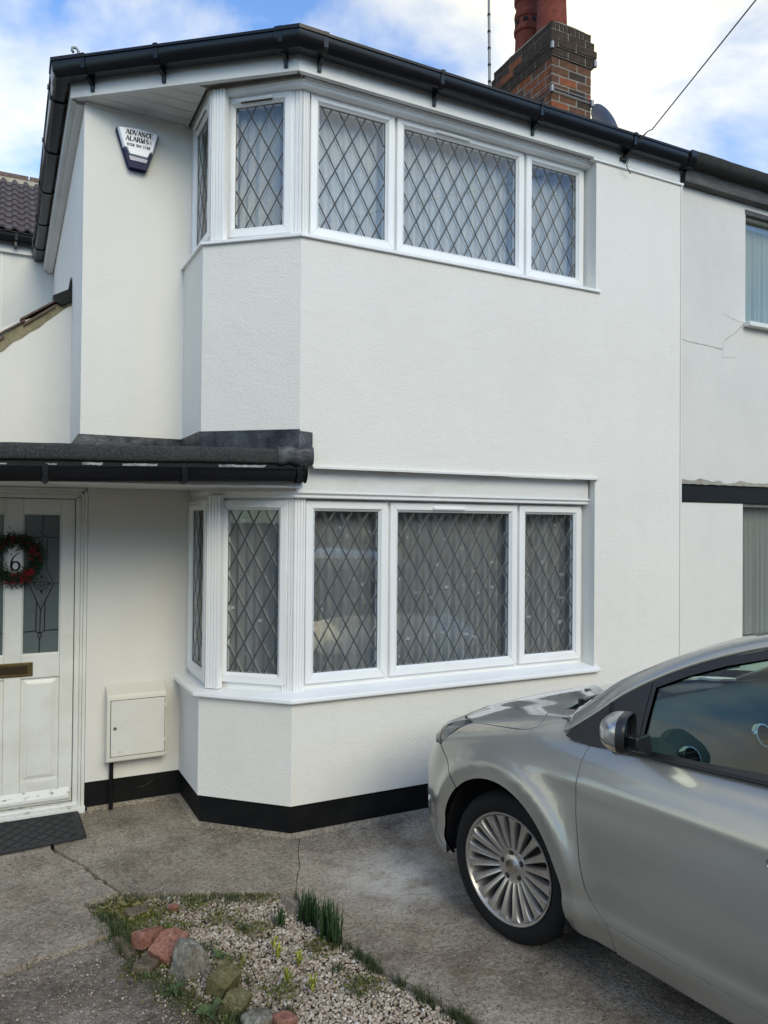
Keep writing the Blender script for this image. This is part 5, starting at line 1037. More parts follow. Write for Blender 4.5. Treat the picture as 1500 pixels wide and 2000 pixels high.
for c_ in ([(.02, -.21), (.20, -.27), (.33, -.20), (.47, -.33)], [(.33, -.20), (.36, -.05)], [(.10, -.33), (.22, -.43), (.24, -.52)], [(-.62, .42), (-.55, .30), (-.52, .16), (-.47, .08)], [(-.02, -1.30), (.12, -1.27), (.26, -1.31), (.42, -1.25)], [(-.60, .0), (-.45, -.06), (-.30, -.02), (-.10, -.12)], [(-1.38, -.15), (-1.25, -.20), (-1.15, -.33)], [(.12, -.86), (.2, -.80), (.33, -.84)]): gcrack(c_)
# plants
def grass(name, label, cat, n, fp, L0, L1, w0, w1, mat, lean=.5, kind=None, group=None, seg=3):
    w = MB(); tn = []
    for i in range(n):
        x, y, z = fp(i); L = rng.uniform(L0, L1); a = rng.uniform(0, 6.283); ln_ = abs(rng.normal())*lean; wd_ = rng.uniform(w0, w1); t = rng.uniform(0, 1); c_, s_ = math.cos(a), math.sin(a); b_ = a+rng.uniform(1.0, 2.1); cx_, sx_ = math.cos(b_)*wd_, math.sin(b_)*wd_
        vs_ = []
        for k in range(seg+1):
            f = k/seg; hh = L*(f-.25*ln_*f*f); o = L*ln_*f*f; tp = (1-f)**.7
            vs_ += [(x+c_*o-cx_*tp, y+s_*o-sx_*tp, z+hh), (x+c_*o+cx_*tp, y+s_*o+sx_*tp, z+hh)]; tn += [t*(.55+.45*f)]*2
        w.add(vs_, [(2*k, 2*k+1, 2*k+3, 2*k+2) for k in range(seg)])
    w.tone = tn; o = w.build(name, mat, None, recalc=False, smooth=True); tag(o, label, cat, group)
    if kind: o['kind'] = kind
    return o
def along(line, spread, z=-.02):
    L = [p for p in resample(line, .005, False) if noise.noise(Vector((p[0]*17, p[1]*17, 6))) > -.12]
    def f(i): p = L[rng.integers(len(L))]; return (p[0]+rng.normal()*spread, p[1]+rng.normal()*spread, z)
    return f
def blob(x, y, r, z=-.022): return lambda i: (x+rng.normal()*r, y+rng.normal()*r, z)
grass('grass', 'thin short grass growing along the left edge of the gravel bed', 'grass', 900, along([(-1.04, -.30), (-1.0, -.42), (-.95, -.62), (-.93, -.74)], .026), .02, .060, .0008, .0020, 'grass_green', .8, 'stuff')
grass('grass', 'sparse grass and moss across the top of the gravel bed', 'grass', 650, along([(-1.02, -.27), (-.90, -.25), (-.72, -.34), (-.5, -.43), (-.33, -.49)], .024), .010, .036, .0008, .0018, 'grass_green', .8, 'stuff')
grass('grass', 'ragged fringe of grass along the right edge of the gravel bed', 'grass', 950, along([(-.16, -1.04), (-.12, -1.22), (-.04, -1.46), (.03, -1.66), (.12, -1.9)], .013), .016, .055, .0008, .0021, 'grass_green', .7, 'stuff')
grass('grass', 'dry straw coloured grass bits among the stones of the bed', 'grass', 1500, lambda i: (rng.uniform(-1.0, -.25), rng.uniform(-1.3, -.3), -.022), .008, .03, .0006, .0014, 'grass_straw', 1.3, 'stuff')
grass('grass', 'soft weedy grass around the broken brick and grey stone', 'grass', 800, along([(-.93, -.80), (-.88, -.98), (-.80, -1.13), (-.74, -1.28)], .028), .018, .060, .0007, .0018, 'grass_green', .9, 'stuff')
# taller individual clumps
def leek(label, x, y, n, rx, ry, L0, L1):
    w = MB(); tn = []
    for i in range(n):
        bx_, by_ = x+rng.normal()*rx, y+rng.normal()*ry; L = rng.uniform(L0, L1); a = rng.uniform(0, 6.283); ln_ = abs(rng.normal())*.16; r_ = rng.uniform(.0016, .0030); t = rng.uniform(0, 1)
        pts = [(bx_+math.cos(a)*L*ln_*f*f, by_+math.sin(a)*L*ln_*f*f, -.02+L*f) for f in (0, .3, .6, .85, 1)]; n0 = len(w.v); w.tube(pts, [r_, r_, r_*.85, r_*.55, r_*.12], 5); tn += [t*(.5+.5*((k//5)/4)) for k in range(len(w.v)-n0)]
    w.tone = tn; return tag(w.build('spring_bulb_leaves', 'leek_green', None, smooth=True, recalc=False), label, 'plant', 'upright dark green leaf clumps at the bed edge')
leek('upright dark green leaf clump behind, nearest the concrete wedge stone', -.222, -.775, 85, .018, .030, .07, .135)
leek('tallest dark green leaf clump at the right edge of the gravel bed', -.192, -.925, 120, .018, .040, .08, .155)
leek('small thin dark green leaf clump left of the concrete wedge stone', -.335, -.745, 26, .014, .014, .04, .085)
for lab, x, y, n, L0, L1, r_ in (('small bright green tuft in the gravel right of the yellow shoots', -.245, -1.155, 45, .018, .042, .014), ('low green tuft near the bottom right of the gravel bed', -.235, -1.30, 50, .014, .032, .020), ('grassy tuft in front of the mossy blocks', -.665, -1.275, 120, .022, .060, .022), ('thin green tuft right of the broken red brick', -.66, -.80, 90, .02, .05, .024), ('wispy green tuft in the middle of the gravel', -.49, -.72, 60, .014, .04, .012), ('small green tuft near the top of the gravel bed', -.47, -.47, 60, .014, .036, .018), ('faint green tuft in the gravel below the tall grey stone', -.58, -1.08, 50, .012, .034, .020), ('spiky green tuft at the bottom of the gravel bed', -.50, -1.30, 60, .02, .045, .010)):
    grass('grass_tuft', lab, 'grass tuft', n, blob(x, y, r_), L0, L1, .0009, .0022, 'grass_green', .6, None, 'grass tufts in the gravel bed')
def leafy(name, label, x, y, n, L0, L1, wd_, mat, z=-.02, up_=.5, cat='weed'):
    w = MB(); tn = []
    for i in range(n):
        a = i*2.4+rng.uniform(-.3, .3); L = rng.uniform(L0, L1); e = rng.uniform(up_*.5, up_*1.4); d = Vector((math.cos(a), math.sin(a), 0)); s = Vector((-d.y, d.x, 0)); t = rng.uniform(0, 1); vs_ = []
        for k in range(6):
            f = k/5; o = Vector((x, y, z))+d*(L*f)+Vector((0, 0, L*e*math.sin(f*2.2)))+Vector((0, 0, .002)); ww = wd_*L*(math.sin(math.pi*min(1, f*.9+.08))**.8)*(1+.12*math.sin(k*3)); vs_ += [o-s*ww+Vector((0, 0, ww*.25)), o, o+s*ww+Vector((0, 0, ww*.25))]; tn += [t, t*.7, t]
        w.add(vs_, [q for k in range(5) for q in ((3*k, 3*k+1, 3*k+4, 3*k+3), (3*k+1, 3*k+2, 3*k+5, 3*k+4))])
    w.tone = tn; return tag(w.build(name, mat, None, recalc=False, smooth=True), label, cat)
leafy('weed', 'leafy green weed in front of the broken brick on the left edge', -.835, -1.04, 13, .025, .050, .26, 'leaf_fresh', up_=.6)
leafy('weed', 'broad-leaved green weed left of the lower mossy block', -.755, -1.215, 5, .035, .055, .36, 'leaf_fresh', up_=1.0)
leafy('weed', 'pale rounded green weed just right of the tall grey stone', -.635, -.885, 7, .022, .038, .34, 'leaf_fresh', up_=.8)
leafy('weed', 'small green weed under the buff stone left of the brick', -.90, -.90, 9, .015, .03, .3, 'leaf_fresh', up_=.6)
for lab, x, y, n in (('largest bright yellow-green shoots in the middle of the gravel', -.375, -1.065, 34), ('yellow shoots in the gravel above the largest yellow ones', -.425, -.915, 18), ('slim yellow-green shoot in front of the upper yellow shoots', -.432, -.99, 12), ('yellow-green shoots near the bottom centre of the gravel', -.385, -1.235, 22), ('scattered yellow-green shoots left of the bottom centre ones', -.45, -1.15, 16), ('single yellow shoot near the tall grey stone', -.575, -.985, 4)):
    leafy('yellow_shoots', lab, x, y, n, .006, .024, .24, 'leaf_yellow', up_=2.2, cat='plant')
# low moss and ground weeds
w = MB(); tn = []
def fm(i):
    c = [(-.97, -.34), (-.95, -.5), (-.90, -.85), (-.84, -.98), (-.80, -1.10), (-.35, -.50), (-.25, -.98), (-.7, -1.3), (-.90, -.33), (-.62, -.42), (-.72, -1.20), (-.80, -.45), (-.86, -.58), (-.75, -.60), (-.55, -.60), (-.60, -.95), (-.45, -.75), (-.48, -1.18), (-.20, -1.28), (-.88, -.46)][rng.integers(20)]
    return (c[0]+rng.normal()*.042, c[1]+rng.normal()*.042, -.014), (rng.normal(), rng.normal(), 1.0), rng.uniform(.006, .016), rng.uniform(.002, .0045), rng.uniform(0, 1)
blades(w, tn, 5200, fm); w.tone = tn; o = w.build('ground_cover', 'moss', None, recalc=False); tag(o, 'low moss and tiny weeds creeping between the stones and bed edge', 'ground cover'); o['kind'] = 'stuff'
w = MB(); tn = []
def fd(i): return (rng.normal(-.90, .07), rng.normal(-.36, .05), -.015+rng.uniform(0, .01)), (rng.normal(), rng.normal(), .25), rng.uniform(.012, .032), rng.uniform(.004, .008), rng.uniform(.3, 1)
blades(w, tn, 160, fd); w.tone = tn; o = w.build('dead_leaves', 'grass_straw', None, recalc=False); tag(o, 'dry brown dead leaves in the top left corner of the bed', 'leaves'); o['kind'] = 'stuff'

# ================================================================== CAR (metres, car frame: x forward from the front axle, y to its left, z up)
def _sm(x,a,b):
    t=np.clip((x-a)/(b-a),0,1); return t*t*(3-2*t)
_ZK=np.array([0.0,.14,.20,.27,.33,.38,.46,.60,.72,.80,.88,.95,1.02,1.10,1.3])
_TK=np.array([.16,.12,.075,.040,.018,.020,.006,.000,.004,.014,.036,.066,.100,.15,.30])
def _spl(x,xk,yk):
    m=np.gradient(yk,xk); i=np.clip(np.searchsorted(xk,x)-1,0,len(xk)-2)
    h=xk[i+1]-xk[i]; t=np.clip((x-xk[i])/h,0,1); t2=t*t; t3=t2*t
    return (2*t3-3*t2+1)*yk[i]+(t3-2*t2+t)*h*m[i]+(-2*t3+3*t2)*yk[i+1]+(t3-t2)*h*m[i+1]
_HS=np.array([-3.6,-3.3,-3.0,-2.0,-1.0,-.45,-.30,-.12,.10,.30,.50,.66,.78,.86,.95])
_HZ=np.array([.98,1.08,1.11,1.12,1.10,1.075,1.055,1.025,.975,.928,.872,.815,.76,.71,.60])
def W(s,z):
    w=.902-_spl(z,_ZK,_TK)-.10*np.clip((s-.1)/.75,0,2)**2-.10*np.clip((-2.7-s)/.75,0,2)**2
    # shoulder line
    w=w+.007*np.exp(-((z-(.80-.03*s))/.035)**2)*_sm(-s,-.1,.5)
    for c in (0.,-2.64):
        r=np.hypot(s-c,z-.32)
        w=w+.026*(1-_sm(r,.425,.50))*_sm(z,.15,.3)+.012*np.exp(-((r-.47)/.05)**2)*_sm(z,.3,.5)
    return w
def H(s,y):
    a=np.abs(y)
    h=_spl(s,_HS,_HZ)-.055*(a/.75)**2
    f=_sm(s,-.45,-.2)
    return h+.010*f*(1-_sm(a,.44-.10*s,.56-.10*s))
def Nf(y,z):
    a=np.abs(y)/.92
    n=.885-.40*a**3.2-.55*np.clip(z-.58,0,1)**1.2-.25*np.clip(.33-z,0,1)
    return n
def Nr(y,z):
    a=np.abs(y)/.92
    return -3.44+.30*a**3.2+.25*np.clip(z-.75,0,1)+.2*np.clip(.35-z,0,1)
def smax(a,b,k):
    h=np.clip(.5+.5*(a-b)/k,0,1); return b+(a-b)*h+k*h*(1-h)
def F(P):
    s,y,z=P[...,0],P[...,1],P[...,2]
    f=smax(np.abs(y)-W(s,z),z-H(s,y),.13)
    f=smax(f,s-Nf(y,z),.07)
    f=smax(f,Nr(y,z)-s,.07)
    return f
def march(O,D,t0=0.,t1=1.6):
    # O inside, D unit: find F=0 by bisection
    a=np.full(O.shape[:-1],t0);b=np.full(O.shape[:-1],t1)
    for _ in range(34):
        m=(a+b)/2; f=F(O+D*m[...,None]); a=np.where(f<0,m,a); b=np.where(f<0,b,m)
    return O+D*a[...,None]
def grad(P):
    e=2e-3; g=np.zeros(P.shape)
    for k in range(3):
        d=np.zeros(3); d[k]=e; g[...,k]=F(P+d)-F(P-d)
    return g/np.linalg.norm(g,axis=-1,keepdims=True)
HD = R(7); nC = Vector((-math.sin(HD), math.cos(HD), 0)); NC = Vector((nC.y, -nC.x, 0)); P0C = Vector((.443, -1.3925, 0))
car = thing('car', 'grey-green metallic hatchback parked nose-in to the house, cut off by the right edge', 'car', P0C+NC*.86, scale=1, rotz=R(97))
def cpart(o, parent=None): o.parent = parent or car; return o
def cb(mb, name, mat, parent=None, **k): return cpart(mb.build(name, mat, None, scale=1, **k), parent)
def snap(P):
    P = np.array(P, float)
    for _ in range(12): g_ = grad(P); P = P-g_*F(P)[..., None]*.9
    return P
DOM = {'side': (lambda P: np.stack([P[:, 0], .55*np.arctan2(P[:, 2]-.5, P[:, 1]-.3)], 1), lambda Q: (np.stack([Q[:, 0], np.full(len(Q), .3), np.full(len(Q), .5)], 1), np.stack([np.zeros(len(Q)), np.cos(Q[:, 1]/.55), np.sin(Q[:, 1]/.55)], 1))),
       'plan': (lambda P: P[:, :2], lambda Q: (np.stack([Q[:, 0], Q[:, 1], np.full(len(Q), .45)], 1), np.tile([0, 0, 1.], (len(Q), 1)))),
       'front': (lambda P: np.stack([.65*np.arctan2(P[:, 1], P[:, 0]-.25), P[:, 2]], 1), lambda Q: (np.stack([np.full(len(Q), .25), np.zeros(len(Q)), Q[:, 1]], 1), np.stack([np.cos(Q[:, 0]/.65), np.sin(Q[:, 0]/.65), np.zeros(len(Q))], 1))),
       'rear': (lambda P: np.stack([.65*np.arctan2(P[:, 1], -2.85-P[:, 0]), P[:, 2]], 1), lambda Q: (np.stack([np.full(len(Q), -2.85), np.zeros(len(Q)), Q[:, 1]], 1), np.stack([-np.cos(Q[:, 0]/.65), np.sin(Q[:, 0]/.65), np.zeros(len(Q))], 1)))}
def mkmesh(name, V, N_, Fc, mat, parent, mirror=False, kind=None):
    if mirror: V = V*[1, -1, 1]; N_ = N_*[1, -1, 1]; Fc = [tuple(f)[::-1] for f in Fc]
    me = bpy.data.meshes.new(name); me.from_pydata([tuple(v) for v in V], [], [tuple(int(i) for i in f) for f in Fc]); me.materials.append(MATS[mat]); me.polygons.foreach_set('use_smooth', [True]*len(me.polygons))
    me.normals_split_custom_set_from_vertices([tuple(n) for n in N_])
    o = bpy.data.objects.new(name, me); COL.objects.link(o); return cpart(o, parent)
def panel(name, poly, dom, mat='car_paint', step=.028, gap=.0022, off=0., mirror=(False,), parent=None, backing=True, holes=(), flange=.012, bmat='car_gap', snapit=True):
    f, inv = DOM[dom]
    rp = resample([tuple(p) for p in poly], .022); rp = snap(rp) if snapit else np.array(rp); q = [tuple(x) for x in f(rp)]
    def surf(q2, o_, st):
        hs = [[tuple(x) for x in f(snap(resample([tuple(p) for p in h], .02)))] for h in holes]
        V, T, lp_ = fill(q2, st, hs); O, D_ = inv(V); P = march(O, D_/np.linalg.norm(D_, axis=1)[:, None]); Nn = grad(P); return P+Nn*o_, Nn, T, lp_
    out = []
    P, Nn, T, lp_ = surf(offset_poly(q, gap), off, step)
    c = P[T]; fn = np.cross(c[:, 1]-c[:, 0], c[:, 2]-c[:, 0]); T = np.where((np.einsum('ij,ij->i', fn, Nn[T[:, 0]]) < 0)[:, None], T[:, ::-1], T)
    V = [P]; N_ = [Nn]; Fc = [tuple(t) for t in T]; b = len(P)
    if flange:
        for l in lp_:
            l = np.array(l); cen = P[l].mean(0); outw = P[l]-cen; outw -= Nn[l]*np.einsum('ij,ij->i', outw, Nn[l])[:, None]; outw /= np.linalg.norm(outw, axis=1)[:, None]+1e-9
            # tangent-based outward
            t_ = np.roll(P[l], -1, 0)-np.roll(P[l], 1, 0); t_ /= np.linalg.norm(t_, axis=1)[:, None]+1e-9; ow = np.cross(t_, Nn[l]); ow /= np.linalg.norm(ow, axis=1)[:, None]+1e-9
            sgn = np.sign(np.sum(np.einsum('ij,ij->i', ow, outw))) or 1; ow *= sgn
            V += [P[l]+ow*.0006-Nn[l]*.0012, P[l]+ow*.0007-Nn[l]*.0012, P[l]+ow*.0007-Nn[l]*flange]; N_ += [(Nn[l]+ow)*.707, ow, ow]; n = len(l)
            for i in range(n): j = (i+1) % n; Fc += [(l[i], l[j], b+j, b+i), (b+n+i, b+n+j, b+2*n+j, b+2*n+i)]
            b += 3*n
    V = np.concatenate(V); N_ = np.concatenate(N_)
    bk = surf(q, -.013+off, .06) if backing else None
    for m_ in mirror:
        o = mkmesh(name, V, N_, Fc, mat, parent, m_); out.append(o)
        if bk is not None: mkmesh('inner_skin', bk[0], bk[1], [tuple(t) for t in bk[2]], bmat, o, m_)
    return out
def arc(c, r, a0, a1, n=26): return [(c+r*math.cos(R(a)), .9, .32+r*math.sin(R(a))) for a in np.linspace(a0, a1, n)]
AR = .372
dcut = [(-.437, .82, .95), (-.425, .86, .88), (-.426, .893, .768), (-.433, .90, .68), (-.445, .904, .602), (-.460, .90, .50), (-.479, .894, .42), (-.505, .888, .37), (-.566, .882, .331)]
joint = [(.262, .924, .588), (.300, .92, .640), (.370, .892, .695), (.442, .867, .736)]
hlow = [(.442, .867, .736), (.385, .84, .79), (.304, .787, .859)]
shut = [(.304, .787, .859), (.151, .806, .885), (.007, .816, .903), (-.06, .815, .913), (-.097, .812, .925), (-.122, .798, .938), (-.129, .775, .953), (-.11, .73, .963), (-.055, .655, .969), (-.084, .612, .981)]
fender = dcut+[(-.574, .86, .281), (-.574, .84, .215), (-.40, .85, .205)]+arc(0, AR, 198, 47)+joint[1:]+hlow[1:]+shut[1:]+[(-.168, .607, .998), (-.24, .68, .998), (-.30, .74, .992), (-.318, .79, .965), (-.34, .815, .947), (-.40, .82, .945)]
panel('front_wing', fender, 'side', mirror=(False, True), step=.022)
sill_ = [(-.566, .882, .331), (-.9, .88, .325), (-1.2, .88, .318), (-1.46, .88, .312)]
belt = [(-1.395, .79, 1.012), (-1.117, .789, .999), (-.9, .80, .986), (-.626, .812, .968), (-.437, .82, .95)]
dr_rear = [(-1.46, .88, .312), (-1.475, .89, .5), (-1.46, .9, .7), (-1.42, .87, .88), (-1.395, .79, 1.012)]
fd_ = panel('front_door', dcut+sill_[1:]+dr_rear[1:]+belt[1:-1], 'side', mirror=(False, True), step=.03)
rdr = [(-1.395, .79, 1.012), (-1.42, .87, .88), (-1.46, .9, .7), (-1.475, .89, .5), (-1.46, .88, .312), (-1.9, .88, .305), (-2.15, .88, .31)]+arc(-2.64, AR+.03, 172, 128, 12)[::1]+[(-2.42, .9, .75), (-2.42, .85, .92), (-2.44, .77, 1.045), (-2.0, .78, 1.035)]
panel('rear_door', rdr, 'side', mirror=(False, True), step=.04)
qtr = [(-2.44, .77, 1.045), (-2.42, .85, .92), (-2.42, .9, .75)]+arc(-2.64, AR+.03, 128, 172, 12)+[(-2.15, .88, .31), (-2.16, .86, .21), (-2.24, .86, .21)]+arc(-2.64, AR, 196, -12, 30)[0:]+[(-2.98, .87, .62), (-3.18, .80, .66), (-3.2, .72, .95), (-3.12, .66, 1.08), (-2.8, .72, 1.07)]
qtr = [(-2.44, .77, 1.045), (-2.42, .85, .92), (-2.42, .9, .75)]+arc(-2.64, AR+.03, 128, 172, 12)+[(-2.15, .88, .31), (-2.16, .86, .21), (-2.27, .86, .21)]+arc(-2.64, AR, 197, 50, 26)+[(-2.9, .89, .64), (-3.12, .82, .68), (-3.2, .72, .95), (-3.12, .66, 1.07), (-2.8, .72, 1.06)]
qtr = [((2*-2.64-x) if False else x, y, z) for x, y, z in qtr]
def arcr(a0, a1, n=26): return [(-2.64+AR*math.cos(R(a)), .9, .32+AR*math.sin(R(a))) for a in np.linspace(a0, a1, n)]
qtr = [(-2.44, .77, 1.045), (-2.42, .85, .92), (-2.42, .9, .75)]+[(-2.64+(AR+.03)*math.cos(R(a)), .9, .32+(AR+.03)*math.sin(R(a))) for a in (52, 40, 28, 16, 6)]+[(-2.15, .88, .31), (-2.16, .86, .21), (-2.285, .86, .21)]+arcr(-17, 130)+[(-2.96, .88, .66), (-3.12, .82, .69), (-3.2, .72, .95), (-3.10, .66, 1.06), (-2.8, .72, 1.055)]
rdr = [(-1.395, .79, 1.012), (-1.42, .87, .88), (-1.46, .9, .7), (-1.475, .89, .5), (-1.46, .88, .312), (-1.9, .88, .305), (-2.15, .88, .31)]+[(-2.64+(AR+.03)*math.cos(R(a)), .9, .32+(AR+.03)*math.sin(R(a))) for a in (6, 16, 28, 40, 52)]+[(-2.42, .9, .75), (-2.42, .85, .92), (-2.44, .77, 1.045), (-2.0, .78, 1.035)]
bpy.data.objects.remove(bpy.data.objects['rear_door']); bpy.data.objects.remove(bpy.data.objects['rear_door.001'])
for o in [o for o in bpy.data.objects if o.name.startswith('inner_skin') and o.parent is None]: bpy.data.objects.remove(o)
panel('rear_door', rdr, 'side', mirror=(False, True), step=.04)
panel('rear_wing', qtr, 'side', mirror=(False, True), step=.04)
rocker = [(-.566, .882, .331)]+sill_[1:]+[(-2.15, .88, .31), (-2.16, .86, .21), (-2.0, .84, .20), (-1.2, .84, .20), (-.574, .84, .205), (-.574, .86, .281)]
panel('rocker', rocker, 'side', mirror=(False, True), step=.03)
# bonnet, both halves in one skin
hf = [(.304, .787, .859), (.45, .70, .84), (.517, .640, .828), (.535, .600, .826), (.60, .46, .81), (.66, .28, .80), (.70, .10, .79)]
left = shut[::-1]+hf[1:]
cowl = [(-.083, .612, .981), (-.060, .434, 1.003), (-.075, .234, 1.022), (-.082, .0, 1.03)]
bon = hf+[(x, -y, z) for x, y, z in hf[::-1]]+[(x, -y, z) for x, y, z in shut[1:]]+[(x, -y, z) for x, y, z in cowl[1:]][0:3]+[(x, y, z) for x, y, z in cowl[::-1][1:3]]+shut[::-1][:-1]
panel('bonnet', bon, 'plan', step=.026)
# front bumper, headlamps, grille
hlt = [(.304, .787, .859), (.45, .70, .84), (.517, .640, .828), (.535, .600, .826), (.60, .46, .81)]
hlb = [(.60, .46, .81), (.69, .47, .70), (.64, .60, .675), (.56, .72, .69), (.442, .867, .736)]
lens = hlt+hlb[1:]+hlow[1:-1]
panel('headlamp_lens', lens, 'front', mat='lamp_glass', mirror=(False, True), backing=False, flange=0, step=.03, off=-.001)
panel('headlamp_housing', lens, 'front', mat='lamp_bowl', mirror=(False, True), backing=False, flange=0, step=.03, off=-.022, gap=.004)
for sgn in (1, -1):
    for (x, y, z, r_) in ((.50, .70, .775, .036), (.58, .585, .755, .05), (.43, .765, .79, .022)):
        w = MB(); w.lathe([(r_*t, -.045*(1-t*t)) for t in np.linspace(.05, 1, 8)], (x-.012, sgn*(y-.012), z), (.85, .5*sgn, .05), 24); w.lathe([(0, -.018), (r_*.3, -.02), (r_*.36, -.03), (r_*.3, -.045)], (x-.012, sgn*(y-.012), z), (.85, .5*sgn, .05), 16); cb(w, 'headlamp_reflector', 'chrome', smooth=True)
    w = MB()
    for k in range(5): w.tube([(.335+.03*k, sgn*(.80-.013*k), .838-.012*k), (.42+.03*k, sgn*(.80-.03*k), .780-.010*k)], .0035, 6)
    cb(w, 'headlamp_rib', 'chrome')
    w = MB(); w.tube([tuple(p*[1, sgn, 1]) for p in snap([(.308, .787, .858), (.375, .825, .80), (.440, .866, .738), (.50, .81, .712), (.56, .72, .69)])], .0035, 6); w.tube([tuple(p*[1, sgn, 1]) for p in snap([(.308, .785, .860), (.38, .74, .849), (.45, .70, .84), (.517, .640, .828)])], .003, 6); cb(w, 'headlamp_edge', 'car_black_trim')
bj = joint[::-1]
frb = [(.442, .867, .736), (.56, .72, .69), (.64, .60, .675), (.69, .47, .70), (.60, .46, .81), (.66, .28, .80), (.70, .10, .79), (.70, -.10, .79), (.66, -.28, .80), (.60, -.46, .81), (.69, -.47, .70), (.64, -.60, .675), (.56, -.72, .69), (.442, -.867, .736)]+[(x, -y, z) for x, y, z in bj[1:-1]]+[(x, -.9, z) for x, _, z in arc(0, AR, 47, -18, 14)]+[(.42, -.83, .19), (.60, -.70, .17), (.75, -.4, .16), (.80, 0, .16), (.75, .4, .16), (.60, .70, .17), (.42, .83, .19)]+arc(0, AR, -18, 47, 14)+joint[1:-1]
panel('front_bumper', frb, 'front', step=.03)
gr = [(.88, .42, .50), (.88, -.42, .50), (.86, -.50, .28), (.86, .50, .28)]
panel('lower_grille', gr, 'front', mat='car_black_trim', off=.003, backing=False, flange=.006, step=.04)
gr = [(.86, .36, .70), (.86, -.36, .70), (.88, -.34, .62), (.88, .34, .62)]
panel('upper_grille', gr, 'front', mat='car_black_trim', off=.003, backing=False, flange=.006, step=.04)
for sg in ((False,), (True,)):
    panel('fog_lamp_surround', [(.62, .80, .47), (.56, .84, .465), (.55, .83, .40), (.60, .80, .37), (.68, .70, .37), (.70, .70, .46)], 'front', mat='car_black_trim', off=.002, backing=False, flange=.004, step=.03, mirror=sg)
w = MB(); w.tube([(.575, .815, .475), (.56, .845, .45), (.55, .85, .42), (.565, .835, .385)], .004, 6); cb(w, 'fog_lamp_rim', 'chrome', smooth=True)
# tail
rb = [(-2.96, .88, .66), (-3.12, .82, .69), (-3.3, .5, .70), (-3.38, 0, .70), (-3.3, -.5, .70), (-3.12, -.82, .69), (-2.96, -.88, .66)]+[(x, -y, z) for x, y, z in arcr(128, 196, 14)]+[(-3.1, -.80, .2), (-3.35, 0, .2), (-3.1, .80, .2)]+arcr(196, 128, 14)
panel('rear_bumper', rb, 'rear', step=.05)
tg_ = [(-3.12, .82, .69), (-3.2, .72, .95), (-3.10, .66, 1.06), (-3.2, 0, 1.08), (-3.10, -.66, 1.06), (-3.2, -.72, .95), (-3.12, -.82, .69), (-3.3, -.5, .70), (-3.38, 0, .70), (-3.3, .5, .70)]
panel('tailgate', tg_, 'rear', step=.05)
# greenhouse -------------------------------------------------------
def yg(s, z): return .822-.36*(z-.97)*(1+.5*np.maximum(0, z-1.1))-.9*np.clip(-2.55-s, 0, 1)**2
def gsurf(name, poly, mat, off=0., step=.04, holes=(), parent=None, mirror=(False, True), th=.004, gap=0., nosnap=False):
    q = resample(poly, .03); q = offset_poly(q, gap) if gap else q; hs = [resample(h, .03) for h in holes]
    V, T, lp_ = fill([tuple(p) for p in q], step, hs); P = np.stack([V[:, 0], yg(V[:, 0], V[:, 1])+off, V[:, 1]], 1); e = 1e-3
    dz = (yg(V[:, 0], V[:, 1]+e)-yg(V[:, 0], V[:, 1]-e))/(2*e); ds = (yg(V[:, 0]+e, V[:, 1])-yg(V[:, 0]-e, V[:, 1]))/(2*e); Nn = np.stack([-ds, np.ones(len(V)), -dz], 1); Nn /= np.linalg.norm(Nn, axis=1)[:, None]
    c = P[T]; fn = np.cross(c[:, 1]-c[:, 0], c[:, 2]-c[:, 0]); T = np.where((np.einsum('ij,ij->i', fn, Nn[T[:, 0]]) < 0)[:, None], T[:, ::-1], T)
    VV = [P]; NN = [Nn]; Fc = [tuple(t) for t in T]; b = len(P)
    if th:
        for l in lp_:
            l = np.array(l); t_ = np.roll(P[l], -1, 0)-np.roll(P[l], 1, 0); t_ /= np.linalg.norm(t_, axis=1)[:, None]+1e-9; ow = np.cross(t_, Nn[l]); cen = P[l].mean(0); ow *= np.sign(np.sum(ow*(P[l]-cen))) or 1
            VV += [P[l], P[l]-Nn[l]*th]; NN += [ow, ow]; n = len(l); Fc += [(b+i, b+(i+1) % n, b+n+(i+1) % n, b+n+i) for i in range(n)]; b += 2*n
    for m_ in mirror: o = mkmesh(name, np.concatenate(VV), np.concatenate(NN), Fc, mat, parent, m_)
    return o
Q3 = [(-.300, .965), (-.42, 1.055), (-.531, 1.146), (-.65, 1.222), (-.78, 1.290), (-.91, 1.345), (-1.043, 1.390), (-1.2, 1.424), (-1.4, 1.448), (-1.7, 1.462), (-2.1, 1.448), (-2.5, 1.40), (-2.8, 1.33), (-3.0, 1.24)]
R3 = [(-.165, .605, 1.000), (-.315, .655, 1.085), (-.455, .675, 1.180), (-.60, .662, 1.262), (-.75, .640, 1.335), (-.90, .618, 1.393), (-1.043, .60, 1.435), (-1.2, .588, 1.467), (-1.4, .578, 1.492), (-1.7, .570, 1.505), (-2.1, .562, 1.492), (-2.5, .552, 1.442), (-2.8, .54, 1.375), (-3.0, .53, 1.29)]
def crv(pts, n):
    pts = np.array(pts); L = np.concatenate([[0], np.cumsum(np.linalg.norm(np.diff(pts, axis=0), axis=1))]); t = np.linspace(0, L[-1], n)
    return np.stack([_spl(t, L, pts[:, k]) for k in range(pts.shape[1])], 1)
nQ = 60; Qc = [(s, float(yg(s, z))+.002, z) for s, z in Q3]; Qs, Rs = crv(Qc, nQ), crv(R3, nQ); nv = 9; P = np.zeros((nQ, nv, 3))
for j in range(nv):
    f = j/(nv-1); m_ = Qs*(1-f)+Rs*f; P[:, j] = m_+np.array([0, .55, .45])*(.020*math.sin(math.pi*f))
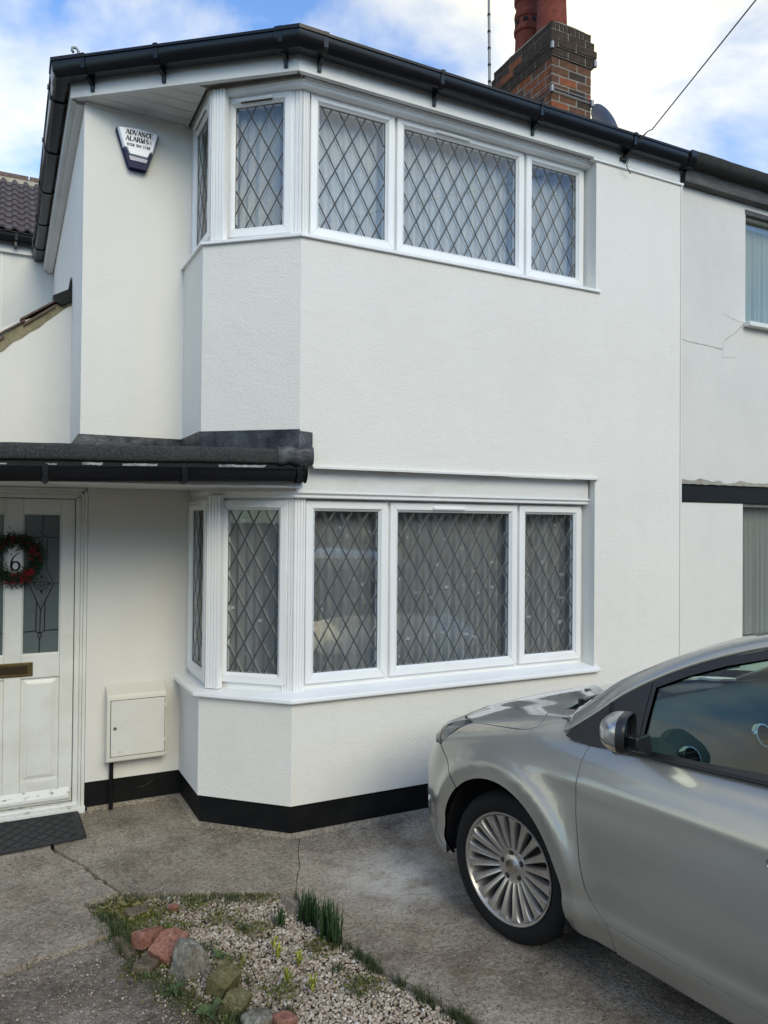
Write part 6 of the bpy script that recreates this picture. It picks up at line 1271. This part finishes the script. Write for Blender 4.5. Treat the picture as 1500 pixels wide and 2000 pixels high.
for sg in (1, -1):
    w = MB(); w.grid([tuple(p*[1, sg, 1]) for p in P.reshape(-1, 3)], nQ, nv); b_ = w.build('roof_pillar', 'car_paint', None, scale=1, smooth=True); cpart(b_)
    md = b_.modifiers.new('thick', 'SOLIDIFY'); md.thickness = .012; md.offset = -1 if sg == 1 else -1
# quarter light triangle, window frame, glass
tri = [(-.314, .953), (-.345, .947), (-.437, .947), (-.60, .962), (-.648, .975), (-.650, 1.219), (-.531, 1.142), (-.42, 1.051), (-.335, .985)]
gsurf('quarter_trim', tri, 'car_black_trim', off=.004, gap=.001)
w = MB(); w.tube([(-.50, float(yg(-.5, .975))+.0065, .955), (-.500, float(yg(-.5, 1.1))+.0065, 1.118)], .0022, 6); cb(w, 'quarter_seam', 'car_gap')
gf = [(-.662, .985), (-.9, 1.002), (-1.13, 1.022), (-1.35, 1.040), (-1.345, 1.405), (-1.2, 1.386), (-1.05, 1.357), (-.91, 1.312), (-.78, 1.257), (-.668, 1.199)]
gr_ = [(-1.43, 1.046), (-1.8, 1.060), (-2.2, 1.070), (-2.36, 1.075), (-2.38, 1.382), (-2.1, 1.410), (-1.7, 1.426), (-1.43, 1.413)]
dlo = [(-.650, .970), (-.9, .985), (-1.13, .999), (-1.395, 1.015), (-2.0, 1.035), (-2.44, 1.045), (-2.6, 1.05), (-2.62, 1.30), (-2.5, 1.385), (-2.1, 1.443), (-1.7, 1.459), (-1.4, 1.445), (-1.2, 1.421), (-1.043, 1.387), (-.91, 1.342), (-.78, 1.287), (-.651, 1.219)]
gsurf('window_trim', dlo, 'car_black_trim', off=.002, holes=(gf, gr_), th=.016)
gsurf('front_side_glass', gf, 'car_glass', off=-.010, th=0, gap=-.004); gsurf('rear_side_glass', gr_, 'car_glass', off=-.010, th=0, gap=-.004)
w = MB(); pr_ = [(s, float(yg(s, z))+.004, z) for s, z in [(-.55, .951), (-.650, .966), (-.9, .981), (-1.13, .995), (-1.395, 1.011), (-2.0, 1.031), (-2.44, 1.041)]]
for sg in (1, -1): w = MB(); w.tube([(a, sg*b_, c) for a, b_, c in pr_], .0065, 8); cb(w, 'belt_moulding', 'car_black_trim', smooth=True)
# windscreen + roof
def cross(Ra, bulge, n=21, dirv=(1, 0, .5)):
    d = np.array(dirv); P = np.zeros((len(Ra), n, 3))
    for j in range(n):
        v = 1-2*j/(n-1); P[:, j] = Ra*[1, v, 1]+d*(1-abs(v)**2.2)*np.array(bulge)[:, None]
    return P
iw = int(np.argmin(np.abs(Rs[:, 0]+1.02)))
bl = np.linspace(.085, .03, iw+1); Pw = cross(Rs[:iw+1], bl, dirv=(.8, 0, .45)); w = MB(); w.grid([tuple(p) for p in Pw.reshape(-1, 3)], iw+1, 21); cb(w, 'windscreen', 'car_glass', smooth=True)
w = MB(); e_ = Pw[:3].copy(); w.grid([tuple(p+np.array([0, 0, .0015])) for p in e_.reshape(-1, 3)], 3, 21); cb(w, 'windscreen_band', 'car_black_trim', smooth=True)
Rr = Rs[iw:]; bl = np.concatenate([np.linspace(.03, .035, 8), np.full(max(0, len(Rr)-8), .035)])[:len(Rr)]; dv = np.linspace(0, 1, len(Rr))
P = np.zeros((len(Rr), 21, 3))
for j in range(21):
    v = 1-2*j/20; k = (1-abs(v)**2.4); P[:, j] = Rr*[1, v, 1]+np.stack([.8*bl*(1-np.minimum(1, dv*5)), 0*bl, .45*bl+.55*bl*np.minimum(1, dv*4)], 1)*k
w = MB(); w.grid([tuple(p) for p in P.reshape(-1, 3)], len(Rr), 21); o = cb(w, 'roof', 'car_paint', smooth=True); md = o.modifiers.new('thick', 'SOLIDIFY'); md.thickness = .012
w = MB(); w.quad((-3.0, .53, 1.29), (-3.0, -.53, 1.29), (-3.20, -.66, 1.06), (-3.20, .66, 1.06)); w.quad((-3.0, .53, 1.29), (-3.20, .66, 1.06), (-2.62, .80, 1.05), (-2.62, .67, 1.31)); w.quad((-3.0, -.53, 1.29), (-3.20, -.66, 1.06), (-2.62, -.80, 1.05), (-2.62, -.67, 1.31)); cb(w, 'rear_window', 'car_black_trim')
# cowl, wipers
w = MB(); w.grid([(x+dx, y, z-dzz) for dx, dzz in ((.01, .012), (-.08, .022), (-.16, .010)) for x, y, z in [(-.083, .63, .972), (-.060, .434, .995), (-.075, .234, 1.012), (-.082, 0, 1.018), (-.075, -.234, 1.012), (-.060, -.434, .995), (-.083, -.63, .972)]], 3, 7); cb(w, 'cowl_panel', 'car_black_trim')
for a, b_ in (((-.12, .52, 1.005), (-.17, -.12, 1.075)), ((-.12, -.05, 1.02), (-.20, -.58, 1.07))):
    w = MB(); w.tube([a, tuple((np.array(a)*.5+np.array(b_)*.5)+[.03, 0, .004]), b_], .007, 8); w.tube([tuple(np.array(a)+[0, 0, -.01]), tuple(np.array(a)+[0, 0, .018])], .014, 10); cb(w, 'wiper', 'car_black_trim')
w = MB(); w.lathe([(0, .006), (.016, .005), (.02, 0)], (.12, .20, float(H(np.array(.12), np.array(.20)))), (0, 0, 1), 12); w.lathe([(0, .006), (.016, .005), (.02, 0)], (.12, -.20, float(H(np.array(.12), np.array(.2)))), (0, 0, 1), 12); cb(w, 'washer_jet', 'car_black_trim')
# door mirror
def mirror_(sg):
    before = set(bpy.data.objects)
    c = np.array([-.715, .970, 1.078]); ry_, rz_, rs_ = .090, .064, .090; w = MB(); rings = 14; nn_ = 36; V = []
    for i in range(rings+1):
        t = i/rings; s = rs_*math.sin(t*math.pi/2) if i < rings else rs_; k = max(.0, 1-(t)**2.6)**.5
        s = rs_*t
        for j in range(nn_):
            a = 2*math.pi*j/nn_; ca, sa = math.cos(a), math.sin(a); e = 2/3.0; yy = np.sign(ca)*abs(ca)**e*ry_*k; zz = np.sign(sa)*abs(sa)**e*rz_*k*(1-.10*np.sign(ca)*abs(ca))
            V.append((c[0]+s, sg*(c[1]+yy-.02*t), c[2]+zz))
    for nm, a, b_, mt, sc in (('mirror_shell', 1, rings, 'mirror_silver', 1),):
        w.add([V[i*nn_+j] for i in range(a, b_+1) for j in range(nn_)], [(i*nn_+j, i*nn_+(j+1) % nn_, (i+1)*nn_+(j+1) % nn_, (i+1)*nn_+j) for i in range(b_-a) for j in range(nn_)])
        sh = cb(w, nm, mt, smooth=True)
    w = MB(); rg = [(1.01, .012), (1.03, .004), (1.03, -.012), (.98, -.018), (.90, -.014), (.90, .002), (0.0, .002)]; VV = []
    for k_, ds in rg:
        for j in range(nn_):
            a = 2*math.pi*j/nn_; ca, sa = math.cos(a), math.sin(a); e = 2/3.0; VV.append((c[0]+ds, sg*(c[1]+np.sign(ca)*abs(ca)**e*ry_*k_), c[2]+np.sign(sa)*abs(sa)**e*rz_*k_*(1-.10*np.sign(ca)*abs(ca))))
    w.add(VV, [(i*nn_+j, i*nn_+(j+1) % nn_, (i+1)*nn_+(j+1) % nn_, (i+1)*nn_+j) for i in range(len(rg)-1) for j in range(nn_)]); cb(w, 'mirror_rim', 'car_black_trim', autosm=50)
    w = MB(); w.add([(c[0]-.0005, v[1]+(sg*c[1]-v[1])*.02, v[2]) for v in VV[4*nn_:5*nn_]], [tuple(range(nn_))]); cb(w, 'mirror_glass', 'mirror_glass')
    w = MB()   # lower indicator wrap
    P = []
    for i in range(2, rings-1):
        for j in range(6): 
            a = -math.pi*.5+ (j/5)*.0; 
    idx = [j for j in range(nn_) if V[3*nn_+j][2] < c[2]-.028]
    w.add([((V[i*nn_+j][0])+.001, V[i*nn_+j][1]+sg*.0016*(1 if sg*(V[i*nn_+j][1]-sg*c[1]) > 0 else -1), V[i*nn_+j][2]-.0012) for i in range(1, rings-1) for j in idx], [(i*len(idx)+k, i*len(idx)+k+1, (i+1)*len(idx)+k+1, (i+1)*len(idx)+k) for i in range(rings-3) for k in range(len(idx)-1)]); cb(w, 'mirror_indicator', 'indicator_lens', smooth=True)
    w = MB(); w.hexa([(-.62, sg*.82, .962), (-.72, sg*.82, .972), (-.735, sg*.93, 1.012), (-.66, sg*.93, 1.012)], [(-.61, sg*.81, 1.02), (-.70, sg*.81, 1.05), (-.735, sg*.93, 1.06), (-.67, sg*.93, 1.06)]); cb(w, 'mirror_arm', 'car_black_trim', bevel=.008)
def toe(sg, before, ang=R(24)):
    c = np.array([-.715, sg*.970]); a = -sg*ang*-1; ca, sa = math.cos(a), math.sin(a)
    for o in set(bpy.data.objects)-before:
        if o.name.startswith('mirror_arm'): continue
        for v in o.data.vertices: x, y = v.co.x-c[0], v.co.y-c[1]; v.co.x = c[0]+x*ca-y*sa; v.co.y = c[1]+x*sa+y*ca
for sg in (1, -1): b4 = set(bpy.data.objects); mirror_(sg); toe(sg, b4)
# door handle on the front door (just at the picture edge) and side details
w = MB(); w.tube([(-1.235, .905, .845), (-1.25, .930, .848), (-1.355, .930, .852), (-1.375, .905, .853)], .012, 10); cb(w, 'door_handle', 'car_paint', smooth=True)
w = MB(); w.lathe([(0, .006), (.009, .006), (.010, .003), (.013, .004), (.015, 0)], (-1.185, .895, .790), (0, 1, 0), 20); cb(w, 'door_lock', 'chrome', autosm=40)
# wheels
RT, WT = .316, .1025
tyre_p = [(.222, .078), (.232, .094), (.245, .101), (.268, .1035), (.287, .099), (.300, .090), (.309, .079), (.3145, .066), (.316, .05), (.316, .0)]
def wheel(x, sg, steer=0., label=None):
    w = MB(); pf = tyre_p+[(r_, -h) for r_, h in tyre_p[::-1][1:]]; w.lathe(pf, (0, 0, 0), (0, 1, 0), 72)
    wo = w.build('wheel', 'tyre_rubber', None, scale=1, autosm=50); cpart(wo); wo.location = (x, sg*.765, RT); wo.rotation_euler = (0, 0, steer+(math.pi if sg < 0 else 0))
    w = MB(); w.lathe([(.228, .086), (.2335, .0985), (.231, .1025), (.226, .1015), (.221, .094), (.214, .078), (.208, .04), (.200, 0), (.200, -.08), (.226, -.09)], (0, 0, 0), (0, 1, 0), 72); cb(w, 'rim', 'alloy', wo, autosm=40)
    w = MB(); NS = 20
    for k in range(NS):
        a = 2*math.pi*(k+.35)/NS; ca, sa = math.cos(a), math.sin(a); V = []
        prof_ = [(.066, .0105, .0600, .036), (.085, .0100, .0665, .036), (.120, .0118, .0760, .036), (.160, .0142, .0850, .036), (.190, .0168, .0905, .034), (.206, .0195, .0930, .034), (.2175, .0270, .0935, .034)]
        for r_, hw, yt, th in prof_:
            for u, yy in ((-hw, yt-th), (-hw, yt-.006), (-hw*.72, yt), (-hw*.2, yt-.0012), (hw*.2, yt-.0012), (hw*.72, yt), (hw, yt-.006), (hw, yt-th)):
                V.append((ca*r_-sa*u, yy, sa*r_+ca*u))
        n = len(prof_); w.add(V, [(i*8+j, i*8+(j+1) % 8, (i+1)*8+(j+1) % 8, (i+1)*8+j) for i in range(n-1) for j in range(8)])
    cb(w, 'spokes', 'alloy', wo, autosm=45)
    w = MB(); w.lathe([(0, .0720), (.0285, .0715), (.0300, .0700), (.0305, .066), (.0345, .0655), (.038, .0625), (.056, .0585), (.070, .0615), (.074, .058), (.074, .02)], (0, 0, 0), (0, 1, 0), 48); cb(w, 'hub', 'alloy', wo, autosm=40)
    w = MB(); w.lathe([(0, .0728), (.027, .0722), (.0280, .0712)], (0, 0, 0), (0, 1, 0), 36); cb(w, 'centre_cap', 'chrome', wo, autosm=40)
    for k in range(5):
        a = 2*math.pi*(k+.15)/5; p = (math.cos(a)*.053, .0, math.sin(a)*.053); w = MB(); w.lathe([(0, .0608), (.0115, .0608), (.0118, .0600), (.0118, .05)], p, (0, 1, 0), 20); o = cb(w, 'bolt_recess', 'car_gap', wo)
        w = MB(); w.lathe([(0, .0645), (.0055, .0645), (.0072, .0630), (.0072, .058)], p, (0, 1, 0), 6); cb(w, 'wheel_bolt', 'brake_disc', wo)
    w = MB(); w.lathe([(.199, -.01), (.14, -.012), (.138, .012), (.07, .014), (.07, .03), (0, .03)], (0, 0, 0), (0, 1, 0), 48); cb(w, 'brake_disc', 'brake_disc', wo, autosm=40)
    w = MB(); w.lathe([(.1995, .03), (.196, .0), (.14, -.006)], (0, 0, 0), (0, 1, 0), 48); cb(w, 'wheel_well_shadow_plate', 'alloy_dark', wo) if False else None
    # liner over the wheel
    w = MB(); n = 28; A_ = [math.pi*(-.06+1.16*i/n) for i in range(n+1)]; V = [(x+math.cos(a)*rr, sg*yy, .32+math.sin(a)*rr) for a in A_ for rr, yy in ((AR+.004, .885), (AR+.02, .84), (AR+.02, .50))]; w.grid(V, n+1, 3); w.add([(x+math.cos(a)*(AR+.02), sg*.50, .32+math.sin(a)*(AR+.02)) for a in A_], [tuple(range(n+1))]); cb(w, 'wheel_arch_liner', 'arch_liner')
    return wo
wheel(0, 1, R(8)); wheel(0, -1, R(8)); wheel(-2.64, 1); wheel(-2.64, -1)
# underbody, engine bay block, cabin
w = MB(); w.box((-2.2, -.80, .19), (-.43, .80, .30)); w.box((-.41, -.48, .2), (.62, .48, .62)); w.box((-3.15, -.48, .25), (-2.2, .48, .60)); w.box((-.40, -.78, .30), (-.34, .78, .93)); cb(w, 'underbody', 'underbody')
w = MB(); w.box((-3.0, -.76, .30), (-.40, .76, .33)); cb(w, 'cabin_floor', 'dash_dark')
w = MB()
for sg in (1, -1): w.hexa([(-2.5, sg*.72, .33), (-.42, sg*.72, .33), (-.42, sg*.78, .33), (-2.5, sg*.78, .33)], [(-2.5, sg*.73, 1.02), (-.42, sg*.75, .945), (-.42, sg*.775, .945), (-2.5, sg*.765, 1.02)])
cb(w, 'door_card', 'door_card', bevel=.004)
# dashboard with vents
w = MB(); dp = [(-.20, .985), (-.30, 1.000), (-.42, 1.005), (-.55, .998), (-.66, .975), (-.72, .940), (-.745, .88), (-.735, .80), (-.70, .70), (-.66, .55), (-.40, .5)]
n = 17; V = []
for i in range(n):
    y = .735-1.47*i/(n-1); b_ = 1-.10*abs(y/.735)**3; V += [(-.22+(x+.22)*b_+.0*y, y, z+.006*math.cos(y*2)+(.035*math.exp(-((y+.37)/.2)**2) if x < -.5 and z > .85 else 0)) for x, z in dp]
w.grid(V, n, len(dp)); cb(w, 'dashboard', 'dash_top', autosm=40)
def vent(x, y, z, r_):
    ax = Vector((-.93, .10 if y > 0 else 0, .36)).normalized(); w = MB(); w.lathe([(r_*.86, .004), (r_*.9, .012), (r_, .012), (r_*1.06, .004), (r_*1.06, -.01)], (x, y, z), tuple(ax), 32); v = cb(w, 'air_vent', 'chrome', autosm=40)
    w = MB(); w.lathe([(0, .001), (r_*.87, .001), (r_*.87, .008)], (x, y, z), tuple(ax), 32); cb(w, 'vent_bowl', 'car_gap', v)
    w = MB(); u = ax.cross(Vector((0, 0, 1))).normalized(); v2 = ax.cross(u)
    for k in (-.5, 0, .5): c = Vector((x, y, z))+v2*k*r_+ax*.005; w.tube([c-u*r_*.75, c+u*r_*.75], .0035, 6)
    cb(w, 'vent_blade', 'dash_dark', v)
vent(-.715, .60, .925, .046); vent(-.725, .13, .945, .046); vent(-.725, -.02, .945, .046); vent(-.715, -.62, .925, .046)
w = MB(); w.lathe([(0, 0), (.03, 0)], (0, 0, 0), (0, 0, 1), 6); w = MB()
cS = Vector((-.98, -.37, .90)); axs = Vector((-.9, 0, .43)).normalized(); u = axs.cross(Vector((0, 0, 1))).normalized(); v2 = axs.cross(u)
w.tube([cS+(u*math.cos(a)+v2*math.sin(a))*.185 for a in np.linspace(0, 2*math.pi, 40)], .016, 8); w.lathe([(0, .02), (.07, .015), (.085, -.02)], tuple(cS), tuple(axs), 20)
for a in (0, 2.1, 4.2-.0): w.tube([cS, cS+(u*math.cos(a)+v2*math.sin(a))*.18], .014, 6)
w.tube([cS, cS-axs*.25], .03, 10); cb(w, 'steering_wheel', 'dash_dark', autosm=40)
def seat(y):
    w = MB(); w.hexa([(-1.62, y-.24, .40), (-1.08, y-.25, .40), (-1.08, y+.25, .40), (-1.62, y+.24, .40)], [(-1.62, y-.23, .56), (-1.06, y-.24, .62), (-1.06, y+.24, .62), (-1.62, y+.23, .56)]); w.hexa([(-1.72, y-.24, .52), (-1.56, y-.25, .52), (-1.56, y+.25, .52), (-1.72, y+.24, .52)], [(-1.92, y-.21, 1.14), (-1.80, y-.21, 1.16), (-1.80, y+.21, 1.16), (-1.92, y+.21, 1.14)]); w.hexa([(-1.93, y-.12, 1.19), (-1.84, y-.12, 1.19), (-1.84, y+.12, 1.19), (-1.93, y+.12, 1.19)], [(-1.96, y-.11, 1.36), (-1.88, y-.11, 1.37), (-1.88, y+.11, 1.37), (-1.96, y+.11, 1.36)]); cb(w, 'front_seat', 'seat_fabric', bevel=.045, segs=4)
seat(.37); seat(-.37)
w = MB(); w.box((-2.55, -.66, .40), (-2.05, .66, .60)); w.hexa([(-2.62, -.66, .5), (-2.45, -.66, .5), (-2.45, .66, .5), (-2.62, .66, .5)], [(-2.80, -.62, 1.08), (-2.68, -.62, 1.1), (-2.68, .62, 1.1), (-2.80, .62, 1.08)]); cb(w, 'rear_seat', 'seat_fabric', bevel=.04, segs=3)
w = MB(); w.box((-.80, .05, 1.365), (-.78, -.10, 1.40)) if False else w.hexa([(-.88, -.10, 1.295), (-.86, -.10, 1.295), (-.86, .10, 1.295), (-.88, .10, 1.295)], [(-.89, -.11, 1.355), (-.86, -.11, 1.355), (-.86, .11, 1.355), (-.89, .11, 1.355)]); cb(w, 'interior_mirror', 'dash_dark', bevel=.01)

# ================================================================== across the street (seen in the window reflections)
for i, (x0, lab) in enumerate(((-24, 'far left house across the street with brick walls'), (-13, 'left house across the street with brick walls'), (-2, 'middle house across the street with brick walls'), (9, 'right house across the street with brick walls'), (20, 'far right house across the street with brick walls'))):
    hs = thing('house', lab, 'house', (x0+4.5, -20, 0), scale=1)
    w = MB(); w.box((x0, -24, -.1), (x0+9, -18, 5)); w.build('wall', 'brick_wall_far', hs, scale=1)
    w = MB(); w.add([(x0-.3, -17.7, 4.95), (x0+9.3, -17.7, 4.95), (x0+9.3, -24.3, 4.95), (x0-.3, -24.3, 4.95), (x0+1.2, -21, 7.6), (x0+7.8, -21, 7.6)], [(0, 1, 5, 4), (2, 3, 4, 5), (1, 2, 5), (3, 0, 4)]); w.build('roof', 'roof_far', hs, scale=1)
    for k in range(2):
        for zz in (1.0, 3.2): w = MB(); w.box((x0+1.2+k*4.2, -18.02, zz), (x0+3.4+k*4.2, -17.9, zz+1.2)); w.build('window', 'glass_far', hs, scale=1)
